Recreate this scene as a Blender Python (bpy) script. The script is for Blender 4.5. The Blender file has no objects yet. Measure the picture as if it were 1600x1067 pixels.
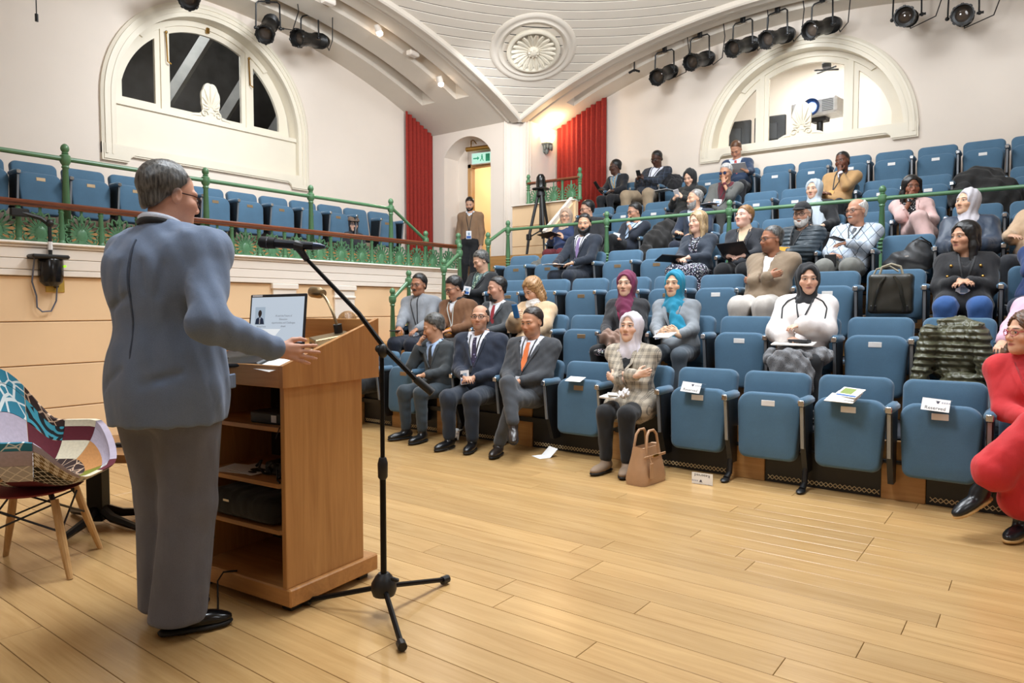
import bpy, bmesh, math, random
import numpy as np
from mathutils import Vector, Matrix
R=math.radians; PI=math.pi
random.seed(7); rng=np.random.default_rng(7)
SC=bpy.context.scene; COL=SC.collection
# ---------------------------------------------------------------- camera
CAMH=1.25; YAW=R(37.04); TILT=R(2.78); FPX=1100.0
cd=bpy.data.cameras.new('camera'); cd.sensor_width=36; cd.lens=36*FPX/1600; cd.clip_start=.05
cam=bpy.data.objects.new('camera',cd); COL.objects.link(cam)
cam.location=(0,0,CAMH); cam.rotation_euler=(R(90)-TILT,0,YAW); SC.camera=cam
# ---------------------------------------------------------------- world, lights, exposure
w=bpy.data.worlds.new('world'); SC.world=w; w.use_nodes=True
w.node_tree.nodes['Background'].inputs[0].default_value=(1,.93,.85,1); w.node_tree.nodes['Background'].inputs[1].default_value=.02
SC.view_settings.view_transform='Standard'; SC.view_settings.look='None'; SC.view_settings.gamma=1; SC.view_settings.exposure=-0.2
SC.view_settings.use_curve_mapping=False
def area(name,loc,target,size,power,col=(1,.9,.78),size_y=None,shape='DISK',spread=180):
    l=bpy.data.lights.new(name,'AREA'); l.energy=power; l.color=col; l.shape=shape; l.size=size; l.spread=R(spread)
    if size_y: l.shape='RECTANGLE'; l.size_y=size_y
    o=bpy.data.objects.new(name,l); COL.objects.link(o); o.location=loc
    o.rotation_euler=(Vector(target)-Vector(loc)).to_track_quat('-Z','Y').to_euler(); return o
WH=(.87,.935,1.0)
area('hall_fill',(-3.1,5.7,6.35),(-3.1,5.7,0),2.4,330,WH)  # unseen area fills added overhead, standing in for the hall's downlights
area('hall_fill',(-3.1,8.0,5.9),(-3.1,8.0,0),1.8,80,WH,spread=120)
area('hall_fill',(-5.9,5.6,5.75),(-6.3,5.6,0),1.6,75,WH,spread=130)
area('hall_fill',(-2.4,2.2,5.6),(-2.8,3.4,0),1.4,120,WH,spread=120)
area('hall_fill',(.3,5.2,5.6),(-.6,5.8,0),1.4,75,WH,spread=120)
area('hall_fill',(-2.2,-.2,3.6),(-3.4,5.0,1.2),1.2,26,WH)  # this and the next: unseen lower fill added from the stage side
area('hall_fill',(1.9,2.4,3.6),(-3.0,6.4,1.5),1.2,26,WH)
area('vault_fill',(-2.6,-.4,3.9),(-4.6,6.0,6.4),1.4,135,WH,spread=80)  # unseen fill aimed upward, added to brighten the vault
area('vault_fill',(2.4,3.8,3.9),(-4.5,7.2,6.2),1.4,120,WH,spread=80)
area('wall_fill',(-3.1,9.75,5.3),(-3.1,11.4,3.6),.8,26,WH,spread=140)  # unseen fills added to lift the upper walls and door wall
area('wall_fill',(-6.9,5.4,5.25),(-9.7,5.5,3.4),.8,62,WH,spread=140)
area('wall_fill',(-6.3,8.2,5.0),(-8.5,10.2,3.0),.6,24,WH,spread=110)
area('wall_fill',(-.4,9.75,5.0),(-.2,11.4,3.4),.6,12,WH,spread=140)
def spot(name,loc,target,power,ang=70,col=(1,.84,.66),r=.05,blend=.6):
    l=bpy.data.lights.new(name,'SPOT'); l.energy=power; l.color=col; l.spot_size=R(ang); l.spot_blend=blend; l.shadow_soft_size=r
    o=bpy.data.objects.new(name,l); COL.objects.link(o); o.location=loc
    o.rotation_euler=(Vector(target)-Vector(loc)).to_track_quat('-Z','Y').to_euler(); return o
def point(name,loc,power,col=(1,.82,.6),r=.06):
    l=bpy.data.lights.new(name,'POINT'); l.energy=power; l.color=col; l.shadow_soft_size=r
    o=bpy.data.objects.new(name,l); COL.objects.link(o); o.location=loc; return o
# ---------------------------------------------------------------- pixel helper (used only to read room positions off the calibrated view)
_f=np.array([-math.sin(YAW)*math.cos(TILT),math.cos(YAW)*math.cos(TILT),-math.sin(TILT)])
_r=np.array([math.cos(YAW),math.sin(YAW),0.]); _u=np.cross(_r,_f); _C=np.array([0,0,CAMH])
def ray(px,py): return _f+_r*(px-800)/FPX-_u*(py-533.5)/FPX
def onX(px,py,x): r=ray(px,py); return _C+r*(x/r[0])
def onY(px,py,y): r=ray(px,py); return _C+r*(y/r[1])
def onZ(px,py,z): r=ray(px,py); return _C+r*((z-CAMH)/r[2])
# ---------------------------------------------------------------- materials
MATS={}
def lin(c): return tuple((v/12.92 if v<=.04045 else ((v+.055)/1.055)**2.4) for v in c)
def hexc(h): return lin(tuple(int(h[i:i+2],16)/255 for i in (0,2,4)))
class NT:
    def __init__(s,name):
        s.m=bpy.data.materials.new(name); s.m.use_nodes=True; s.t=s.m.node_tree; s.t.nodes.clear()
        s.out=s.n('ShaderNodeOutputMaterial'); s.b=s.n('ShaderNodeBsdfPrincipled'); s.l(s.b.outputs[0],s.out.inputs[0])
    def n(s,t,**k):
        x=s.t.nodes.new(t)
        for a,b in k.items(): setattr(x,a,b)
        return x
    def l(s,a,b): s.t.links.new(a,b)
    def val(s,i,v):
        if hasattr(v,'links') or hasattr(v,'is_linked'): s.l(v,i)
        else: i.default_value=v
    def math(s,op,a,b=None,c=None,clamp=False):
        x=s.n('ShaderNodeMath',operation=op,use_clamp=clamp); s.val(x.inputs[0],a)
        if b is not None: s.val(x.inputs[1],b)
        if c is not None: s.val(x.inputs[2],c)
        return x.outputs[0]
    def vmath(s,op,a,b=None):
        x=s.n('ShaderNodeVectorMath',operation=op); s.val(x.inputs[0],a)
        if b is not None: s.val(x.inputs[1],b)
        return x.outputs['Value'] if op in('LENGTH','DOT_PRODUCT','DISTANCE') else x.outputs[0]
    def mix(s,f,a,b):
        x=s.n('ShaderNodeMix',data_type='RGBA'); s.val(x.inputs[0],f)
        for i,v in ((6,a),(7,b)):
            if isinstance(v,tuple): x.inputs[i].default_value=(*v[:3],1)
            else: s.l(v,x.inputs[i])
        return x.outputs[2]
    def coord(s,kind='Object',scale=(1,1,1),rnd=0):
        c=s.n('ShaderNodeTexCoord').outputs[kind]
        if rnd:
            o=s.n('ShaderNodeObjectInfo').outputs['Random']; v=s.n('ShaderNodeCombineXYZ')
            m=s.math('MULTIPLY',o,rnd); s.l(m,v.inputs[0]); s.l(m,v.inputs[1]); s.l(m,v.inputs[2])
            c=s.vmath('ADD',c,v.outputs[0])
        mp=s.n('ShaderNodeMapping'); mp.inputs['Scale'].default_value=scale; s.l(c,mp.inputs[0]); return mp.outputs[0]
    def noise(s,vec,scale=5,detail=3,rough=.55,dist=0):
        x=s.n('ShaderNodeTexNoise'); x.inputs['Scale'].default_value=scale; x.inputs['Detail'].default_value=detail
        x.inputs['Roughness'].default_value=rough; x.inputs['Distortion'].default_value=dist; s.l(vec,x.inputs['Vector']); return x.outputs[0]
    def ramp(s,f,stops):
        x=s.n('ShaderNodeValToRGB'); s.l(f,x.inputs[0]); e=x.color_ramp.elements
        while len(e)<len(stops): e.new(.5)
        for q,(p,c) in zip(e,stops): q.position=p; q.color=(*c[:3],1)
        return x.outputs[0]
    def maprange(s,v,a,b,c=0,d=1):
        x=s.n('ShaderNodeMapRange'); s.l(v,x.inputs[0])
        for i,q in zip((1,2,3,4),(a,b,c,d)): x.inputs[i].default_value=q
        return x.outputs[0]
    def bump(s,h,strength=.2,dist=.01):
        x=s.n('ShaderNodeBump'); x.inputs['Strength'].default_value=strength; x.inputs['Distance'].default_value=dist
        s.l(h,x.inputs['Height']); s.l(x.outputs[0],s.b.inputs['Normal'])
    def set(s,color=None,rough=None,metal=None,**k):
        if color is not None:
            if isinstance(color,tuple): s.b.inputs['Base Color'].default_value=(*color[:3],1)
            else: s.l(color,s.b.inputs['Base Color'])
        if rough is not None: s.val(s.b.inputs['Roughness'],rough)
        if metal is not None: s.b.inputs['Metallic'].default_value=metal
        for a,v in k.items():
            i=s.b.inputs[a.replace('_',' ')]
            if isinstance(v,tuple) and len(v)==3: v=(*v,1)
            s.val(i,v)
        return s.m
def mat(name,col,rough=.6,metal=0,var=.08,scale=8,bump=0,bscale=40,**k):
    """plain surface with a little procedural colour variation"""
    key=(name,)
    if key in MATS: return MATS[key]
    if isinstance(col,str): col=hexc(col)
    t=NT(name); v=t.coord('Object',(1,1,1),3.0); f=t.noise(v,scale,4)
    lo=tuple(max(0,c*(1-var)) for c in col); hi=tuple(min(1,c*(1+var)) for c in col)
    c=t.ramp(f,[(.3,lo),(.7,hi)])
    t.set(c,rough,metal,**k)
    if bump: t.bump(t.noise(v,bscale,3),bump,.01)
    MATS[key]=t.m; return t.m
def emat(name,col,strength):
    t=NT(name); c=hexc(col) if isinstance(col,str) else col
    v=t.coord('Object'); f=t.noise(v,3,2); cc=t.ramp(f,[(.2,tuple(x*.96 for x in c)),(.8,c)])
    t.set((.06,.06,.06),.5); t.l(cc,t.b.inputs['Emission Color']); t.b.inputs['Emission Strength'].default_value=strength; return t.m
def wood(name,dark,light,axis=0,rough=.4,scale=1,rnd=60,contrast=.5,tint=.0,bump=.05,coat=0):
    t=NT(name); sc=[11*scale]*3; sc[axis]=.9*scale
    v=t.coord('Object',tuple(sc),rnd)
    wv=t.noise(v,1.2,5,.6,1.2)
    sc2=[60*scale]*3; sc2[axis]=2*scale
    v2=t.coord('Object',tuple(sc2),rnd); fine=t.noise(v2,1.5,3)
    f=t.math('ADD',t.math('MULTIPLY',wv,.75),t.math('MULTIPLY',fine,.25))
    c=t.ramp(f,[(.5-contrast*.4,hexc(dark)),(.5+contrast*.4,hexc(light))])
    if tint:
        o=t.n('ShaderNodeObjectInfo').outputs['Random']; k=t.maprange(o,0,1,1-tint,1+tint)
        h=t.n('ShaderNodeHueSaturation'); t.l(c,h.inputs['Color']); t.l(k,h.inputs['Value']); c=h.outputs[0]
    t.set(c,rough,**({'Coat_Weight':coat} if coat else {}))
    if bump: t.bump(f,bump,.004)
    return t.m
# ---------------------------------------------------------------- mesh builder
class MB:
    def __init__(s): s.v=[]; s.f=[]; s.mi=[]; s.cur=0
    def add(s,vs,fs,M=None):
        k=len(s.v)
        if M is not None: vs=[M@Vector(p) for p in vs]
        s.v+= [tuple(p) for p in vs]; s.f+=[tuple(i+k for i in f) for f in fs]; s.mi+=[s.cur]*len(fs); return s
    def box(s,x0,x1,y0,y1,z0,z1,b=0,M=None):
        if x0>x1:x0,x1=x1,x0
        if y0>y1:y0,y1=y1,y0
        if z0>z1:z0,z1=z1,z0
        if not b:
            vs=[(x,y,z) for x in(x0,x1) for y in(y0,y1) for z in(z0,z1)]
            return s.add(vs,[(0,1,3,2),(4,6,7,5),(0,4,5,1),(2,3,7,6),(0,2,6,4),(1,5,7,3)],M)
        b=min(b,(x1-x0)*.49,(y1-y0)*.49,(z1-z0)*.49)
        X=(x0,x1);Y=(y0,y1);Z=(z0,z1); sg=(1,-1); vs=[]; idx={}
        for i in(0,1):
            for j in(0,1):
                for k in(0,1):
                    for a in range(3):
                        p=[X[i],Y[j],Z[k]]
                        for q in range(3):
                            if q!=a: p[q]+=sg[(i,j,k)[q]]*b
                        idx[i,j,k,a]=len(vs); vs.append(p)
        fs=[]
        for i in(0,1): fs.append(tuple(idx[i,j,k,0] for j,k in((0,0),(1,0),(1,1),(0,1))))
        for j in(0,1): fs.append(tuple(idx[i,j,k,1] for i,k in((0,0),(1,0),(1,1),(0,1))))
        for k in(0,1): fs.append(tuple(idx[i,j,k,2] for i,j in((0,0),(1,0),(1,1),(0,1))))
        for j in(0,1):
            for k in(0,1): fs.append((idx[0,j,k,1],idx[1,j,k,1],idx[1,j,k,2],idx[0,j,k,2]))
        for i in(0,1):
            for k in(0,1): fs.append((idx[i,0,k,0],idx[i,1,k,0],idx[i,1,k,2],idx[i,0,k,2]))
        for i in(0,1):
            for j in(0,1): fs.append((idx[i,j,0,0],idx[i,j,1,0],idx[i,j,1,1],idx[i,j,0,1]))
        for i in(0,1):
            for j in(0,1):
                for k in(0,1): fs.append((idx[i,j,k,0],idx[i,j,k,1],idx[i,j,k,2]))
        return s.add(vs,fs,M)
    def tube(s,pts,r,n=8,closed=False,caps=True,M=None,flat=None):
        P=[Vector(p) for p in pts]; m=len(P); rr=r if isinstance(r,(list,tuple)) else [r]*m
        vs=[];fs=[]; prev=None
        for i,p in enumerate(P):
            if closed: t=P[(i+1)%m]-P[i-1]
            else: t=P[min(i+1,m-1)]-P[max(i-1,0)]
            if t.length<1e-9: t=Vector((0,0,1))
            t.normalize()
            if prev is None:
                a=Vector((0,0,1)) if abs(t.z)<.9 else Vector((1,0,0)); nx=t.cross(a).normalized()
            else:
                nx=prev-t*prev.dot(t)
                nx=nx.normalized() if nx.length>1e-6 else prev
            prev=nx; ny=t.cross(nx)
            for k in range(n):
                a=2*PI*k/n+ (PI/4 if n==4 else 0); c,d=math.cos(a),math.sin(a)
                q=p+nx*c*rr[i]+ny*d*rr[i]*(flat or 1); vs.append(q)
        for i in range(m if closed else m-1):
            j=(i+1)%m
            for k in range(n): fs.append((i*n+k,i*n+(k+1)%n,j*n+(k+1)%n,j*n+k))
        if caps and not closed: fs.append(tuple(range(n))[::-1]); fs.append(tuple((m-1)*n+k for k in range(n)))
        return s.add(vs,fs,M)
    def lathe(s,prof,n=16,M=None,c=(0,0,0)):
        vs=[];fs=[];m=len(prof)
        for r,z in prof:
            for k in range(n):
                a=2*PI*k/n; vs.append((c[0]+r*math.cos(a),c[1]+r*math.sin(a),c[2]+z))
        for i in range(m-1):
            for k in range(n): fs.append((i*n+k,i*n+(k+1)%n,(i+1)*n+(k+1)%n,(i+1)*n+k))
        if prof[0][0]>1e-5: fs.append(tuple(range(n))[::-1])
        if prof[-1][0]>1e-5: fs.append(tuple((m-1)*n+k for k in range(n)))
        return s.add(vs,fs,M)
    def prism(s,poly,h0,h1,M=None):
        n=len(poly); vs=[(x,y,h0) for x,y in poly]+[(x,y,h1) for x,y in poly]
        fs=[tuple(range(n))[::-1],tuple(range(n,2*n))]+[(i,(i+1)%n,n+(i+1)%n,n+i) for i in range(n)]
        return s.add(vs,fs,M)
    def grid(s,fn,nu,nv,M=None,flip=False):
        vs=[fn(i/nu,j/nv) for i in range(nu+1) for j in range(nv+1)]
        fs=[]
        for i in range(nu):
            for j in range(nv):
                a=i*(nv+1)+j; q=(a,a+1,a+nv+2,a+nv+1); fs.append(q[::-1] if flip else q)
        return s.add(vs,fs,M)
    def ball(s,c,r,nu=12,nv=8,M=None):
        r=r if isinstance(r,(tuple,list)) else (r,r,r)
        vs=[(c[0],c[1],c[2]+r[2])];fs=[]
        for i in range(1,nv):
            a=PI*i/nv
            for k in range(nu):
                b=2*PI*k/nu; vs.append((c[0]+r[0]*math.sin(a)*math.cos(b),c[1]+r[1]*math.sin(a)*math.sin(b),c[2]+r[2]*math.cos(a)))
        vs.append((c[0],c[1],c[2]-r[2])); L=len(vs)-1
        for k in range(nu):
            fs.append((0,1+k,1+(k+1)%nu)); fs.append((L,L-nu+(k+1)%nu,L-nu+k))
        for i in range(nv-2):
            for k in range(nu): fs.append((1+i*nu+k,1+(i+1)*nu+k,1+(i+1)*nu+(k+1)%nu,1+i*nu+(k+1)%nu))
        return s.add(vs,fs,M)
    def mesh(s,name,mats,ang=35,fix=True):
        me=bpy.data.meshes.new(name); me.from_pydata([tuple(v) for v in s.v],[],s.f)
        if not isinstance(mats,(list,tuple)): mats=[mats]
        for m in mats: me.materials.append(m)
        if len(mats)>1: me.polygons.foreach_set('material_index',s.mi)
        me.validate()
        if fix:
            b=bmesh.new(); b.from_mesh(me); bmesh.ops.recalc_face_normals(b,faces=b.faces); b.to_mesh(me); b.free()
        me.shade_smooth(); me.set_sharp_from_angle(angle=R(ang)); me.update(); return me
    def obj(s,name,mats,parent=None,kind=None,ang=35,label=None,cat=None,group=None,center=False):
        if center:
            c=np.mean([(min(q),max(q)) for q in zip(*s.v)],axis=1); s.v=[tuple(np.array(v)-c) for v in s.v]
        o=link(name,s.mesh(name,mats,ang),parent)
        if center: o.location=tuple(c)
        return tag(o,label,cat,group,kind)
def link(name,data,parent=None):
    o=bpy.data.objects.new(name,data); COL.objects.link(o)
    if parent is not None: o.parent=parent
    return o
def tag(o,label=None,cat=None,group=None,kind=None):
    if label: o['label']=label
    if cat: o['category']=cat
    if group: o['group']=group
    if kind: o['kind']=kind
    return o
def thing(name,label,cat,loc=(0,0,0),rz=0,group=None):
    o=link(name,None); o.location=loc; o.rotation_euler=(0,0,rz); o.empty_display_size=.1
    return tag(o,label,cat,group)
def structure(name):
    o=link(name,None); o['kind']='structure'; return o
def dup(root,loc,rz=0,label=None,group=None):
    r=root.copy(); COL.objects.link(r); r.location=loc; r.rotation_euler=(0,0,rz)
    if label: r['label']=label
    if group: r['group']=group
    for ch in root.children:
        c=ch.copy(); COL.objects.link(c); c.parent=r
        for g in ch.children:
            d=g.copy(); COL.objects.link(d); d.parent=c
    return r
def frame(o,x,y,z): # matrix from origin and three axes
    return Matrix(((x[0],y[0],z[0],o[0]),(x[1],y[1],z[1],o[1]),(x[2],y[2],z[2],o[2]),(0,0,0,1)))
def along(a,b,up=(0,0,1)): # z axis from a to b
    a=Vector(a);b=Vector(b);z=(b-a).normalized(); u=Vector(up)
    if abs(z.dot(u))>.99: u=Vector((0,1,0))
    x=u.cross(z).normalized(); y=z.cross(x); return frame(a,x,y,z)
def textmesh(txt,size,width=None,extrude=0.0,align='CENTER'):
    c=bpy.data.curves.new('lettering','FONT'); c.body=txt; c.size=size; c.align_x=align; c.align_y='CENTER'; c.extrude=extrude
    c.resolution_u=2
    o=bpy.data.objects.new('lettering',c); COL.objects.link(o)
    dg=bpy.context.evaluated_depsgraph_get(); me=bpy.data.meshes.new_from_object(o.evaluated_get(dg))
    bpy.data.objects.remove(o); return me
def lettering(txt,size,M,m,parent,name='lettering',align='CENTER'):
    me=textmesh(txt,size,align=align); me.transform(M); me.materials.clear(); me.materials.append(m)
    return link(name,me,parent)
# ---------------------------------------------------------------- shared materials
M_wall=mat('painted_plaster','E6D9CB',.75,0,.02,1.5)
M_fascia=mat('white_paint','EADFD2',.6,0,.02,2)
M_cream=mat('cream_paint','ECC99E',.6,0,.025,1.5)
M_ceil=mat('ceiling_paint','DBD0C1',.7,0,.02,2)
M_trim=mat('window_trim_paint','E6DCC8',.5,0,.02,3)
M_dark=mat('black_void','0A0A0B',.9)
M_green=mat('green_enamel','567F5A',.3,0,.1,6)
M_green_d=mat('green_cast_iron','507B58',.38,0,.14,9)
M_mahog=wood('mahogany','5A2A17','7F4426',1,.3,1,20,.5)
M_mahogx=wood('mahogany_across','5A2A17','7F4426',0,.3,1,20,.5)
M_plank=wood('oak_floorboard','A27C4C','CBA873',0,.25,1,80,.75,.10,.03)
M_oak=wood('oak_panel','9A6A38','C0935A',0,.4,1,40,.6,.05)
M_oakz=wood('oak_upright','A9763F','CFA167',2,.4,1,40,.6,.05)
M_black=mat('black_plastic','141415',.45)
M_blackm=mat('black_metal','101011',.35,.6)
M_carpet=mat('dark_carpet','2A2C33',.95,0,.2,60)
M_redc=mat('red_curtain','8E2214',.85,0,.15,30)
M_brass=mat('brass','B08A4A',.3,1)
M_chrome=mat('chrome','C9CACC',.2,1)
M_glass=None
def glassmat():
    t=NT('window_glass'); v=t.coord('Object'); f=t.noise(v,2,2)
    t.b.inputs['Base Color'].default_value=(1,1,1,1); t.val(t.b.inputs['Roughness'],t.maprange(f,0,1,.0,.03)); t.b.inputs['Transmission Weight'].default_value=1; t.b.inputs['IOR'].default_value=1.1
    return t.m
M_glass=glassmat()
CX,CY,HW=-3.08,5.75,4.45
def arcz(d): return -4.42+math.sqrt(101.0-d*d)     # height of the four arches at distance d from their middle
def domez(x,y): return -4.48+math.sqrt(max(0,122-(x-CX)**2-(y-CY)**2))
# ---------------------------------------------------------------- floor of separate planks
FLOOR=structure('floor')
MB().box(-7.2,4,-3,5.2,-.2,-.03).obj('subfloor',M_dark,FLOOR)
pw=.15; pl_meshes={}
def plank(x0,x1,y):
    L=round(x1-x0,2)
    if L not in pl_meshes: pl_meshes[L]=MB().box(-L/2+.0012,L/2-.0012,-pw/2+.0012,pw/2-.0012,-.02,0,.0012).mesh('plank',M_plank)
    o=link('plank',pl_meshes[L],FLOOR); o.location=((x0+x1)/2,y+pw/2,0)
row=0; y=.45
while y<5.14:
    x=-7.0-random.choice([0,.4,.8,1.2])
    while x<2.6:
        L=random.choice([1.2,1.5,1.8,2.1,2.4]); x1=x+L
        vis=x1>-6.95 and x<(y*.12+1.0)
        if vis: plank(max(x,-7.0),x1,y)
        x=x1
    y+=pw; row+=1
b=MB(); y=.45-pw*18
while y<.45-1e-6:
    b.box(-7,4,y+.0012,y+pw-.0012,-.02,0); y+=pw
o=b.obj('planking_behind',M_plank,FLOOR,kind='stuff')
# ---------------------------------------------------------------- tiers of the raked seating
YR=[0,4.88,5.78,6.68,7.58,8.90,9.83,10.75]; ZF=[0,0,.39,.80,1.18,1.59,2.10,2.63]
RIS=[0,5.14,6.04,6.94,8.30,9.18,10.09,11.4]
tiers=structure('floor_tiers')
for k in range(1,7):
    y0,y1=RIS[k],RIS[k+1]; z=ZF[k+1]; zl=ZF[k]
    xl=-6.05 if k<4 else (-7.0 if k==4 else -7.48)
    MB().box(xl,4,y0+.03,y1+.03,z-.6,z).obj('tier_tread',M_carpet,tiers)
    if k>1:
        n=2
        for i in range(n):
            MB().box(xl,4,y0,y0+.03,zl+(z-zl)*i/n+.004,zl+(z-zl)*(i+1)/n-.004,.004).obj('riser_board',M_oak,tiers)
# front riser: oak blocks between black ventilation panels with a lattice strip
xs=[onY(p,740,5.12)[0] for p in (700,815,972,1168,1412)]; xs=[-6.0,-5.3]+xs+[xs[-1]+.86,xs[-1]+1.72]
edges=[-6.05]
for x in xs: edges+=[x-.13,x+.13]
edges.append(3.5)
lat=MB()
for i in range(len(edges)-1):
    a,c=edges[i],edges[i+1]
    if c-a<.02: continue
    if i%2: MB().box(a+.003,c-.003,5.10,5.14,.0,.385,.004).obj('oak_block',M_oak,tiers)
    else:
        MB().box(a,c,5.115,5.14,.0,.385).obj('vent_panel',M_black,tiers)
        x=a+.02
        while x<min(c,1.2)-.03:
            for s in(1,-1): lat.tube([(x,5.112,.02 if s>0 else .05),(x+.03,5.112,.05 if s>0 else .02)],.0035,4,caps=False)
            x+=.03
lat.obj('lattice_strip',mat('pale_lattice','C8B48C',.5),tiers,kind='stuff')
# aisle steps between the seats and the gallery
for k in range(1,5):
    y0,y1=RIS[k],min(RIS[k+1],RIS[k]+.9) if k<4 else 10.2
    z=ZF[k+1]; zl=ZF[k]
    MB().box(-7.0,-6.05,y0-.32,10.2,zl-.5,(z+zl)/2,.01).obj('aisle_step',M_oak,tiers)
    MB().box(-7.0,-6.05,y0,10.2,zl-.5,z,.01).obj('aisle_step',M_oak,tiers)
# landing in front of the door
MB().box(-9.7,-6.9,7.9,10.7,1.0,1.59).obj('landing',M_carpet,tiers)
# ---------------------------------------------------------------- gallery front on the near wall
GX=-7.0; GY0,GY1=1.0,7.9
wg=structure('wall_gallery')
MB().box(GX-.3,GX-.03,GY0,GY1,-.05,1.78).obj('core',M_cream,wg)
for z0,z1 in ((-.03,.356),(.356,.742),(.742,1.125),(1.125,1.52)):
    MB().box(GX-.03,GX,GY0,GY1,z0+.004,z1-.004,.005).obj('panel',M_cream,wg)
for z0,z1 in ((1.52,1.575),(1.575,1.67),(1.67,1.765)):
    MB().box(GX-.03,GX+.035,GY0,GY1,z0+.002,z1-.002,.004).obj('fascia_board',M_fascia,wg)
led=MB(); led.box(GX-.34,GX+.075,GY0,GY1+.02,1.79,1.815,.008); led.box(GX-.3,GX+.05,GY0,GY1+.01,1.765,1.79,.006); led.obj('ledge',M_fascia,wg)
for a,c in ((425,461),(521,552),(640,690)):
    ya=onX(a,470,GX)[1]; yc=onX(c,470,GX)[1]
    MB().box(GX,GX+.03,ya,yc,0,1.5,.004).obj('pilaster',M_fascia,wg)
    q=MB(); q.box(GX,GX+.05,ya-.02,yc+.02,1.46,1.52,.006); q.box(GX,GX+.045,ya-.01,yc+.01,1.36,1.39,.006); q.obj('pilaster_cap',M_fascia,wg)
MB().box(GX-.34,GX-.04,GY1-.04,GY1,1.0,1.78).obj('end_panel',M_fascia,wg)
gf=structure('floor_gallery')
MB().box(-8.45,GX-.2,GY0,8.0,1.3,1.59).obj('walkway',M_carpet,gf)
MB().box(-9.72,-8.47,GY0,8.9,1.5,2.10).obj('seat_tier',M_carpet,gf)
for i in range(2): MB().box(-8.47,-8.45,GY0,8.9,1.59+.255*i+.003,1.59+.255*(i+1)-.003,.004).obj('riser_board',M_oak,gf)
# ---------------------------------------------------------------- far walls with lunette openings
LY,LZ,BX,BZ=5.70,3.97,-3.06,3.78
XB,YB=-9.7,11.4
def lun_r(th,r,zb):      # polar outline of half disc + short rectangle below, seen from its middle
    c,s=math.cos(th),math.sin(th)
    if s>=0: return r
    tx=r/abs(c) if abs(c)>1e-6 else 1e9
    tz=zb/abs(s)
    return min(tx,tz)
def wall_lunette(name,par,to3,c0,r,zb,umin,umax,zc,zlow,zmax_fn):
    angs=sorted(set([2*PI*i/96 for i in range(96)]+[(a)%(2*PI) for a in (math.atan2(-zb,r),math.atan2(-zb,-r))]+
        [math.atan2(z-zc,u-c0)%(2*PI) for u in(umin,umax) for z in (zlow,zmax_fn(u))]))
    b=MB(); vs=[]
    for th in angs:
        c,s=math.cos(th),math.sin(th); ri=lun_r(th,r,zb)
        lo,hi=ri,20.
        for _ in range(40):
            m=(lo+hi)/2; u,z=c0+c*m,zc+s*m
            if umin-1e-6<=u<=umax+1e-6 and zlow-1e-6<=z<=zmax_fn(min(max(u,umin),umax))+1e-6: lo=m
            else: hi=m
        vs.append(to3(c0+c*ri,zc+s*ri)); vs.append(to3(c0+c*lo,zc+s*lo))
    n=len(angs); b.add(vs,[(2*i,2*i+1,2*((i+1)%n)+1,2*((i+1)%n)) for i in range(n)])
    return b.obj('wall_face',M_wall,par)
wl=structure('wall_left')
wall_lunette('w',wl,lambda u,z:(XB,u,z),LY,1.42,.72,.8,10.2,LZ,1.5,lambda u:arcz(min(abs(u-CY),HW))+.06)
wb=structure('wall_back')
wall_lunette('w',wb,lambda u,z:(u,YB,z),BX,1.42,.10,-7.5,3.6,BZ,1.5,lambda u:arcz(min(abs(u-CX),HW))+.06)
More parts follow.
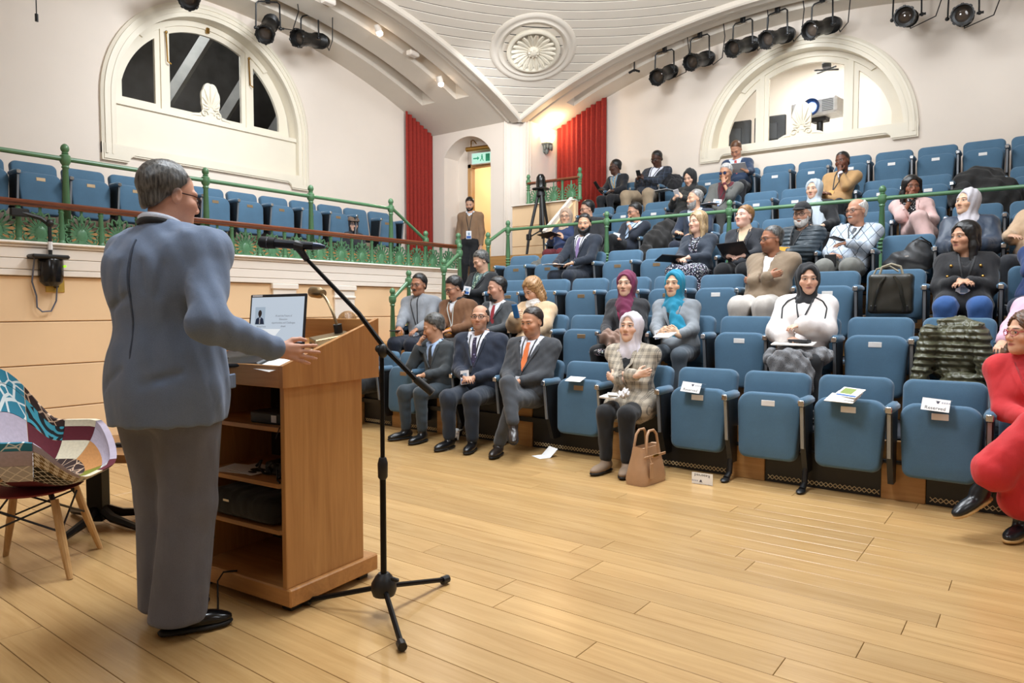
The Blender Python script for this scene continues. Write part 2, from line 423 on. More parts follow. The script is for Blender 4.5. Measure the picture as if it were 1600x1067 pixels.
# ---------------------------------------------------------------- lunette windows
def lunette(name,u0,zc,drop,to3,ear,dirsign):
    st=structure(name)
    def half(r,n=40): return [(r*math.cos(PI*i/n),r*math.sin(PI*i/n)) for i in range(n+1)]
    def ringstrip(ra,rb,d0,d1,mt,nm,bot):
        # moulded band between radii ra>rb, proud by d0 at the outer edge and d1 at the inner edge, running down the sides
        b=MB(); A=[(ra,-bot)]+half(ra)+[(-ra,-bot)]; B=[(rb,-bot)]+half(rb)+[(-rb,-bot)]
        n=len(A); vs=[to3(u0+p[0],zc+p[1],-.02) for p in A]+[to3(u0+p[0],zc+p[1],d0) for p in A]+[to3(u0+p[0],zc+p[1],d1) for p in B]+[to3(u0+p[0],zc+p[1],-.02) for p in B]
        fs=[]
        for r_ in range(3):
            for i in range(n-1): fs.append((r_*n+i,r_*n+i+1,(r_+1)*n+i+1,(r_+1)*n+i))
        b.add(vs,fs); return b.obj(nm,mt,st)
    bot=drop
    for ra,rb,d0,d1 in ((1.59,1.55,.035,.05),(1.55,1.52,.062,.062),(1.52,1.47,.045,.05),(1.47,1.455,.058,.058),(1.455,1.40,.04,.035)):
        ringstrip(ra,rb,d0,d1,M_trim,'frame_moulding',bot)
    # apron below the panes with ears at both ends
    e=.085
    poly=[(-1.59,-bot-e),(-1.27,-bot-e),(-1.255,-bot-e+.05),(-1.2,-bot),(1.2,-bot),(1.255,-bot-e+.05),(1.27,-bot-e),(1.59,-bot-e),(1.59,-bot+.14),(-1.59,-bot+.14)]
    def plate(poly,d0,d1,nm,mt=M_trim):
        n=len(poly); b=MB(); b.add([to3(u0+p[0],zc+p[1],d0) for p in poly]+[to3(u0+p[0],zc+p[1],d1) for p in poly],
            [tuple(range(n))[::-1],tuple(range(n,2*n))]+[(i,(i+1)%n,n+(i+1)%n,n+i) for i in range(n)]); return b.obj(nm,mt,st)
    plate(poly,-.02,.04,'apron')
    inn=[(p[0]*.985,p[1]+(.02 if p[1]<-bot+.05 else -.012)) for p in poly]; plate(inn,.04,.052,'apron_moulding')
    # reveal and sash set back
    b=MB(); n=40; H=half(1.41); vs=[to3(u0+p[0],zc+p[1],0) for p in [(1.41,-bot)]+H+[(-1.41,-bot)]]+[to3(u0+p[0],zc+p[1],-.30) for p in [(1.41,-bot)]+H+[(-1.41,-bot)]]
    m=n+3; b.add(vs,[(i,i+1,m+i+1,m+i) for i in range(m-1)]); b.obj('reveal',M_trim,st)
    zs=.10
    if drop>.4: plate([(-1.41,-bot),(1.41,-bot),(1.41,zs-.12),(-1.41,zs-.12)],-.25,-.06,'lower_panel')
    plate([(-1.41,zs-.16),(1.41,zs-.16),(1.41,zs-.10),(-1.41,zs-.10)],-.3,-.03,'sill')
    def seg(r,ua,ub,n=16): # arc points from ua to ub
        return [(u,math.sqrt(max(r*r-u*u,0))) for u in [ua+(ub-ua)*i/n for i in range(n+1)]]
    # sash frames: outer outline minus pane, for the three lights
    for (ua,ub,pa,pb,rp) in ((-1.405,-.655,-1.21,-.76,1.25),(-.655,.655,-.555,.555,1.25),(.655,1.405,.76,1.21,1.25)):
        out=[(ua,zs-.10),(ub,zs-.10)]+seg(1.405,ub,ua)
        def inner_arc(u): return math.sqrt(max(rp*rp-u*u,0.0))
        pin=[(pa,zs),(pb,zs)]+[(pb+(pa-pb)*i/16,max(inner_arc(pb+(pa-pb)*i/16),zs+.02)) for i in range(17)]
        b=MB(); n=len(out)
        for d in (-.22,): 
            vs=[to3(u0+p[0],zc+p[1],d) for p in out]+[to3(u0+p[0],zc+p[1],d) for p in pin]+[to3(u0+p[0]*1.0,zc+p[1],d-.05) for p in pin]
            b.add(vs,[(i,(i+1)%n,n+(i+1)%n,n+i) for i in range(n)]+[(n+i,n+(i+1)%n,2*n+(i+1)%n,2*n+i) for i in range(n)])
        b.obj('sash',M_trim,st)
        b=MB(); b.add([to3(u0+p[0],zc+p[1],-.25) for p in pin],[tuple(range(len(pin)))]); b.obj('pane',M_glass,st)
    for u in (-.655,.655):
        t=math.sqrt(1.405**2-.655**2); plate([(u-.035,zs-.1),(u+.035,zs-.1),(u+.035,t-.01),(u-.035,t-.01)],-.24,-.195,'mullion')
    plate([p for p in seg(1.405,1.0,-1.0,24)]+[p for p in seg(1.33,-.93,.93,24)],-.22,-.19,'head_bead')
    return st
to_left=lambda u,z,d:(XB+d,u,z)
to_back=lambda u,z,d:(u,YB-d,z)
W1=lunette('window_1',LY,LZ,.74,to_left,.1,1)
W2=lunette('window_2',BX,BZ,.06,to_back,.1,1)
# anthemion ornaments standing on the sills
def anthemion(M,par,nm='anthemion'):
    b=MB()
    b.prism([(-.30,0),(.30,0),(.20,.035),(.13,.10),(-.13,.10),(-.20,.035)],-.02,.02,M)
    n=40; out=[]
    for k in range(n+1):     # scalloped pointed leaf
        t=k/n; a=-1.95+3.9*t; r_=(.145+.215*math.exp(-(a*1.15)**2))*(1+.055*abs(math.sin(a*6.5)))
        out.append((r_*math.sin(a)*(.80),.15+r_*math.cos(a)))
    b.prism(out,-.022,.02,M)
    for i in range(9):
        a=-1.6+.4*i; r_=(.145+.215*math.exp(-(a*1.15)**2))*.93
        b.tube([(.03*math.sin(a),.15+.03*math.cos(a),.022),(r_*.5*math.sin(a)*.8,.15+r_*.5*math.cos(a),.032),(r_*math.sin(a)*.8,.15+r_*math.cos(a),.02)],[.008,.02,.013],6,M=M)
    for sgn in(1,-1):
        sp=[(sgn*(.105-.06*(1-t/14)*math.cos(t*.62)),.07+.06*(1-t/14)*math.sin(t*.62),.03) for t in range(13)]
        b.tube(sp,.013,6,M=M)
        b.tube([(sgn*.16,.04,.01),(sgn*.26,.03,.01),(sgn*.34,.0,.01)],[.03,.022,.012],6,M=M)
    return b.obj(nm,M_trim,par)
anthemion(frame((-9.76,LY-.05,LZ+.0),(0,1,0),(0,0,1),(1,0,0)),W1)
anthemion(frame((BX,YB+.06,BZ+.10),(1,0,0),(0,0,1),(0,-1,0)),W2)
# brass stays and a catch on the left lunette
for u in(-.62,.66):
    b=MB(); y=LY+u; z=LZ+1.05-abs(u)*.2
    b.tube([(-9.87,y,z+.18),(-9.86,y+.01,z-.22),(-9.86,y+.06,z-.24)],.012,6); b.ball((-9.86,y,z+.18),.02,8,6); b.obj('brass_stay',M_brass,W1)
b=MB(); b.box(-9.9,-9.86,LY-.02,LY+.03,LZ+1.28,LZ+1.36,.008); b.obj('catch',M_brass,W1)
# dark roof space behind the left lunette
rs=structure('wall_roofspace')
b=MB(); b.box(-12.6,-12.5,2.5,9,2.6,6.2); b.box(-12.6,-9.99,2.5,2.6,2.6,6.2); b.box(-12.6,-9.99,8.9,9,2.6,6.2); b.box(-12.6,-9.99,2.5,9,6.2,6.3); b.box(-12.6,-9.99,2.5,9,2.5,2.6)
b.obj('roofspace_shell',mat('grey_boards','5A554E',.9,0,.3,3),rs)  # grey boards, tone varied at random
for i in range(6):
    yy=3.0+i*1.0
    b=MB(); b.tube([(-12.3,yy,2.7),(-11.0,yy+1.5,6.0)],.11,4); b.obj('rafter',mat('pale_rafter','A8A59C',.8,0,.15,5),rs)
point('roofspace_fill',(-10.5,5.2,5.9),120,(.85,.92,1),.2)  # fill light added so the roof space reads grey, not black
lt=thing('batten_light','white tube light glowing behind the left lunette panes','lamp',(-12.3,4.6,4.0))
MB().box(-.04,.04,-.5,.5,-.05,.05,.01).obj('housing',M_fascia,lt); MB().tube([(.06,-.48,0),(.06,.48,0)],.03,8).obj('tube',emat('tube_glow','DDEBFF',9),lt)
# ---------------------------------------------------------------- projection booth behind the right lunette
bo=structure('wall_booth'); M_booth=mat('booth_white','F2ECE2',.8,0,.02,2)
b=MB(); b.box(-6,0,13.9,14,2.2,6); b.box(-6.05,-5.95,11.7,14,2.2,6); b.box(-.2,-.1,11.7,14,2.2,6); b.box(-6,0,11.7,14,5.7,5.8); b.box(-6,0,11.72,14,2.9,3.0); b.obj('booth_shell',M_booth,bo)
MB().box(-5,-1,11.75,12.5,3.75,3.8,.01).obj('booth_counter',M_booth,bo)
area('booth_light',(-3.2,12.8,5.6),(-3.2,12.8,3),1.2,70,(1,.97,.93))
pj=thing('projector','white projector with lit blue lens in the lunette booth','projector',(-2.98,12.2,4.42),R(-8))
b=MB(); b.box(-.36,.36,-.25,.25,-.13,.13,.03); b.obj('housing',mat('projector_shell','ECECEC',.4),pj)
b=MB(); b.lathe([(.13,0),(.14,.03),(.10,.02),(.07,-.01),(0,-.01)],20,Matrix.Translation((-.03,-.25,0))@Matrix.Rotation(R(90),4,'X')); b.obj('lens_ring',mat('lens_blue','1B3A6A',.15,.2),pj)
MB().ball((-.03,-.265,0),(.065,.02,.065)).obj('lens',emat('projector_beam','D8ECFF',14),pj)
b=MB()
for i in range(7): b.box(.14,.31,-.262,-.25,-.09+i*.027,-.078+i*.027)
b.obj('vent',mat('vent_grey','8A8C90',.6),pj)
b=MB()
for i in range(3): b.box(-.32,-.14,-.262,-.25,-.08+i*.03,-.07+i*.03)
b.obj('vent',MATS[('vent_grey',)],pj)
b=MB(); b.box(-.1,.14,-.1,.1,-.2,-.13,.01); b.tube([(0.02,0,-.18),(.02,0,-.66)],.05,10); b.box(-.14,.18,-.14,.14,-.66,-.62,.01); b.obj('stand',M_black,pj)
mt=thing('ceiling_mount','black empty projector bracket hanging from the booth ceiling','bracket',(-2.9,12.3,5.15))
b=MB(); b.tube([(0,0,.0),(0,0,.55)],.03,8); b.obj('pole',M_black,mt)
b=MB(); b.box(-.06,.06,-.06,.06,-.06,.02,.01); b.tube([(-.16,-.1,-.09),(.16,.1,-.09)],.015,6); b.tube([(-.16,.1,-.09),(.16,-.1,-.09)],.015,6); b.obj('arms',M_black,mt)
for i,(x,ww,lab) in enumerate(((-4.35,.62,'grey computer monitor seen from behind in the left pane of the booth window'),(-3.72,.5,'dark monitor back standing left of the projector in the booth'),(-1.72,.3,'dark monitor edge in the right pane of the booth window'))):
    m_=thing('monitor',lab,'monitor',(x,12.1,3.8),R(8))
    MB().box(-ww/2,ww/2,-.03,.03,.1,.62,.015).obj('screen_back',mat('monitor_grey','3A3D40',.5),m_)
    MB().box(-ww*.25,ww*.25,-.055,-.03,.22,.5,.02).obj('rear_cover',mat('monitor_grey2','4A4E52',.5),m_)
    b=MB(); b.box(-.04,.04,-.03,.0,.0,.2); b.box(-.14,.14,-.1,.1,0,.015,.005); b.obj('foot',M_black,m_)
b=MB()
for k in range(9):
    x=-4.6+k*.17; r_=.05+.03*random.random()
    b.tube([(x+r_*1.6*math.cos(t*.7)+t*.02,11.9+.02*math.sin(t),3.83+abs(r_*1.8*math.sin(t*.7))) for t in range(10)],.008,5)
b.obj('booth_cables',mat('white_cable','E8E6E0',.5),None,label='tangle of white cables on the counter behind the lunette panes',cat='cable',kind='stuff')
# ---------------------------------------------------------------- corner pier, door wall, sconce wall
wp=structure('wall_corner')
DY=10.2
def vstrip(x0,x1,z0,z1,y=DY,nm='wall_face',m=M_wall,par=None): MB().box(x0,x1,y,y+.02,z0,z1).obj(nm,m,par or wp)
NX0,NX1,NZ=-9.34,-8.19,4.14
vstrip(XB,NX0,1.2,4.66); vstrip(NX1,-7.87,1.2,4.66)
n=16; cxn=(NX0+NX1)/2; hw=(NX1-NX0)/2; rise=.32
rr_=(hw*hw+rise*rise)/(2*rise)
def nz(x): return NZ+rise-rr_+math.sqrt(rr_*rr_-(x-cxn)**2)
xsn=[NX0+(NX1-NX0)*i/n for i in range(n+1)]
b=MB(); b.add([(x,DY,nz(x)) for x in xsn]+[(x,DY,4.66) for x in xsn],[(i,i+1,n+2+i,n+1+i) for i in range(n)]); b.obj('wall_face',M_wall,wp)
b=MB(); ND=.42; b.add([(x,DY,nz(x)) for x in xsn]+[(x,DY+ND,nz(x)) for x in xsn],[(i,i+1,n+2+i,n+1+i) for i in range(n)])
b.box(NX0-.03,NX0-.001,DY+.021,DY+ND,1.59,NZ); b.box(NX1+.001,NX1+.03,DY+.021,DY+ND,1.59,NZ); b.obj('niche_reveal',M_wall,wp)
DX0,DX1,DZ=-9.0,-8.0,3.96
b=MB(); b.box(NX0-.1,DX0-.08,DY+ND,DY+ND+.03,1.59,4.6); b.box(DX0-.09,NX1+.2,DY+ND,DY+ND+.03,DZ+.06,4.6); b.obj('niche_back',M_wall,wp)
# chamfered corner with slim pilaster strips
P0=Vector((-7.87,10.2,0)); P1=Vector((-7.5,10.36,0)); dP=(P1-P0); Lc=dP.length; dP.normalize(); nP=Vector((dP.y,-dP.x,0))
Mc=frame((P0.x,P0.y,0),dP,nP,(0,0,1))
MB().box(-.01,Lc+.01,-.05,.0,1.0,4.62,0,Mc).obj('pier_face',M_wall,wp)
for a,c,d in ((.0,.03,.03),(.03,.06,.015),(.12,Lc-.12,.012),(Lc-.05,Lc-.025,.02),(Lc-.025,Lc,.035)):
    MB().box(a,c,.0,d,1.0,4.6,.004,Mc).obj('pier_moulding',M_wall,wp)
MB().box(-7.53,-7.5,10.36,11.4,1.5,4.66).obj('wall_face',M_wall,wp)
b=MB(); b.box(-7.5,-7.475,10.38,10.44,2.6,4.6,.005); b.box(-7.5,-7.48,10.46,10.5,2.6,4.6,.005); b.obj('pier_moulding',M_wall,wp)
# corridor and open door beyond the niche
co=structure('wall_corridor'); M_cor=mat('corridor_paint','F3DFB8',.8,0,.02,2)
b=MB(); b.box(-10.2,-7.56,12.6,12.7,1.5,4.6); b.box(-9.7,-9.6,10.7,12.6,1.5,4.6); b.box(-7.62,-7.56,10.7,12.6,1.5,4.6); b.box(-10.2,-7.56,10.66,12.6,4.4,4.5); b.box(-10.2,-7.56,10.62,12.6,1.5,1.59); b.obj('corridor_shell',M_cor,co)
point('corridor_lamp',(-8.6,11.9,4.0),38,(1,.88,.72),.12)
d1=structure('door_1')
b=MB(); b.box(DX0-.09,DX0,DY+ND-.02,DY+ND+.1,1.59,DZ+.08,.008); b.box(DX0-.09,-7.9,DY+ND-.02,DY+ND+.1,DZ,DZ+.08,.008); b.obj('door_frame',M_oakz,d1)
Md=Matrix.Translation((-8.02,10.75,1.6))@Matrix.Rotation(R(113),4,'Z')
MB().box(0,.95,-.022,.022,0,2.32,.004,Md).obj('door_leaf',M_oakz,d1)
b=MB()
for x0,x1,z0,z1 in ((.15,.8,.2,1.0),(.15,.8,1.15,2.15)):
    for s in(1,-1):
        b.tube([(x0,s*.024,z0),(x1,s*.024,z0),(x1,s*.024,z1),(x0,s*.024,z1)],.018,4,closed=True,M=Md)
b.obj('door_moulding',wood('door_mould','7A4A22','94622F',2),d1)
# exit sign and picture light above the door
ex=thing('exit_sign','green and white lit exit sign above the open door','sign',(-8.62,10.5,4.09),R(10))
MB().box(-.24,.24,-.03,.03,-.11,.11,.008).obj('sign_case',mat('sign_case','D9DEDA',.4),ex)
MB().box(-.215,.215,-.034,-.028,-.095,.095).obj('sign_panel',emat('exit_glow','BFF3DC',1.1),ex)
M_exg=mat('exit_green','2FA37A',.5)
b=MB(); Mx=frame((0,-.0345,0),(1,0,0),(0,0,1),(0,-1,0))
b.ball((.0,.055,0),(.014,.014,.002),8,6,Mx); b.prism([(-.02,.04),(.015,.04),(.02,-.005),(-.01,-.005)],0,.002,Mx); b.prism([(-.01,0),(.012,0),(.04,-.06),(.025,-.06)],0,.002,Mx); b.prism([(-.01,0),(.008,0),(-.03,-.06),(-.045,-.055)],0,.002,Mx)
b.prism([(.08,.07),(.17,.07),(.17,-.07),(.08,-.07)],0,.002,Mx); b.prism([(-.19,-.012),(-.1,-.012),(-.1,-.04),(-.06,0),(-.1,.04),(-.1,.012),(-.19,.012)],0,.002,Mx); b.obj('pictogram',M_exg,ex)
pl=thing('picture_light','brass tube picture light on hooked arms above the exit sign','lamp',(-8.62,10.5,4.26),R(10))
MB().tube([(-.3,-.1,0),(.3,-.1,0)],.045,12).obj('shade',M_brass,pl)
b=MB()
for s in(-.2,.2): b.tube([(s,-.1,.04),(s-.02,-.06,.16),(s-.02,.02,.2),(s,.1,.14)],.012,6)
b.tube([(.3,-.1,0),(.4,-.06,-.06),(.42,.02,-.05)],.012,6); b.ball((.42,.02,-.05),.035,8,6); b.obj('arm',M_brass,pl)
# wall sconce
sx=Vector((-7.46,10.95,4.27))
sc=thing('wall_sconce','glowing glass bowl wall light on grey cast bracket by the red curtain','lamp',sx)
b=MB(); b.lathe([(.0,-.19),(.03,-.17),(.05,-.12),(.045,-.08),(.09,-.03),(.12,.0),(.10,.02)],14); b.box(-.05,0,-.07,.07,-.16,.04,.02)
for k in range(6):
    a=PI*k/5-PI/2; b.ball((.085*math.cos(a)+.02,.085*math.sin(a),-.07+.02*(k%2)),(.025,.025,.05),8,6)
b.obj('bracket',mat('sconce_grey','7E8079',.6,.2),sc)
MB().lathe([(.03,.02),(.11,.03),(.15,.09),(.165,.16)],20).obj('bowl',emat('sconce_glow','FFD9A0',5.5),sc)
point('sconce_light',(-7.28,10.95,4.6),26,(1,.74,.42),.09)
# ---------------------------------------------------------------- curtains
def curtain(name,label,p0,p1,n_out,z0,zfn,amp=.06,folds=9):
    p0=Vector(p0);p1=Vector(p1); d=p1-p0; n_=Vector(n_out); b=MB(); N=folds*8
    rows=14
    ph=[random.uniform(-.5,.5) for _ in range(folds+2)]
    def f(u,v):
        x=u*folds; i=int(min(x,folds-1)); q=math.sin(2*PI*x+ph[i]*.6)
        p=p0+d*u; z=z0+(zfn(p)-z0)*v
        return (p.x+n_.x*(amp*(1+q*(.75+.3*ph[i])*(1-.25*v))+.015), p.y+n_.y*(amp*(1+q*(.75+.3*ph[i])*(1-.25*v))+.015), z)
    b.grid(f,N,rows); return b.obj(name,M_redc,None,label=label,cat='curtain',ang=80)
curtain('red_curtain','deep red curtain hanging on the gallery wall left of the door niche',(XB+.01,9.44,0),(XB+.01,10.17,0),(1,0,0),2.1,lambda p:arcz(abs(p.y-CY))-.02,folds=7)
curtain('red_curtain','bright red curtain hanging behind the seats right of the glowing sconce',(-7.46,YB-.02,0),(-6.4,YB-.02,0),(0,-1,0),2.63,lambda p:arcz(min(abs(p.x-CX),HW))-.02,folds=10)
# ---------------------------------------------------------------- ceiling: sail vault of ring boards, arches, soffits with light slots
CE=structure('ceiling')
def ringboard(r0,r1,a0,a1,nm='ceiling_board'):
    g=.011; r0+=g; r1-=g; n=max(3,int((a1-a0)*r1/.35)); b=MB(); vs=[]
    for i in range(n+1):
        a=a0+(a1-a0)*i/n
        for r,dz in ((r0,.012),(r0,0),(r1,0),(r1,.012)):
            x,y=CX+r*math.cos(a),CY+r*math.sin(a); vs.append((x,y,domez(x,y)+dz))
    fs=[]
    for i in range(n):
        for k in range(3): fs.append((4*i+k,4*i+k+1,4*i+5+k,4*i+4+k))
    b.add(vs,fs); return b.obj(nm,M_ceil,CE)
rb=.3
w_=.155
while rb<6.29:
    r1=min(rb+w_,6.3)
    if rb<HW: ringboard(rb,r1,0,2*PI)
    else:
        rm=max(rb+.01,HW+.001); t=math.acos(min(1,HW/rm))
        for q in range(4):
            if PI/2-2*t>.004: ringboard(rb,r1,q*PI/2+t,(q+1)*PI/2-t)
    rb=r1
def sphere_back(u,v):
    x=CX-HW+2*HW*u; y=CY-HW+2*HW*v; return (x,y,domez(x,y)+.014)
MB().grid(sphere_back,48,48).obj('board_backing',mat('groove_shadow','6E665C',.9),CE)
def soffit(axis,sgn,depth,slots,nm):
    # arch over one side of the square; strips across its depth, with slots left open and lined
    def P(t,d,dz): # t along the arch, d outward
        z=arcz(min(abs(t),HW))+dz
        return (CX+sgn*(HW+d),CY+t,z) if axis=='x' else (CX+t,CY+sgn*(HW+d),z)
    N=48
    def strip(d0,d1,t0,t1,dz0=0,dz1=0,m=M_ceil,name=nm,n=N):
        b=MB(); b.add([P(t0+(t1-t0)*i/n,d,dz) for i in range(n+1) for d,dz in((d0,dz0),(d1,dz1))],[(2*i,2*i+1,2*i+3,2*i+2) for i in range(n)]); b.obj(name,m,CE)
    # moulded edge
    prof=[(-.05,.03),(-.05,-.045),(-.03,-.065),(.0,-.065),(.02,-.05),(.16,-.05),(.18,-.035),(.21,-.01),(.235,-.028),(.26,-.028),(.28,0)]
    b=MB(); k=len(prof); b.add([P(-HW+2*HW*i/N,d,dz) for i in range(N+1) for d,dz in prof],[(k*i+j,k*i+j+1,k*(i+1)+j+1,k*(i+1)+j) for i in range(N) for j in range(k-1)]); b.obj('arch_moulding',M_ceil,CE)
    d=.28
    for s0,s1,te in slots:
        strip(d,s0,-HW,HW)
        strip(s0,s1,te,HW); strip(s0,s1,-HW,-te)
        for dd in(s0,s1): strip(dd,dd,-te,te,0,.26,M_ceil,'slot_lining')
        strip(s0,s1,-te,te,.26,.26,M_ceil,'slot_lining')
        for tt in(te,-te):
            MB().add([P(tt,s0,0),P(tt,s1,0),P(tt,s1,.26),P(tt,s0,.26)],[(0,1,2,3)]).obj('slot_lining',M_ceil,CE)
        d=s1
    strip(d,depth,-HW,HW)
soffit('x',-1,2.18,((.55,.86,3.72),(1.32,1.64,3.68)),'arch_soffit')
soffit('y',1,1.22,((.52,.78,3.80),),'arch_soffit')
soffit('x',1,2.2,(),'arch_soffit'); soffit('y',-1,2.2,(),'arch_soffit')
# plain shell behind the camera
sh=structure('wall_stage')
b=MB(); b.box(-7.3,4,-3.1,-3,-.1,6); b.box(3.9,4,-3,11.4,-.1,6); b.box(-7.4,-7.3,-3,1.0,-.1,6); b.box(-9.8,-7.3,.7,.8,1.2,6); b.obj('stage_shell',M_wall,sh)
b=MB(); b.box(-9.8,4,-3.1,-.85,4.55,4.6); b.box(3.5,4,-.9,11.4,4.55,4.6); b.box(-9.8,-7.5,-3,1.35,4.55,4.6);b.box(1.3,4,-.9,1.35,4.55,4.6); b.box(1.3,4,10.15,11.4,4.55,4.6);b.obj('stage_ceiling',M_wall,sh)
# rosette on the corner of the vault
rc=Vector((-6.6,9.3,0)); rc.z=domez(rc.x,rc.y); nrm=(Vector((CX,CY,-4.48))-rc).normalized()
zx=Vector((0,0,1)).cross(nrm).normalized(); zy=nrm.cross(zx)
Mr=frame(rc,zx,zy,nrm)
ro=thing('ceiling_rosette','round plaster leaf rosette in a moulded ring on the vault corner','ornament',rc)
Ml=frame((0,0,0),zx,zy,nrm)
MB().lathe([(.69,-.03),(.69,.03),(.66,.05),(.62,.05),(.60,.035),(.565,.04),(.55,.055),(.52,.05),(.50,.02),(.46,.0),(.44,-.02)],48,Ml).obj('moulded_ring',M_ceil,ro,ang=50)
MB().lathe([(.47,.004),(.0,.004)],32,Ml).obj('dark_gap',M_dark,ro)  # black disc standing in for the shade inside the recess
MB().lathe([(.30,.02),(.40,.03),(.425,.06),(.425,.10),(.40,.115),(.365,.11),(.35,.09),(.2,.055),(0,.05)],40,Ml).obj('disc',M_trim,ro,ang=50)
lf=MB()
for i in range(6): pass
leafb=MB()
def leaf(u,v):
    t=u; ww=.047*math.sin(PI*min(1,.15+.62*t))*(1.0 if t<.93 else .72); x=.09+.265*t
    return (x,(v-.5)*2*ww,.06+.045*t+.02*(1-(2*v-1)**2)+.01*math.cos(6*PI*v)*t)
leafb.grid(leaf,6,6); leafb.tube([(.1,0,.085),(.22,0,.10),(.345,0,.125)],[.007,.006,.004],5)
lm=leafb.mesh('leaf',M_trim,50)
for i in range(20):
    o=link('leaf',lm,ro); o.matrix_local=Ml@Matrix.Rotation(2*PI*i/20,4,'Z')
b=MB(); b.lathe([(.10,.06),(.10,.09),(.075,.13),(.04,.15),(0,.155)],16,Ml)
for i in range(8): b.ball((.07*math.cos(i*PI/4),.07*math.sin(i*PI/4),.115),(.022,.022,.03),8,6,Ml)
b.obj('boss',M_trim,ro)
# ---------------------------------------------------------------- green iron rails and balustrades
def newel_mesh(h,r=.032):
    pr=[(r*1.25,0),(r*1.25,.03),(r*.9,.05)]
    for i in range(4): pr+=[(r*.85,.06+i*.035+.18),(r*1.25,.075+i*.035+.18),(r*.85,.09+i*.035+.18)]
    pr=[(r*1.3,0),(r*1.3,.04),(r*1.05,.06),(r*1.1,.2)]
    z=.24
    for i in range(4): pr+=[(r*.8,z),(r*1.3,z+.018),(r*.8,z+.036)]; z+=.04
    pr+=[(r*1.15,z+.03),(r*.75,h-.23),(r*1.05,h-.215),(r*.8,h-.2)]
    pr+=[(r*1.35,h-.17),(r*1.45,h-.14),(r*1.35,h-.11),(r*.75,h-.095),(r*.95,h-.088),(r*.7,h-.08),(r*1.05,h-.062),(r*1.15,h-.045),(r*.95,h-.022),(r*.5,h-.006),(0,h)]
    return MB().lathe(pr,14).mesh('newel',M_green,40)
def post_rail(name,label,pts,tops,bases,rail_r=.022,joint=.14,ends=None,skip=()):
    t=thing(name,label,'railing',(pts[0][0],pts[0][1],bases[0]))
    for i_,((x,y),zt,zb) in enumerate(zip(pts,tops,bases)):
        if i_ in skip: continue
        o=link('newel',newel_mesh(zt-zb),t); o.location=(x-pts[0][0],y-pts[0][1],zb-bases[0])
    b=MB(); O=Vector((pts[0][0],pts[0][1],bases[0]))
    P=[Vector((x,y,zt-joint))-O for (x,y),zt in zip(pts,tops)]
    if ends: P=[Vector(ends[0])-O]+P+[Vector(ends[1])-O]
    b.tube(P,rail_r,10); b.obj('rail',M_green,t); return t
post_rail('gallery_handrail','long green iron handrail with ball-topped posts behind the gallery balustrade',[(-7.17,1.38),(-7.17,2.73),(-7.17,4.08),(-7.17,5.43),(-7.17,6.75)],[2.74]*5,[1.6]*5)
post_rail('stair_handrail','green handrail sloping down at the end of the gallery beside the red curtain',[(-7.17,6.79),(-7.19,7.45)],[2.735,2.36],[1.6,1.6],skip=(0,))
post_rail('tier_handrail','green iron handrail with ball-topped posts crossing in front of the upper rows',[(-6.437,8.43),(-4.755,8.43),(-3.07,8.43),(-1.41,8.43),(.27,8.43)],[2.55]*5,[1.59]*5,ends=((-6.437,8.43,2.41),(1.6,8.43,2.41)))
for lab,(a,za),(c,zc),ba,bc in (('lowest short green stair rail rising behind the man with a moustache',(6.04,1.49),(6.32,1.72),.4,.6),('middle green stair rail joining the balustrade end post',(6.97,1.90),(7.29,2.13),.8,1.0),('upper green stair rail beside the man in the doorway',(7.92,2.33),(8.37,2.55),1.2,1.59)):
    post_rail('stair_handrail',lab,[(-6.4 if 'upper' not in lab else -6.41,a),(-6.4 if 'upper' not in lab else -6.45,c)],[za,zc],[ba,bc],.024,skip=(1,) if 'upper' in lab else ())
# palmette and baluster castings
def palmette_mesh(s=1.0):
    b=MB(); o=(0,.10)
    for i in range(13):
        a=R(-126+21*i); l=(.135+.04*math.cos(a*.8))*s
        sx_,cx_=math.sin(a),math.cos(a); pts=[]
        for k in range(8):
            t=2*PI*k/8; rr=l*(.57-.43*math.cos(t)); ww=.0165*math.sin(t)*(1+.7*(.5-.5*math.cos(t)))
            pts.append((o[0]+sx_*rr+cx_*ww,0,o[1]+cx_*rr-sx_*ww))
        b.tube(pts,.0115,4,closed=True,flat=.7)
    b.ball((0,0,.085),(.055,.018,.07),10,6)
    b.prism([(-.035,0),(.035,0),(.022,.09),(0,.16),(-.022,.09)],-.012,.012,frame((0,0,0),(1,0,0),(0,0,1),(0,-1,0)))
    for s_ in(1,-1):
        b.tube([(s_*.02,0,.03),(s_*.07,0,.012),(s_*.115,0,.02),(s_*.13,0,.045),(s_*.11,0,.06),(s_*.09,0,.045)],.010,5)
        b.tube([(s_*.02,0,.015),(s_*.09,0,.004),(s_*.155,0,.008)],.010,5)
    b.tube([(0,0,.2),(0,0,.33)],.012,6)
    return b.mesh('palmette',M_green_d,50)
PALM=palmette_mesh()
def baluster_mesh(h=.32): 
    return MB().lathe([(.03,0),(.03,.025),(.022,.035),(.027,.06),(.019,h-.05),(.026,h-.035),(.018,h-.025),(.026,h-.008),(.026,h)],12).mesh('baluster',M_green_d,40)
BAL=baluster_mesh()
gb=thing('gallery_balustrade','mahogany-railed balustrade of green iron balusters and palmettes along the gallery','balustrade',(GX-.06,1.0,1.815))
b=MB(); b.box(-.045,.045,0,6.95,.325,.365,.012); b.box(-.03,.03,0,6.95,.31,.325); b.obj('wooden_rail',M_mahog,gb)
k=0; y=2.31-.3325*4
while y<7.75:
    if y>1.02:
        o=link('baluster',BAL,gb); o.location=(0,y-1.0,0)
    if y+.17>1.02 and y+.17<7.8:
        o=link('palmette',PALM,gb); o.location=(0,y+.166-1.0,0); o.rotation_euler=(0,0,R(90))
    y+=.3325
o=link('end_newel',newel_mesh(.55+.2,.034),gb); o.location=(.03,6.98,-.2)
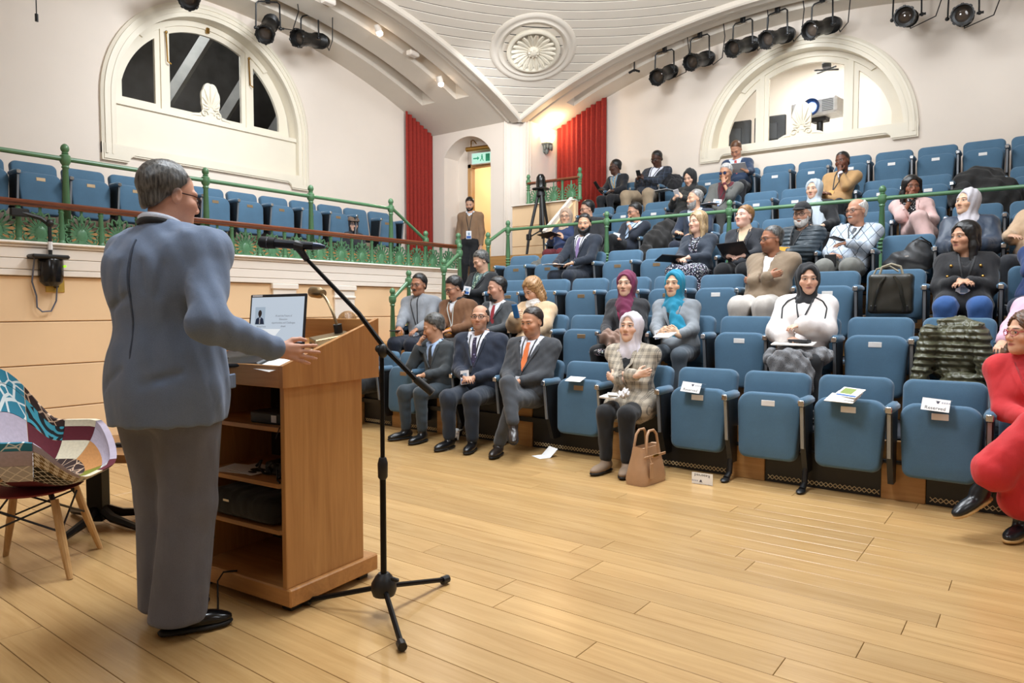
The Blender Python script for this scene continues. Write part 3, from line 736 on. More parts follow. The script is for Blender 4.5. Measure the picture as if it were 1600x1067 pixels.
# short balustrade in front of the pier
fb=thing('pier_balustrade','short mahogany-railed balustrade of green iron palmettes in front of the right curtain','balustrade',(-7.2,10.0,3.02))
b=MB(); b.box(0,1.07,-.045,.045,.345,.385,.012); b.obj('wooden_rail',M_mahogx,fb)
for x in (0.01,1.05):
    o=link('newel',newel_mesh(.53,.03),fb); o.location=(x,0,0)
for x in (.36,.71):
    o=link('baluster',baluster_mesh(.35),fb); o.location=(x,0,0)
for x in (.19,.535,.885):
    o=link('palmette',PALM,fb); o.location=(x,0,0); o.scale=(1,1,1.02)
ls=structure('wall_pier_balustrade')
MB().box(-7.48,-6.18,9.93,10.0,1.6,3.0).obj('panel',M_cream,ls)
for z in (1.95,2.3,2.65): MB().box(-7.48,-6.18,9.918,9.93,z+.006,z+.344,.004).obj('panel_board',M_cream,ls)
MB().box(-7.48,-6.18,9.87,10.06,3.0,3.02,.005).obj('ledge',M_fascia,ls)
# sloping coping from the pier balustrade down towards the seats
A_=Vector((-6.24,9.96,3.02)); B_=Vector((-6.24,9.16,2.40))
MB().box(-.06,.06,-.06,.0,0,(B_-A_).length,.008,along(A_,B_,(1,0,0))).obj('coping',M_fascia,ls)
b=MB(); b.add([(-6.27,9.96,3.0),(-6.27,9.16,2.38),(-6.27,9.16,1.6),(-6.27,9.96,1.6),(-6.21,9.96,3.0),(-6.21,9.16,2.38),(-6.21,9.16,1.6),(-6.21,9.96,1.6)],[(0,1,2,3),(4,5,6,7),(0,1,5,4),(1,2,6,5),(0,3,7,4)]); b.obj('string_wall',M_cream,ls)
# ---------------------------------------------------------------- theatre seats
def fabric(name,col):
    t=NT(name); v=t.coord('Object',(1,1,1),0); f=t.noise(v,260,2); g=t.noise(v,5,3); c=hexc(col)
    cc=t.ramp(t.math('ADD',t.math('MULTIPLY',f,.5),t.math('MULTIPLY',g,.5)),[(.3,tuple(x*.86 for x in c)),(.7,tuple(min(1,x*1.12) for x in c))])
    t.set(cc,.85,Sheen_Weight=.25); t.bump(f,.25,.002); return t.m
M_seat=fabric('blue_seat_fabric','456780'); 
M_plate=mat('brass_plate','A58D6E',.35,.7); M_platew=mat('white_plate','E4E1DE',.5)
def rounded_pad(w0,w1,h,d,rt,rb,crown=.25,n=6):
    """cushion outline in x,z: width w1 at top, w0 at bottom, rounded corners; soft front edge; thickness d along -y"""
    out=[]
    def corner(cx,cz,r,a0,a1):
        for i in range(n+1):
            a=a0+(a1-a0)*i/n; out.append((cx+r*math.cos(a),cz+r*math.sin(a)))
    corner(w1/2-rt,h-rt,rt,0,PI/2); corner(-w1/2+rt,h-rt,rt,PI/2,PI); corner(-w0/2+rb,rb,rb,PI,1.5*PI); corner(w0/2-rb,rb,rb,1.5*PI,2*PI)
    m=len(out); cz=h/2; rings=[(1.0,0),(1.0,-d*.55),(.985,-d*.8),(.955,-d*.94),(.90,-d)]
    vs=[]
    for s,y in rings:
        for x,z in out: vs.append((x*s if s<1 else x,y,cz+(z-cz)*(s if s<1 else 1)))
    for s in(.55,): 
        for x,z in out: vs.append((x*s,-d*(1+crown*.18),cz+(z-cz)*s))
    vs.append((0,-d*(1+crown*.22),cz)); k=len(rings)+1; fs=[]
    for r_ in range(k-1):
        for i in range(m): fs.append((r_*m+i,r_*m+(i+1)%m,(r_+1)*m+(i+1)%m,(r_+1)*m+i))
    for i in range(m): fs.append(((k-1)*m+i,(k-1)*m+(i+1)%m,k*m))
    fs.append(tuple(range(m))[::-1]); return vs,fs
def seat_meshes():
    D={}
    b=MB(); vs,fs=rounded_pad(.40,.445,.47,.075,.095,.055); b.add(vs,fs); D['pan']=b.mesh('seat_pan',M_seat,55)     # local: hinge at bottom, front towards -y
    b=MB(); vs,fs=rounded_pad(.45,.465,.45,.065,.06,.03); b.add(vs,fs,Matrix.Rotation(R(-11),4,'X')); D['back']=b.mesh('backrest',M_seat,55)
    b=MB(); b.box(-.22,.22,.0,.018,.0,.43,.01,Matrix.Rotation(R(-11),4,'X')); D['shell']=b.mesh('back_shell',M_oak,40)
    b=MB(); b.box(-.032,.032,-.0,.24,-.03,.03,.02); D['pad']=b.mesh('armrest_pad',M_seat,60)
    b=MB(); b.box(-.02,.02,-.012,.004,-.02,.02,.004); D['cap']=b.mesh('armrest_cap',M_chrome,40)
    b=MB(); b.add([(x,y,z) for x in(-.017,.017) for y,z in((.02,.6),(.23,.6),(.25,.12),(.13,.12),(.06,.3))],[(0,1,2,3,4),(9,8,7,6,5),(0,5,6,1),(1,6,7,2),(2,7,8,3),(3,8,9,4),(4,9,5,0)]); D['side']=b.mesh('side_panel',M_black,40)
    b=MB(); b.tube([(0,.012,.585),(0,.05,.30)],.009,4,flat=1.6); D['strip']=b.mesh('side_strip',mat('grey_strip','8D9298',.35,.5),40)
    b=MB(); b.tube([(0,.14,.2),(0,.12,.05),(0,.05,.018)],[.02,.02,.024],8); b.ball((0,.03,.014),(.03,.06,.016),10,6); D['leg']=b.mesh('leg',M_black,50)
    b=MB(); b.box(-.046,.046,-.004,0,-.02,.02,.002); D['platew']=b.mesh('number_plate',M_platew); D['plateb']=b.mesh('number_plate',M_plate)
    b=MB(); b.box(-.2,.2,-.02,.02,-.02,.02); b.tube([(-.24,0,0),(.24,0,0)],.014,8); D['bar']=b.mesh('hinge_bar',M_black)
    return D
SD=seat_meshes()
PLTXT=textmesh('RESERVED ROW',.007)   # fine print too small to read
def seat(label,x,y,z,rz=0,down=False,plate='w',group=None,legs=False,arm_left=True,arm_right=False):
    t=thing('theatre_seat',label,'seat',(x,y,z),rz,group)
    def p(nm,key,loc,rot=(0,0,0),par=t):
        o=link(nm,SD[key],par); o.location=loc; o.rotation_euler=rot; return o
    if down: pan=p('seat_pan','pan',(0,.245,.315),(R(-86),0,0))
    else:
        pan=p('seat_pan','pan',(0,.175,.175),(R(-6),0,0))
    if plate and not down:
        p('number_plate','plate'+plate,(0,-.0768,.395),(R(2),0,0),pan)
    p('backrest','back',(0,.30,.335)); p('back_shell','shell',(0,.302,.30)); p('hinge_bar','bar',(0,.21,.25))
    for on,s in((arm_left,-1),(arm_right,1)):
        if on:
            xx=s*.26
            a=p('armrest','pad',(xx,0.0,.615)); c=p('armrest_cap','cap',(0,-.004,-.004),(0,0,0),a)
            p('side_panel','side',(xx,0,0)); p('side_strip','strip',(xx,0,0))
            if legs: p('leg','leg',(xx,0,0))
    return t
# ---------------------------------------------------------------- placing the rows
PIT=.52
OFF={1:-.23,2:-.235,3:-.27,4:-.30,5:-.35,6:-.39,7:-.42}   # position of one armrest line of each row
ORD=['first','second','third','fourth','fifth','sixth','seventh','eighth','ninth','tenth','eleventh','twelfth','thirteenth','fourteenth','fifteenth']
RNAME={1:'front row',2:'second row',3:'third row',4:'fourth row',5:'fifth row',6:'sixth row',7:'top row'}
SPAN={1:(-5.95,1.0),2:(-6.05,.9),3:(-6.05,.9),4:(-6.05,.9),5:(-6.1,.9),6:(-5.9,.9),7:(-6.15,.9)}
DOWN={}    # (row, seat index) -> occupied label
def seat_x(row,px,ydep=.1,py=500):
    r=ray(px,py); X=r[0]/r[1]*(YR[row]+ydep); k=round((X-OFF[row]-PIT/2)/PIT); return OFF[row]+PIT*(k+.5),k
SEATS={}
def build_rows(occ,special):
    for row in range(1,8):
        lo,hi=SPAN[row]; k0=math.ceil((lo-OFF[row]-PIT/2)/PIT-.01); k1=math.floor((hi-OFF[row]-PIT/2)/PIT)
        ks=list(range(k0,k1+1))
        if row==5: ks=[k for k in ks]
        for i,k in enumerate(ks):
            x=OFF[row]+PIT*(k+.5); o=occ.get((row,k)); s=special.get((row,k))
            lab='%s blue seat from aisle, %s'%(ORD[i],RNAME[row])
            if s: lab+=', '+s
            elif o: lab+=', under '+o
            else: lab+=', tipped up'
            down=(o is not None) or ((row,k) in DOWN)
            SEATS[row,k]=seat(lab,x,YR[row],ZF[row],0,down,'w' if x>-2.9 or row>=5 else 'b',RNAME[row]+' seats',legs=(row==1 and i in(0,3,4,8,9,12)),arm_left=True,arm_right=(i==len(ks)-1))
def build_gallery(occ=None):
    # gallery seats face +X
    y=1.4; i=0
    ys=[8.63-.52*(j+.5) for j in range(13)][::-1]
    for i,y in enumerate(ys):
        lab='%s blue gallery seat counted from the red curtain'%ORD[len(ys)-1-i]
        lab+=', under the person in a brown cap' if occ==len(ys)-1-i else ', tipped up and empty'
        seat(lab,-8.85,y,2.10,R(90),occ==len(ys)-1-i,'b','gallery seats',arm_left=True,arm_right=(i==len(ys)-1))
# ---------------------------------------------------------------- figures: smooth implicit surfaces meshed by surface nets
V=lambda *a: np.array(a,float)
def nrm_(v): v=np.asarray(v,float); return v/max(np.linalg.norm(v),1e-9)
class Sdf:
    def __init__(s): s.ops=[]
    def add(s,fn,lo,hi,k=.02,op='u'): s.ops.append((fn,np.asarray(lo,float),np.asarray(hi,float),k,op)); return s
    def cap(s,a,b,ra,rb=None,k=.02,op='u'):
        a=V(*a);b=V(*b); rb=ra if rb is None else rb; ba=b-a; L=max(ba@ba,1e-12)
        def fn(P):
            q=P-a.astype(np.float32); t=np.clip((q@ba.astype(np.float32))/L,0,1)
            q=q-t[...,None]*ba.astype(np.float32); return np.sqrt(np.einsum('...i,...i',q,q))-(ra+(rb-ra)*t)
        m=max(ra,rb); return s.add(fn,np.minimum(a,b)-m,np.maximum(a,b)+m,k,op)
    def ell(s,c,r,A=None,k=.02,op='u'):
        c=V(*c);r=V(*r); A=np.eye(3) if A is None else np.asarray(A,float)   # rows = local axes
        def fn(P):
            q=(P-c.astype(np.float32))@A.T.astype(np.float32); u=q/r.astype(np.float32); k0=np.sqrt(np.einsum('...i,...i',u,u)); u=u/r.astype(np.float32); k1=np.sqrt(np.einsum('...i,...i',u,u))+1e-6
            return k0*(k0-1)/k1
        e=np.sqrt(((A*r[:,None])**2).sum(0)); return s.add(fn,c-e,c+e,k,op)
    def rbox(s,c,h,rad=.01,A=None,k=.01,op='u'):
        c=V(*c);h=V(*h); A=np.eye(3) if A is None else np.asarray(A,float)
        def fn(P):
            q=np.abs((P-c.astype(np.float32))@A.T.astype(np.float32))-(h-rad).astype(np.float32)
            return np.sqrt((np.maximum(q,0)**2).sum(-1))+np.minimum(q.max(-1),0)-rad
        e=np.abs(A*h[:,None]).sum(0); return s.add(fn,c-e,c+e,k,op)
    def at(s,P):
        P=np.asarray(P,np.float32); D=np.full(P.shape[:-1],1.0,np.float32)
        for fn,lo,hi,k,op in s.ops: D=comb(D,fn(P),k,op)
        return D
    def grid(s,h):
        us=[o for o in s.ops if o[4]=='u']; lo=np.min([o[1] for o in us],0)-2.5*h; hi=np.max([o[2] for o in us],0)+2.5*h
        n=np.ceil((hi-lo)/h).astype(int)+1; ax=[(lo[i]+h*np.arange(n[i])).astype(np.float32) for i in range(3)]
        D=np.full(n,1.0,np.float32)
        for fn,l,u,k,op in s.ops:
            m=k+2*h; i0=np.maximum(np.floor((l-m-lo)/h).astype(int),0); i1=np.minimum(np.ceil((u+m-lo)/h).astype(int)+1,n)
            if (i1<=i0).any(): continue
            sl=tuple(slice(a,b) for a,b in zip(i0,i1))
            P=np.stack(np.meshgrid(ax[0][sl[0]],ax[1][sl[1]],ax[2][sl[2]],indexing='ij'),-1)
            D[sl]=comb(D[sl],fn(P),k,op)
        return D,lo,ax
    def mesh(s,name,h,m,noise=0,wl=.09,seed=0,local=None,M=None,attr=None,aniso=(1,1,1)):
        D,lo,ax=s.grid(h)
        if noise:
            g=np.random.default_rng(seed)
            for q in range(4):
                d=nrm_(g.normal(size=3)*aniso)*2*PI/(wl*(.55+.3*q)); ph=g.uniform(0,6.28)
                D+=(noise*(.9-.15*q)*np.sin(ax[0][:,None,None]*d[0]+ax[1][None,:,None]*d[1]+ax[2][None,None,:]*d[2]+ph)).astype(np.float32)
        v,f=snet(D,lo,h); return npmesh(name,v,f,m,M,attr)
def comb(D,d,k,op):
    if op=='u':
        if k<=0: return np.minimum(D,d)
        t=np.maximum(k-np.abs(D-d),0)/k; return np.minimum(D,d)-t*t*k*.25
    if op=='s': d=-d
    if k<=0: return np.maximum(D,d)
    t=np.maximum(k-np.abs(D-d),0)/k; return np.maximum(D,d)+t*t*k*.25
_E=[((0,0,0),(1,0,0)),((0,1,0),(1,1,0)),((0,0,1),(1,0,1)),((0,1,1),(1,1,1)),((0,0,0),(0,1,0)),((1,0,0),(1,1,0)),((0,0,1),(0,1,1)),((1,0,1),(1,1,1)),((0,0,0),(0,0,1)),((1,0,0),(1,0,1)),((0,1,0),(0,1,1)),((1,1,0),(1,1,1))]
def snet(D,lo,h):
    S=D<0; c=np.zeros(tuple(x-1 for x in D.shape),np.int8)
    for i in(0,1):
        for j in(0,1):
            for k in(0,1): c+=S[i:D.shape[0]-1+i,j:D.shape[1]-1+j,k:D.shape[2]-1+k]
    act=np.argwhere((c>0)&(c<8))
    if len(act)==0: return np.zeros((0,3)),np.zeros((0,4),int)
    pos=np.zeros((len(act),3)); cnt=np.zeros(len(act))
    for a,b in _E:
        a=np.array(a);b=np.array(b); d0=D[tuple((act+a).T)]; d1=D[tuple((act+b).T)]; x=(d0<0)!=(d1<0)
        t=np.where(x,d0/np.where(x,d0-d1,1),0); pos+=x[:,None]*(a+t[:,None]*(b-a)); cnt+=x
    v=lo+h*(act+pos/cnt[:,None]); vid=np.full(c.shape,-1,np.int32); vid[tuple(act.T)]=np.arange(len(act)); F=[]
    for ax in range(3):
        sl0=[slice(None)]*3; sl1=[slice(None)]*3; sl0[ax]=slice(0,-1); sl1[ax]=slice(1,None)
        A=S[tuple(sl0)]; B=S[tuple(sl1)]; o1,o2=(ax+1)%3,(ax+2)%3
        e=np.argwhere(A!=B); e=e[(e[:,o1]>0)&(e[:,o2]>0)&(e[:,o1]<D.shape[o1]-1)&(e[:,o2]<D.shape[o2]-1)]
        if len(e)==0: continue
        u1=np.zeros(3,int);u1[o1]=1;u2=np.zeros(3,int);u2[o2]=1
        q=np.stack([vid[tuple((e-u1-u2).T)],vid[tuple((e-u2).T)],vid[tuple(e.T)],vid[tuple((e-u1).T)]],1)
        fl=~A[tuple(e.T)]; q[fl]=q[fl][:,::-1]; F.append(q)
    F=np.concatenate(F); F=F[(F>=0).all(1)]; return v,F
def npmesh(name,v,f,m,M=None,attr=None):
    me=bpy.data.meshes.new(name)
    if attr: vv=[(a,fn(v)) for a,fn in attr]
    if M is not None: v=v@np.array(M)[:3,:3].T+np.array(M)[:3,3]
    n,q=len(v),len(f); me.vertices.add(n); me.vertices.foreach_set('co',np.ascontiguousarray(v,np.float32).ravel())
    me.loops.add(4*q); me.loops.foreach_set('vertex_index',np.ascontiguousarray(f,np.int32).ravel())
    me.polygons.add(q); me.polygons.foreach_set('loop_start',np.arange(0,4*q,4,dtype=np.int32))
    me.update(calc_edges=True); me.materials.append(m); me.shade_smooth()
    if attr:
        for a,val in vv:
            at=me.attributes.new(a,'FLOAT_VECTOR','POINT'); at.data.foreach_set('vector',np.ascontiguousarray(val,np.float32).ravel())
    return me
# ---------------------------------------------------------------- skin with features placed in head coordinates (x sideways, y forward, z up)
SCALP={'short':.018,'receding':.030,'crop':.018,'parted':.017,'thin':.026,'curly':0,'bun':.008}
def skin_mat(name,tone,lip=None,brow='2A1E18',stubble=0,beardc='2A221E',eye='2B1A10',scalp=None):
    if name in MATS: return MATS[name]
    t=NT(name); c=hexc(tone); at=t.n('ShaderNodeAttribute',attribute_name='hc').outputs['Vector']
    sp=t.n('ShaderNodeSeparateXYZ'); t.l(at,sp.inputs[0]); ax=t.math('ABSOLUTE',sp.outputs[0])
    cb=t.n('ShaderNodeCombineXYZ'); t.l(ax,cb.inputs[0]); t.l(sp.outputs[1],cb.inputs[1]); t.l(sp.outputs[2],cb.inputs[2]); sy=cb.outputs[0]
    def ell(cn,r,soft=.25):
        d=t.vmath('LENGTH',t.vmath('DIVIDE',t.vmath('SUBTRACT',sy,tuple(cn)),tuple(r))); return t.maprange(d,1+soft,1-soft)
    nz=t.noise(t.coord('Object'),30,3)
    col=t.ramp(nz,[(.3,tuple(x*.93 for x in c)),(.7,tuple(min(1,x*1.05) for x in c))])
    warm=(min(1,c[0]*1.02),c[1]*.80,c[2]*.74)
    col=t.mix(t.math('MULTIPLY',ell((.045,.075,-.035),(.03,.05,.03),.6),.5),col,warm)
    col=t.mix(t.math('MULTIPLY',ell((0,.11,-.03),(.02,.03,.02),.6),.35),col,warm)
    if stubble: col=t.mix(t.math('MULTIPLY',ell((0,.06,-.092),(.066,.065,.042),.35),stubble),col,hexc(beardc))
    col=t.mix(t.math('MULTIPLY',ell((.031,.085,.004),(.021,.03,.014),.5),.35),col,tuple(x*.55 for x in c))
    if scalp:
        m=t.math('SUBTRACT',sp.outputs[2],t.math('MULTIPLY',sp.outputs[1],1.12)); m=t.maprange(m,scalp[1]-.016,scalp[1]+.008); m=t.math('MULTIPLY',m,t.maprange(sp.outputs[1],.12,.09)); col=t.mix(t.math('MULTIPLY',m,.8,clamp=True),col,hexc(scalp[0]))
    lc=hexc(lip) if lip else (c[0]*.72,c[1]*.48,c[2]*.45)
    col=t.mix(t.math('MULTIPLY',ell((0,.095,-.067),(.026,.03,.0095),.3),.85),col,lc)
    col=t.mix(t.math('MULTIPLY',ell((0,.095,-.0665),(.024,.03,.0018),.5),.8),col,(.06,.02,.02))
    col=t.mix(ell((.031,.088,.003),(.0135,.03,.0050),.25),col,(.50,.46,.43))
    col=t.mix(ell((.0305,.088,.0035),(.0060,.03,.0056),.2),col,hexc(eye))
    col=t.mix(t.math('MULTIPLY',ell((.031,.088,.0080),(.0165,.03,.0028),.4),.8),col,(.03,.02,.02))
    col=t.mix(t.math('MULTIPLY',ell((.033,.088,.0265),(.021,.03,.0048),.45),.85),col,hexc(brow))
    t.set(col,.5,Subsurface_Weight=.0); t.b.inputs['Specular IOR Level'].default_value=.35
    MATS[name]=t.m; return t.m
SKULL=((0,-.016,.036),(.076,.096,.086))
def head_sdf(wide=1.0,jaw=1.0):
    s=Sdf(); w=wide
    s.ell(SKULL[0],(SKULL[1][0]*w,SKULL[1][1],SKULL[1][2]),k=0)
    s.ell((0,.018,-.036),(.064*w,.072,.086),k=.03)
    s.ell((0,.045,-.085),(.046*jaw*w,.045,.035),k=.03)
    s.ell((0,.066,-.104),(.024*jaw,.024,.018),k=.02)
    for q in(1,-1):
        s.ell((q*.043*w,.058,-.028),(.026,.026,.024),k=.025)
        s.cap((q*.014,.082,.024),(q*.048,.068,.022),.011,k=.016)
    for q in(1,-1): s.ell((q*.031,.103,.003),(.021,.018,.013),k=.012,op='s')
    s.cap((0,.082,.010),(0,.104,-.030),.0085,.0125,k=.012)
    for q in(1,-1):
        s.ell((q*.0115,.096,-.037),(.009,.012,.008),k=.007)
        s.ell((q*.031,.0755,.003),(.0145,.0145,.0115),k=.004)
    s.ell((0,.083,-.0625),(.024,.012,.007),k=.006); s.ell((0,.081,-.0735),(.021,.013,.0075),k=.006)
    for q in(1,-1):
        s.ell((q*.078*w,-.012,-.006),(.009,.020,.032),k=.006)
        s.ell((q*.086*w,-.006,-.002),(.005,.010,.018),k=.004,op='s')
    return s
def hair_sdf(style,w=1.0):
    s=Sdf(); c,r=SKULL
    if style in('short','receding','crop','curly','fringe','parted','thin'):
        th={'short':.012,'receding':.009,'crop':.007,'curly':.020,'fringe':.010,'parted':.014,'thin':.009}[style]
        s.ell((c[0],c[1]-.012,c[2]+(.006 if style!='fringe' else 0)),(r[0]*w+th*.75,r[1]+th*.9,r[2]+th*1.0),k=0)
        s.ell((0,-.06,-.03),(.062*w+th*.4,.045,.05),k=.02)
        t={'short':.018,'receding':.030,'crop':.018,'curly':-.004,'fringe':.012,'parted':.017,'thin':.026}[style]
        def cut(P): return -(P[...,2]-1.12*P[...,1]-t-.004*np.sin(P[...,0]*140)-.004*np.sin(P[...,0]*67+1))/1.5
        s.add(cut,(-.2,-.2,-.2),(.2,.2,.2),.008,'i')
        if style!='fringe':
            for q in(1,-1): s.ell((q*.058*w,.062,.062),(.022,.035,.030),k=.012,op='s')
        if style=='fringe': s.ell((0,.01,.105),(.068*w,.098,.070),k=.01,op='s')
        if style=='thin': s.ell((0,.05,.11),(.05*w,.045,.05),k=.01,op='s')
        for q in(1,-1): s.ell((q*.085*w,.0,-.006),(.02,.026,.034),k=.006,op='s')
    elif style in('long','longwavy','bob'):
        s.ell((c[0],c[1]-.006,c[2]+.004),(r[0]*w+.018,r[1]+.016,r[2]+.016),k=0)
        s.ell((0,-.065,-.06),(.088,.055,.13 if style!='bob' else .09),k=.03)
        L=-.27 if style=='long' else (-.24 if style=='longwavy' else -.13); f=.022 if style=='long' else .034
        for q in(1,-1):
            s.cap((q*.074,.012,.06),(q*.086,.0,-.08),.028,.030,k=.03); s.cap((q*.086,.0,-.08),(q*(.09 if style=='long' else .105),.03,L),.032,f,k=.03)
        def cut(P): return -(P[...,2]*.55-1.0*P[...,1]+.052-.35*np.abs(P[...,0])+np.where(P[...,2]<-.1,.5,0))/1.3
        s.ell((0,.075,-.025),(.058,.075,.105),k=.012,op='s'); s.ell((0,.09,-.12),(.055,.06,.09),k=.01,op='s')
    elif style=='bun':
        s.ell((c[0],c[1]-.005,c[2]+.002),(r[0]*w+.009,r[1]+.010,r[2]+.009),k=0); s.ell((0,-.115,.03),(.035,.03,.035),k=.012)
        s.ell((0,-.06,-.03),(.060,.045,.05),k=.02)
        def cut(P): return -(P[...,2]-1.0*P[...,1]-.008)/1.45
        s.add(cut,(-.2,-.2,-.2),(.2,.2,.2),.008,'i')
        for q in(1,-1): s.ell((q*.085*w,.0,-.006),(.02,.026,.034),k=.006,op='s')
    elif style=='cap':
        s.ell((0,-.014,.05),(r[0]*w+.012,r[1]+.012,.088),k=0)
        def cut(P): return -(P[...,2]-.048-.12*P[...,1])
        s.add(cut,(-.2,-.2,-.2),(.2,.2,.2),.006,'i')
        s.ell((0,.10,.052),(.066,.066,.010),k=.01)
    elif style=='beanie': pass
    return s
def beard_sdf(style):
    s=Sdf()
    th=.010 if style!='thickbeard' else .018
    s.ell((0,.018,-.040),(.064+th,.072+th*.6,.086+th*.4),k=0); s.ell((0,.045,-.087),(.048+th,.047+th,.037+th),k=.03); s.ell((0,.066,-.108),(.026+th,.024+th*.6,.02+th),k=.02)
    def cut(P): return (P[...,2]+.036+.55*np.maximum(P[...,1]-.045,0)*1.0-.25*np.maximum(np.abs(P[...,0])-.045,0)*3)
    s.add(cut,(-.2,-.2,-.25),(.2,.2,.2),.006,'i')
    def back(P): return -(P[...,1]-.012)
    s.add(back,(-.2,-.2,-.25),(.2,.2,.2),.006,'i')
    s.ell((0,.105,-.068),(.024,.03,.0125),k=.006,op='s')
    if style=='goatee':
        def side(P): return np.abs(P[...,0])-.034
        s.add(side,(-.2,-.2,-.25),(.2,.2,.2),.006,'i')
    return s
def must_sdf():
    s=Sdf()
    for q in(1,-1): s.cap((q*.004,.098,-.053),(q*.024,.086,-.058),.0075,.005,k=.004)
    return s
def hair_mat(name,a,b):
    key='hair_'+name
    if key in MATS: return MATS[key]
    t=NT(key); v=t.coord('Object',(60,60,9)); f=t.noise(v,2,3); c=t.ramp(f,[(.35,hexc(a)),(.65,hexc(b))]); t.set(c,.4); t.bump(f,.45,.004); MATS[key]=t.m; return t.m
HAIR={'black':('0C0B0B','1C1A1A'),'dark':('1B1512','33271F'),'grey':('5A5856','A5A29E'),'silver':('8A8886','C9C6C2'),'white':('B5B2AE','E2E0DC'),'salt':('1E1E1F','65635F'),'brown':('3A2416','6B452A'),'blonde':('7A5734','B98F60'),'lightbrown':('5B3C22','A47B4B'),'ashblonde':('7E6648','BFA279')}
# ---------------------------------------------------------------- hands
def hand(s,W,d,n,side,sc=1.0,curl=.5,spread=.1,rad=1.0):
    """wrist W, pointing d, palm normal n; side=+1 left hand / -1 right hand; adds palm, four unequal fingers and a side thumb"""
    d=nrm_(d); n=np.asarray(n,float); n=nrm_(n-d*(n@d)); x=np.cross(d,n)*side     # x points to the thumb side
    P=lambda a,b,c: W+(x*a+d*b+n*c)*sc
    r=.0085*sc*rad
    s.cap(P(0,-.02,0),P(0,.012,0),.024*sc,.022*sc,k=.02)
    s.cap(P(.018,.02,0),P(.026,.078,0),.014*sc,.0125*sc,k=.012); s.cap(P(0,.015,0),P(.004,.085,-.002),.0145*sc,.0125*sc,k=.014); s.cap(P(-.016,.02,0),P(-.024,.076,0),.0135*sc,.011*sc,k=.012)
    for i,(bx,by,L) in enumerate(((.028,.084,.070),(.0095,.090,.078),(-.0095,.087,.072),(-.027,.078,.056))):
        a=-curl*.4; ang=spread*(1.5-i)*.6; p=P(bx,by,0); fx=x*math.sin(ang)+d*math.cos(ang)
        for j,l in enumerate((.44,.31,.25)):
            a+=curl*(.75 if j==0 else .9)
            q=p+(fx*math.cos(a)+n*math.sin(a))*L*l*sc
            s.cap(p,q,r*(1.02-.1*j),r*(.94-.1*j),k=.004); p=q
    p=P(.026,.022,.004); q=P(.050,.050,.014+.01*curl); u=P(.058,.078,.018+.02*curl); w_=P(.056,.098,.022+.03*curl)
    s.cap(p,q,.013*sc,.0115*sc,k=.012); s.cap(q,u,.0108*sc*rad,.0095*sc*rad,k=.005); s.cap(u,w_,.0092*sc*rad,.008*sc*rad,k=.004)
def ik(S,T,l1,l2,pole):
    S=V(*S);T=V(*T); d=T-S; L=np.linalg.norm(d); m=(l1+l2)*.995
    if L>m: T=S+d*m/L; d=T-S; L=m
    L=max(L,abs(l1-l2)+.02)
    a=(l1*l1-l2*l2+L*L)/(2*L); h=math.sqrt(max(l1*l1-a*a,0)); u=nrm_(d); p=np.asarray(pole,float); p=nrm_(p-u*(p@u)); return S+u*a+p*h,T
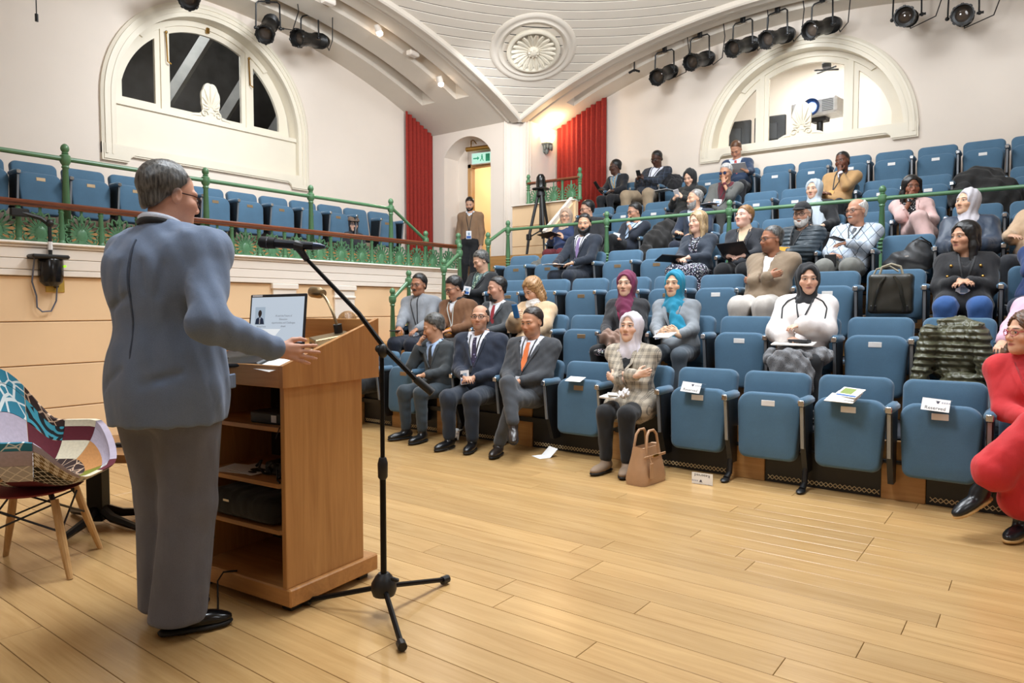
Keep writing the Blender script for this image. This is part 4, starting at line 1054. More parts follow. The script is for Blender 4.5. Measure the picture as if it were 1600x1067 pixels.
# ---------------------------------------------------------------- building a dressed figure
def cloth_mat(name,col,kind='plain',col2=None,scale=1.0,rough=.85):
    key='cloth_'+name
    if key in MATS: return MATS[key]
    t=NT(key); c=hexc(col); v=t.coord('Object'); n1=t.noise(v,7,4); n2=t.noise(t.coord('Object',(300,300,300)),1,2)
    f=t.math('ADD',t.math('MULTIPLY',n1,.6),t.math('MULTIPLY',n2,.4))
    base=t.ramp(f,[(.3,tuple(x*.82 for x in c)),(.7,tuple(min(1,x*1.14) for x in c))])
    if kind!='plain': c2=hexc(col2)
    def lines(axis,per,w):
        sp=t.n('ShaderNodeSeparateXYZ'); t.l(v,sp.inputs[0]); q=t.math('FRACT',t.math('MULTIPLY',sp.outputs[axis],1/per)); return t.math('LESS_THAN',q,w)
    def diag(a,b,cc,per,w):
        q=t.vmath('DOT_PRODUCT',v,(a/per,b/per,cc/per)); return t.math('LESS_THAN',t.math('FRACT',q),w)
    if kind=='check':      # glen check: crossing groups of fine dark lines
        g=t.math('ADD',t.math('MULTIPLY',lines(0,.05,.5),lines(0,.0083,.5)),t.math('MULTIPLY',lines(2,.05,.5),lines(2,.0083,.5)))
        g=t.math('MULTIPLY',g,.55,clamp=True); base=t.mix(g,base,c2)
    if kind=='plaid':
        g=t.math('MAXIMUM',lines(0,.06,.09),lines(2,.06,.09)); base=t.mix(t.math('MULTIPLY',g,.7),base,c2)
    if kind=='argyle':
        d1=diag(1,0,.72,.105,.5); d2=diag(1,0,-.72,.105,.5); x=t.math('ABSOLUTE',t.math('SUBTRACT',d1,d2)); base=t.mix(t.math('MULTIPLY',x,.45),base,c2)
        g=t.math('MAXIMUM',diag(1,0,.72,.105,.06),diag(1,0,-.72,.105,.06)); base=t.mix(g,base,hexc('3A4656'))
    if kind in('floral','dots','leafy'):
        vo=t.n('ShaderNodeTexVoronoi'); vo.inputs['Scale'].default_value={'floral':55,'dots':45,'leafy':48}[kind]*scale; t.l(v,vo.inputs['Vector'])
        m=t.math('LESS_THAN',vo.outputs['Distance'],{'floral':.38,'dots':.26,'leafy':.42}[kind])
        if kind=='floral':
            vc=t.n('ShaderNodeHueSaturation'); t.l(vo.outputs['Color'],vc.inputs['Color']); vc.inputs['Saturation'].default_value=.35; base=t.mix(m,base,t.mix(.45,vc.outputs[0],c2))
        else: base=t.mix(m,base,c2)
    if kind=='quilt':
        sp=t.n('ShaderNodeSeparateXYZ'); t.l(v,sp.inputs[0]); q=t.math('SINE',t.math('MULTIPLY',sp.outputs[2],2*PI/.045)); t.bump(q,.6,.012)
    elif kind=='stripe':
        base=t.mix(t.math('MULTIPLY',lines(0,.008,.4),.35),base,c2)
    t.set(base,rough,Sheen_Weight=.15)
    if kind!='quilt':
        w1=t.noise(t.coord('Object',(6,6,3.2)),1,1.5,.4,.7); w2=t.noise(t.coord('Object',(17,17,9)),1,1,.4,.6)
        h=t.math('ADD',t.math('MULTIPLY',w1,1.3),t.math('ADD',t.math('MULTIPLY',w2,.30),t.math('MULTIPLY',n2,.03))); t.bump(h,.5,.035)
    MATS[key]=t.m; return t.m
RES={0:(.0045,.0095),1:(.0062,.0125),2:(.0067,.0135),3:(.0074,.015),4:(.008,.0155),5:(.0088,.017),6:(.0094,.018),7:(.0098,.0185)}
PERSON=[0]
def figure(label,root,J,S):
    PERSON[0]+=1; sd=PERSON[0]
    t=thing('person',label,'person',root,0,S.get('group'))
    hb,hc=RES[S.get('res',3)]
    H,N,Hd,side,f=[V(*J[k]) for k in('H','N','Hd','side','f')]
    u=nrm_(N-H); L=np.linalg.norm(N-H); ft=nrm_(f-u*(f@u)); sd_ax=np.cross(u,ft)*1.0
    if sd_ax@side<0: sd_ax=-sd_ax
    sc=S.get('sc',min(max(L/.5,.9),1.1)); hs=S.get('hs',1.0); fat=S.get('fat',0); A=np.array([sd_ax,ft,u])
    T=lambda x,fw,up: H+sd_ax*x+ft*fw+u*up
    Sl,Sr=J['Sl'],J['Sr']; arms=((J['Sl'],J['El'],J['Wl'],-1,'l'),(J['Sr'],J['Er'],J['Wr'],1,'r'))
    # head frame
    b=nrm_(J['hd']); c=nrm_(V(0,0,1)-b*b[2]); a=np.cross(b,c)
    ro=R(S.get('roll',0)); a,c=a*math.cos(ro)+c*math.sin(ro),c*math.cos(ro)-a*math.sin(ro)
    Rm=np.array([a,b,c]).T; Mh=Matrix([[*(Rm[i]*hs),Hd[i]] for i in range(3)]+[[0,0,0,1]])
    toH=lambda P:((P-Hd.astype(np.float32))@Rm.astype(np.float32))/hs
    hl=lambda x,y,z: Hd+Rm@V(x,y,z)*hs
    wide=S.get('wide',1.0); HS=head_sdf(wide,S.get('jaw',1.0))
    hr=S.get('hair'); scalp=(HAIR[hr[1]][0],SCALP[hr[0]]) if hr and hr[0] in SCALP and not S.get('hijab') else None
    skin=skin_mat('skin_'+S['skin']+'_'+str(S.get('stub',0))+S.get('lip','')+str(hr if scalp else ''),S['skin'],S.get('lip'),S.get('brow','2A1E18'),S.get('stub',0),scalp=scalp)
    B=Sdf(); e=.15*hs
    B.add(lambda P: HS.at(toH(P))*hs,Hd-e,Hd+e,0)
    B.cap(hl(0,-.022,-.055),N+u*.0,.050*hs,.057*hs,k=.03)
    B.cap(N,H,.05,.03,k=.03); B.cap(Sl,Sr,.022,k=.03)
    for s_,E_,W_,sg,n in arms:
        B.cap(s_,E_,.020,.020,k=.01); B.cap(E_,W_,.022,.0235,k=.01)
        hd_=S.get('h'+n,{}); d=hd_.get('d'); d=nrm_(V(*d)) if d is not None else nrm_(W_-E_)
        hand(B,W_,d,V(*hd_.get('n',(0,0,-1))),sg,S.get('hsc',.87),hd_.get('c',.55),hd_.get('sp',.12))
    link('body',B.mesh('body',hb,skin,attr=[('hc',lambda v:(v-Hd)@Rm/hs)]),t)
    # hair, head coverings, face hair, glasses
    hr=S.get('hair')
    if hr:
        st,cl=hr; hm=hair_mat(cl,*HAIR[cl])
        link('hair',hair_sdf(st,wide).mesh('hair',max(.0065,hb),hm,.0022 if st in('curly','longwavy') or S.get('curly') else .0009,.03,sd,M=Mh),t)
    if S.get('cap'): link('cap',hair_sdf('cap',wide*(1.14 if S.get('hijab') else 1)).mesh('cap',max(.0055,hb),cloth_mat('cap_'+S['cap'],S['cap']),M=Mh@Matrix.Scale(1.14 if S.get('hijab') else 1,4)),t)
    if S.get('beard'):
        st,cl=S['beard']; hm=hair_mat(cl,*HAIR[cl])
        if st!='must': link('beard',beard_sdf(st).mesh('beard',max(.005,hb*.9),hm,.0012,.02,sd,M=Mh),t)
        if st in('must','beard','goatee','thickbeard'): link('moustache',must_sdf().mesh('moustache',.004,hm,M=Mh),t)
    if S.get('glasses'):
        g=MB(); r_=.0024
        for q in(1,-1):
            g.tube([(q*.0325+.0245*math.cos(x)*(1-.12*abs(math.sin(2*x))),.1035-.012*abs(math.cos(x))*(1 if q*math.cos(x)>0 else 0),.002+.0185*math.sin(x)) for x in [2*PI*i/14 for i in range(14)]],r_,5,closed=True)
            g.tube([(q*.057,.091,.008),(q*.078*wide,.05,.010),(q*.080*wide,-.01,.008)],r_,5)
        g.tube([(-.009,.104,.006),(0,.107,.009),(.009,.104,.006)],r_,5)
        me=g.mesh('glasses',mat('glasses_'+S['glasses'],S['glasses'],.3)); me.transform(Mh); link('glasses',me,t)
        if S.get('tint'):
            g=MB()
            for q in(1,-1): g.ball((q*.0325,.1,.002),(.022,.003,.0165),12,6)
            me=g.mesh('lenses',mat('tinted_lens',S['tint'],.1)); me.transform(Mh); link('lenses',me,t)
    hj=S.get('hijab')
    if hj:
        K=Sdf(); w_=.092*wide
        env=Sdf(); env.ell((0,-.012,.030),(w_+.002,.110,.106),k=0); env.ell((0,-.008,-.045),(w_-.008,.094,.10),k=.04); env.cap((0,.008,-.115),(0,-.015,-.17),.064,.075,k=.03)
        K.add(lambda P: env.at(toH(P))*hs,Hd-.27*hs,Hd+.17*hs,0)
        K.cap(hl(0,-.01,-.13),N,.066*hs,.085,k=.04)
        K.ell(N-u*.05+ft*.01,(.150*sc,.105,.070),A,k=.05)
        if hj.get('drape',1)>.5: K.ell(N-u*.10+ft*.05,(.095*sc,.075,.11*hj.get('drape',1)),A,k=.05)
        if hj.get('tail'):
            x0,l=hj['tail']; K.cap(T(x0*.3,.10,L-.05),T(x0,.135,L-l),.045,.055,k=.03); K.cap(T(x0*.3+.03,.10,L-.05),T(x0+.05,.125,L-l*.95),.04,.045,k=.03)
        fc=Sdf(); fc.ell((0,.10,-.012),(.057*wide,.080,.098),k=0)
        K.add(lambda P: fc.at(toH(P))*hs,Hd-.2,Hd+.2,.012,'s')
        link('hijab',K.mesh('hijab',hc*.8,cloth_mat('hijab_'+hj['c'],hj['c'],hj.get('kind','plain'),hj.get('c2')),.0036,.085,sd,aniso=(1,1,.35)),t)
    # torso garments
    bw=S.get('bw',1.08 if S.get('bust') else 1.17)
    def torso(K,o,k=.07,belly=None):
        bl=fat if belly is None else belly
        K.ell(T(0,.0,.03),(.160*sc*bw+o+bl*.5,.125*sc+o+bl*.4,.14),A,k=0)
        K.ell(T(0,.012+bl*.6,.32*L),(.142*sc*bw+o+bl*.7,.112*sc+o+bl,.19*sc),A,k=k)
        K.ell(T(0,.012,.70*L),(.158*sc*bw+o+bl*.3,.114*sc+o+bl*.3,.17*sc),A,k=k)
        K.cap(Sl,Sr,.060*sc+o*.7,k=.05)
        for s_ in(Sl,Sr): K.cap(N+u*.012,s_+u*.01,.047*sc+o*.5,.055*sc+o*.6,k=.04)
        if S.get('bust'):
            for q in(1,-1): K.ell(T(q*.068*sc,.085,.64*L),(.062+o*.5,.05+o*.5,.062),A,k=.05)
    tp=S['top']; o=tp.get('o',.014)
    def sleeves(K,o,short=0.0,loose=0):
        for s_,E_,W_,sg,n in arms:
            K.cap(s_,E_,.060*sc+o*.8,.049*sc+o*.7+loose,k=.045)
            we=W_+(E_-W_)*(short+.10); K.cap(E_,we,.049*sc+o*.7+loose,.035*sc+o*.7+loose,k=.03)
    def neckcut(K,r,dz=.0):
        K.cap(N-u*.01+ft*.035,N+u*.16+ft*.06,r,r*1.15,k=.012,op='s')
    G=Sdf(); torso(G,o); sleeves(G,o,tp.get('short',0),tp.get('loose',0))
    if tp.get('hem',1):
        G.ell(T(0,.05,.02),(.172*sc+o+fat*.5,.15+o+fat*.5,.11),A,k=.05)
    if tp.get('long'):   # coat skirts over the thighs
        for hip,kn in ((J['HLl'],J['Kl']),(J['HLr'],J['Kr'])): G.cap(hip,hip+(kn-hip)*tp['long'],.105*sc+o,.10*sc+o,k=.05)
    vo=tp.get('v')
    if vo is not None:
        vz=vo*L; vw=tp.get('vw',.092)
        HH,sa,fa,ua=H.astype(np.float32),sd_ax.astype(np.float32),ft.astype(np.float32),u.astype(np.float32)
        def wedge(P):
            q=P-HH; x=np.abs(q@sa); z=q@ua; fw=q@fa
            return np.maximum(np.maximum((x-vw*np.clip((z-vz)/(L-vz),0,1.3)-.004)*.9,-fw+.02),vz-z)
        G.add(wedge,H+u*vz-.2,N+u*.1+.2,.008,'s')
        if tp.get('open'):
            def gap(P):
                q=P-HH; x=np.abs(q@sa); z=q@ua; return np.maximum(np.maximum(x-tp['open'],-(q@fa)+.02),z-vz-.02)
            G.add(gap,H-.25,N+.2,.01,'s')
    if tp.get('extra'): tp['extra'](G,T,A)
    neckcut(G,tp.get('neck',.058))
    link(tp.get('name','jacket'),G.mesh('garment',hc,cloth_mat(tp['c']+tp.get('kind','plain'),tp['c'],tp.get('kind','plain'),tp.get('c2'),rough=tp.get('rough',.85)),tp.get('wr',.0018),tp.get('wl',.10),sd,aniso=tp.get('an',(1,1,.45))),t)
    outer=[G]; Ssh=None
    sh=S.get('shirt')
    if sh:
        K=Sdf(); torso(K,.003,belly=fat*.9); 
        K.rbox(T(0,.16,.55*L),(.16,.20,.5*L+.02),.01,A,k=.005,op='i')
        if sh.get('tn'): K.cap(N-u*.02+ft*.0,N+u*.045+ft*.012,.066,.063,k=.02)
        else: neckcut(K,.054)
        link(sh.get('name','shirt'),K.mesh('shirt',hc*.9,cloth_mat(sh['c']+sh.get('kind','plain'),sh['c'],sh.get('kind','plain'),sh.get('c2')),.002,.06,sd+99),t); Ssh=K; outer.append(K)
        if S.get('cuff',1) and not sh.get('tn'):
            for s_,E_,W_,sg,n in arms:
                d=nrm_(W_-E_); me=MB().tube([W_-d*.035,W_-d*.004],.034*sc+.002,14).mesh('cuff',cloth_mat(sh['c']+sh.get('kind','plain'),sh['c'])); link('cuff',me,t)
    def proj(x,up,off,surf):
        x=np.asarray(x);up=np.asarray(up); tt=np.linspace(.32,-.08,90)
        P=H+x[:,None,None]*sd_ax+up[:,None,None]*u+tt[None,:,None]*ft
        D=np.min([k.at(P) for k in surf],0)<0; i=np.argmax(D,1); return H+x[:,None]*sd_ax+up[:,None]*u+(tt[i]+off)[:,None]*ft
    def ribbon(nm,pts,w,off,surf,m,th=.004,n=10):
        pts=np.array(pts,float); s_=np.linspace(0,1,len(pts)); q=np.linspace(0,1,n); X=np.interp(q,s_,pts[:,0]); U=np.interp(q,s_,pts[:,1]); W_=np.interp(q,np.linspace(0,1,len(w)),w)
        dx=np.gradient(X);du=np.gradient(U); ln=np.hypot(dx,du)+1e-9; nx,nu=-du/ln,dx/ln
        cols=[]
        for k in(-.5,0,.5): cols.append(proj(X+nx*W_*k,U+nu*W_*k,off,surf))
        vs=[];fs=[]
        for lay in(th,0):
            for i in range(n):
                for k in range(3): vs.append(cols[k][i]+ft*(lay-th/2))
        for i in range(n-1):
            for k in range(2):
                a_=i*3+k; fs.append((a_,a_+1,a_+4,a_+3)); a_+=3*n; fs.append((a_,a_+3,a_+4,a_+1))
            for k in(0,2): a_=i*3+k; fs.append((a_,a_+3,a_+3+3*n,a_+3*n))
        for i in(0,n-1): fs.append((3*i,3*i+1,3*i+1+3*n,3*i+3*n)); fs.append((3*i+1,3*i+2,3*i+2+3*n,3*i+1+3*n))
        return MB().add(vs,fs).obj(nm,m,t,ang=60)
    ce=cloth_mat(tp['c']+tp.get('kind','plain'),tp['c'])
    if vo is not None and tp.get('lapel',1):
        for q in(1,-1):
            ribbon('lapel',[(q*.060,L+.0),(q*(tp.get('vw',.092)*.98),L*.86),(q*.012,vo*L+.02)],[.03,.062,.018],.008,[G],ce,.011)
    if S.get('tie'):
        tc=S['tie']; m=cloth_mat('tie_'+tc,tc,*S.get('tiek',()),rough=.5)
        ribbon('tie',[(0,L-.035),(0,L*.55),(0,L*.12)],[.032,.055,.075],.006,[Ssh],m,.007)
    if sh and sh.get('collar',1) and not sh.get('tn'):
        b_=MB(); pts=[]
        for i in range(17):
            an=-PI/2+ (PI*2)*i/16; pts.append(N+u*(.022-.028*max(0,-math.sin(an)*-1))+sd_ax*.061*math.cos(an)*1.0+ft*(.012+.064*math.sin(an))-u*.02*math.sin(an))
        b_.tube(pts,.011,6,closed=False); b_.obj('collar',cloth_mat(sh['c']+sh.get('kind','plain'),sh['c']),t,ang=60)
    if tp.get('collar'):
        b_=MB(); pts=[]
        for i in range(15):
            an=-PI*1.15+PI*1.3*i/14+PI; an=PI*(1.5)+PI*1.45*(i/14-.5)+PI; 
            pts.append(N+u*.03+sd_ax*.078*math.sin(PI*1.5*(i/14-.5))+ft*(-.078*math.cos(PI*1.5*(i/14-.5))+.02)-u*.03*(abs(i/14-.5)*2)**2)
        b_.tube(pts,[.012]+[.024]*13+[.012],7); b_.obj('coat_collar',cloth_mat('col_'+tp['collar'],tp['collar']),t,ang=60)
    if S.get('scarf'):
        K=Sdf(); K.ell(N+u*.015+ft*.02,(.105,.10,.05),A,k=0); K.ell(N-u*.03+ft*.075,(.085,.05,.05),A,k=.03); K.cap(hl(0,0,-.13),N+u*.2,.055,k=.01,op='s')
        link('scarf',K.mesh('scarf',hc,cloth_mat('scarf_'+S['scarf'],S['scarf']),.006,.04,sd),t)
    la=S.get('lan')
    if la:
        surf=[k for k in outer]; zc=la.get('z',.45)*L; x0=la.get('x',0.0); m=cloth_mat('lanyard_'+la.get('c','15161A'),la.get('c','15161A'),rough=.6)
        zt=L+.005
        for q in(1,-1): ribbon('lanyard',[(q*.060,zt),(q*.05+x0*.3,L*.82),(x0,zc)],[.012,.012,.012],.006,surf,m,.003,12)
        if la.get('b','E9EAEE'):
            p=proj([x0],[zc-.055],.012,surf)[0]; bw,bh=la.get('s',(.085,.115)); Mb=frame(p,sd_ax,u,ft*1.0)
            bd=MB().box(-bw/2,bw/2,-bh/2,bh/2,-.002,.002,0,Mb).obj('badge',mat('badge_'+la.get('b','E9EAEE'),la.get('b','E9EAEE'),.4),t)
            if la.get('b','E9EAEE')=='E9EAEE':
                MB().box(-bw*.42,bw*.42,-bh*.45,-bh*.12,.002,.0032,0,Mb).obj('badge_band',mat('badge_blue','2F5FA8',.4),bd)
                MB().box(-bw*.2,bw*.25,-bh*.05,bh*.3,.002,.0032,0,Mb).obj('badge_photo',mat('badge_photo','8FA6BC',.4),bd)
    # legs
    lg=S['legs']; oc=.012+lg.get('o',0); K=Sdf()
    K.ell(H+V(0,0,-.005),(.162*sc+oc+fat*.4,.135*sc+oc,.115*sc+oc),A if S.get('stand') else None,k=0)
    for hip,kn,an in ((J['HLl'],J['Kl'],J['Al']),(J['HLr'],J['Kr'],J['Ar'])):
        K.cap(hip,kn,.085*sc+oc,.060*sc+oc,k=.04); ea=an+(kn-an)*lg.get('crop',.06) if not S.get('stand') else an-V(0,0,.03); K.cap(kn,ea,.060*sc+oc,.042*sc+oc+lg.get('flare',0),k=.03)
    if lg.get('skirt'):
        kl,kr=J['Kl'],J['Kr']; K.cap(kl,kr,.075,k=.06); K.cap((J['HLl']+kl)/2,(J['HLr']+kr)/2,.095,k=.06)
        ml=kl+(J['Al']-kl)*.75; mr=kr+(J['Ar']-kr)*.75; K.cap(kl,ml,.08,.10,k=.06); K.cap(kr,mr,.08,.10,k=.06); K.cap(ml,mr,.09,k=.06)
    if S.get('stand'): K.rbox((J['Al']+J['Ar'])/2-V(0,0,.098-.058+.5),(.8,.8,.5),.001,None,.004,'s')
    link(lg.get('name','trousers'),K.mesh('trousers',hc*1.2,cloth_mat('leg_'+lg['c']+lg.get('kind','plain'),lg['c'],lg.get('kind','plain'),lg.get('c2')),.0018,.13,sd+7,aniso=lg.get('an',(1,1,1))),t)
    shc=S.get('shoe','141416'); hsx=max(.0075,hc*.75)
    for an,td,kn in ((J['Al'],J['tl'],J['Kl']),(J['Ar'],J['tr'],J['Kr'])):
        td=nrm_(td); upv=nrm_(V(0,0,1)-td*td[2]); X=np.cross(td,upv); A2=np.array([X,td,upv])
        an0=an-upv*.01; F=lambda a_,b_,c_: an0+X*a_+td*b_+upv*c_
        K=Sdf(); K.ell(F(0,-.01,-.032),(.036,.062,.042),A2,k=0); K.ell(F(0,.075,-.045),(.043,.075,.032),A2,k=.03); K.ell(F(0,.145,-.053),(.034,.05,.023),A2,k=.03); K.cap(F(0,0,-.01),an+(kn-an)*(.10+S.get('boot',0)),.040,.043,k=.02)
        K.rbox(F(0,.05,-.116),(.2,.4,.04),.001,A2,k=.002,op='s')
        o_=link('shoe',K.mesh('shoe',hsx,mat('leather_'+shc,shc,S.get('shr',.28))),t)
        So=Sdf(); So.ell(F(0,-.012,-.072),(.038,.060,.03),A2,k=0); So.ell(F(0,.10,-.072),(.045,.098,.03),A2,k=.03)
        So.rbox(F(0,.06,-.071),(.2,.4,.009),.001,A2,k=.001,op='i'); link('sole',So.mesh('sole',.0095,mat('sole_'+S.get('sole','0E0E0F'),S.get('sole','0E0E0F'),.6)),o_)
        if S.get('sock'): MB().tube([an+upv*.0,an+(kn-an)*.30],.043,12).obj('sock',cloth_mat('sock_'+S['sock'],S['sock']),t)
    return t,dict(T=T,proj=proj,hl=hl,L=L,N=N,u=u,ft=ft,sd=sd_ax,root=V(*root),G=G,ribbon=ribbon,outer=outer,J=J)
SPEAK=V(-2.5,1.5,1.62)
OCC={}
def seated(label,px,py,row,occ,**S):
    yh=S.get('yh',.20); x,k=seat_x(row,S.get('spx',px),.15); OCC[row,k]=occ
    P=onY(px,py,YR[row]+yh); root=V(x,YR[row]+.115,ZF[row]); Hd=P-root
    by=R(S.get('by',0)); f=V(math.sin(by),-math.cos(by),0); side=V(math.cos(by),math.sin(by),0)
    H=V(S.get('hx',0),.03,.485)+0*f; hs=S.get('hs',.95)
    fa=S.get('face')
    if fa is None:
        g=nrm_(SPEAK-P)
        if S.get('look')=='down': g=nrm_(V(f[0],f[1],-.75))
    else:
        ya,pi_=R(fa[0]),R(fa[1]); g=V(math.sin(ya)*math.cos(pi_),-math.cos(ya)*math.cos(pi_),-math.sin(pi_))
    N=Hd-V(0,0,.172*hs)-V(g[0],g[1],0)*(.03*hs+max(0,-g[2])*.06)
    L=np.linalg.norm(N-H); sc=min(max(L/.5,.86),1.08)*S.get('scm',1); S['sc']=sc; u=nrm_(N-H)
    M=H+u*(L-.062*sc); shw=S.get('shw',.172 if S.get('bust') else .192)*sc
    J=dict(H=H,N=N,Hd=Hd,side=side,f=f,hd=g,Sl=M+side*shw,Sr=M-side*shw)
    pos=lambda q: H+side*q[0]+f*q[1]+V(0,0,1)*q[2]
    pose=S.get('pose','lap'); PR={'lap':((.085,.27,.13),(-.085,.27,.13)),'clasp':((.055,.25,.14),(-.055,.25,.14)),'knees':((.13,.36,.13),(-.13,.36,.13)),
        'cross':((-.105,.19,.215),(.10,.235,.25)),'phone':((.05,.27,.25),(-.06,.27,.25)),'read':((.12,.30,.20),(-.12,.30,.20)),'phoneL':((.05,.28,.26),(-.11,.30,.12)),'phoneR':((.11,.30,.12),(-.05,.28,.26))}
    wl,wr=PR.get(pose,PR['lap']); wl,wr=pos(wl),pos(wr)
    if 'wl' in S: wl=pos(S['wl'])
    if 'wr' in S: wr=pos(S['wr'])
    chin=S.get('chin')   # hand raised to the face: 'l' or 'r'
    if chin:
        q=Hd+g*.115*hs-V(0,0,.10*hs)+side*(.03 if chin=='l' else -.03)+f*.03-V(0,0,.05)
        if chin=='l': wl=q
        else: wr=q
        S.setdefault('h'+chin,dict(d=tuple(nrm_(V(0,0,1)-side*(.25 if chin=='l' else -.25)-g*.25)),n=tuple(-g),c=1.1))
    ua,fa_=.285*sc,.255*sc
    for n,s_,w_,q in (('l',J['Sl'],wl,1),('r',J['Sr'],wr,-1)):
        pole=V(*S['pole'+n]) if 'pole'+n in S else side*q*.7-f*.35+V(0,0,-.9)
        if pose=='cross': pole=side*q*.8-f*.1+V(0,0,-.9)
        if chin==n: pole=side*q*.35+f*.3+V(0,0,-1)
        E_,W_=ik(s_,w_,ua,fa_,pole); J['E'+n],J['W'+n]=E_,W_
    if pose=='cross':
        S.setdefault('hl',dict(d=tuple(nrm_(-side*.8-f*.55+V(0,0,.1))),n=tuple(nrm_(-f+side*.6)),c=.7,sp=.03)); S.setdefault('hr',dict(d=tuple(nrm_(side*.85-f*.45+V(0,0,.25))),n=tuple(nrm_(-f-side*.6)),c=.6,sp=.05))
    if pose in('clasp','lap'):
        S.setdefault('hl',dict(d=tuple(nrm_(-side*.75+f*.5-V(0,0,.15))),n=(0,.25,-1),c=.6)); S.setdefault('hr',dict(d=tuple(nrm_(side*.75+f*.5-V(0,0,.1))),n=(0,.25,-1),c=.6))
    if pose in('phone','read','phoneL','phoneR'):
        if pose!='phoneR': S.setdefault('hl',dict(d=tuple(nrm_(f*.45-side*.5+V(0,0,.45))),n=tuple(nrm_(-side-f*.2+V(0,0,.3))),c=1.0))
        if pose!='phoneL': S.setdefault('hr',dict(d=tuple(nrm_(f*.45+side*.5+V(0,0,.45))),n=tuple(nrm_(side-f*.2+V(0,0,.3))),c=1.0))
    ls=S.get('lsc',sc); J['HLl']=H+side*.085*ls+V(0,0,-.012); J['HLr']=H-side*.085*ls+V(0,0,-.012)
    kw=S.get('kw',.115); J['Kl']=H+side*kw+f*.43*ls+V(0,0,-.03); J['Kr']=H-side*kw+f*.43*ls+V(0,0,-.03)
    J['Al']=V(*J['Kl'])+f*S.get('af',-.02)+V(0,0,.10-J['Kl'][2])+side*.0; J['Ar']=V(*J['Kr'])+f*S.get('af',-.02)+V(0,0,.10-J['Kr'][2])
    J['tl']=f+side*.18; J['tr']=f-side*.18
    cr=S.get('legx')     # leg crossed over the other at the knee
    if cr:
        o='r' if cr=='l' else 'l'; q=1 if cr=='l' else -1
        J['K'+cr]=H-side*q*.02+f*.42*ls+V(0,0,.13); J['A'+cr]=J['K'+cr]-side*q*S.get('crx',.14)+f*.13+V(0,0,-S.get('crz',.36)); J['t'+cr]=f*.85-side*q*.5-V(0,0,.40)
        J['K'+o]=H-side*q*.08+f*.42*ls+V(0,0,.0); J['A'+o]=J['K'+o]+V(0,0,.10-J['K'+o][2])+f*-.02+side*q*S.get('plx',0)
    S['res']=S.get('res',row)
    t,info=figure(label,tuple(root),J,S); info['S']=S; info['H']=H; info['f']=f; info['side']=side; info['pos']=lambda *q: root+pos(q); info['t']=t
    return info
# ---------------------------------------------------------------- the audience
NAVY='1B2538'; BLK='131417'; CHAR='33373B'
def suit(c=CHAR,v=.36,**k): return dict(c=c,v=v,**k)
def items(nm,label,cat,info,loc,dims,col,d=(0,1,0),up=(0,0,1),group=None,rough=.5,extra=None):
    """a small flat thing held at a place given in the sitter's frame: x to the sitter's left, forward, up from the hip"""
    p=info['pos'](*loc); s,f=info['side'],info['f']; z=V(0,0,1)
    Y=nrm_(s*d[0]+f*d[1]+z*d[2]); Z=s*up[0]+f*up[1]+z*up[2]; Z=nrm_(Z-Y*(Z@Y)); X=np.cross(Y,Z)
    a,b_,c=dims; mb=MB().box(-a/2,a/2,-b_/2,b_/2,-c/2,c/2,min(.004,c*.4))
    o=mb.obj(nm,mat(nm+'_'+col,col,rough),None,label=label,cat=cat,group=group)
    o.matrix_world=frame(p,X,Y,Z)
    if extra:
        for n2,(x0,x1,y0,y1),c2 in extra: MB().box(x0*a,x1*a,y0*b_,y1*b_,c/2,c/2+.0012).obj(n2,mat(n2+'_'+c2,c2,.4),o)
    return o
# front row
P={}
P['hid']=seated('person with light brown hair, only the crown visible behind the lectern',543,507,1,'the person behind the lectern',skin='D2A587',spx=575,hair=('bob','lightbrown'),top=dict(c='3A3A40',name='jumper'),legs=dict(c=BLK),look='down')
P['A']=seated('grey-haired man in a dark suit and pale blue shirt with fingers on his chin',677,511,1,'the pensive grey-haired man',skin='C8997C',stub=.25,hair=('short','salt'),top=suit('343A3E'),shirt=dict(c='A9C4EA'),tie='15181E',legs=dict(c='2F3A42'),chin='r',wl=(.05,.26,.13),face=(-46,20),by=-4)
P['B']=seated('bald man with glasses, navy suit and spotted tie, hands resting in his lap',750,497,1,'the bald man with glasses',skin='C4957A',stub=.35,hair=('fringe','dark'),glasses='1A1A1C',top=suit(NAVY),shirt=dict(c='E6E8F2'),tie='2A2440',tiek=('dots','8A86B0'),legs=dict(c='1C2634'),pose='clasp',lan=dict(z=.28,x=-.02,s=(.085,.125)),fat=.02,by=12)
P['C']=seated('man in a charcoal suit and orange tie with legs crossed and hands folded',831,503,1,'the man in an orange tie',skin='C99577',stub=.45,hair=('receding','dark'),top=suit('3A3D42'),shirt=dict(c='E4E6F0'),tie='E0763C',legs=dict(c='3E4248'),pose='clasp',face=(-4,12),legx='r',plx=.16,crx=.12,crz=.30,sock='7F8C7C',shoe='2E2622',lan=dict(c='17181C',z=.3,s=(.07,.09)),fat=.035,wide=1.08,jaw=1.15,by=8)
P['D']=seated('woman in a grey checked blazer and pale hijab sitting with folded arms',986,512,1,'the woman in a checked blazer',skin='D8AE95',lip='A86A60',hijab=dict(c='CFC8CF',drape=1.0),top=dict(c='B5A996',kind='check',c2='2E2B2A',v=.25,vw=.05,o=.02,long=.45),shirt=dict(c='16181C',collar=0),legs=dict(c='111317'),pose='cross',shoe='8C7763',shr=.85,boot=.28,bust=1,kw=.085,by=6)
P['E']=seated('woman with curly brown hair, red glasses and a bright red trouser suit at right edge',1603,520,1,'the woman in a red suit',skin='D9A98C',lip='B0554E',hair=('bob','brown'),glasses='A5323A',top=dict(c='C3262B',v=.3,vw=.05,o=.02),shirt=dict(c='B92329',tn=1,name='rollneck'),legs=dict(c='C3262B',o=.022,flare=.04,crop=.30),pose='clasp',legx='l',crx=.24,crz=.35,shoe='14161A',boot=.3,sole='C9A26A',bust=1,face=(-50,0),hx=.04,curly=1,by=-8)
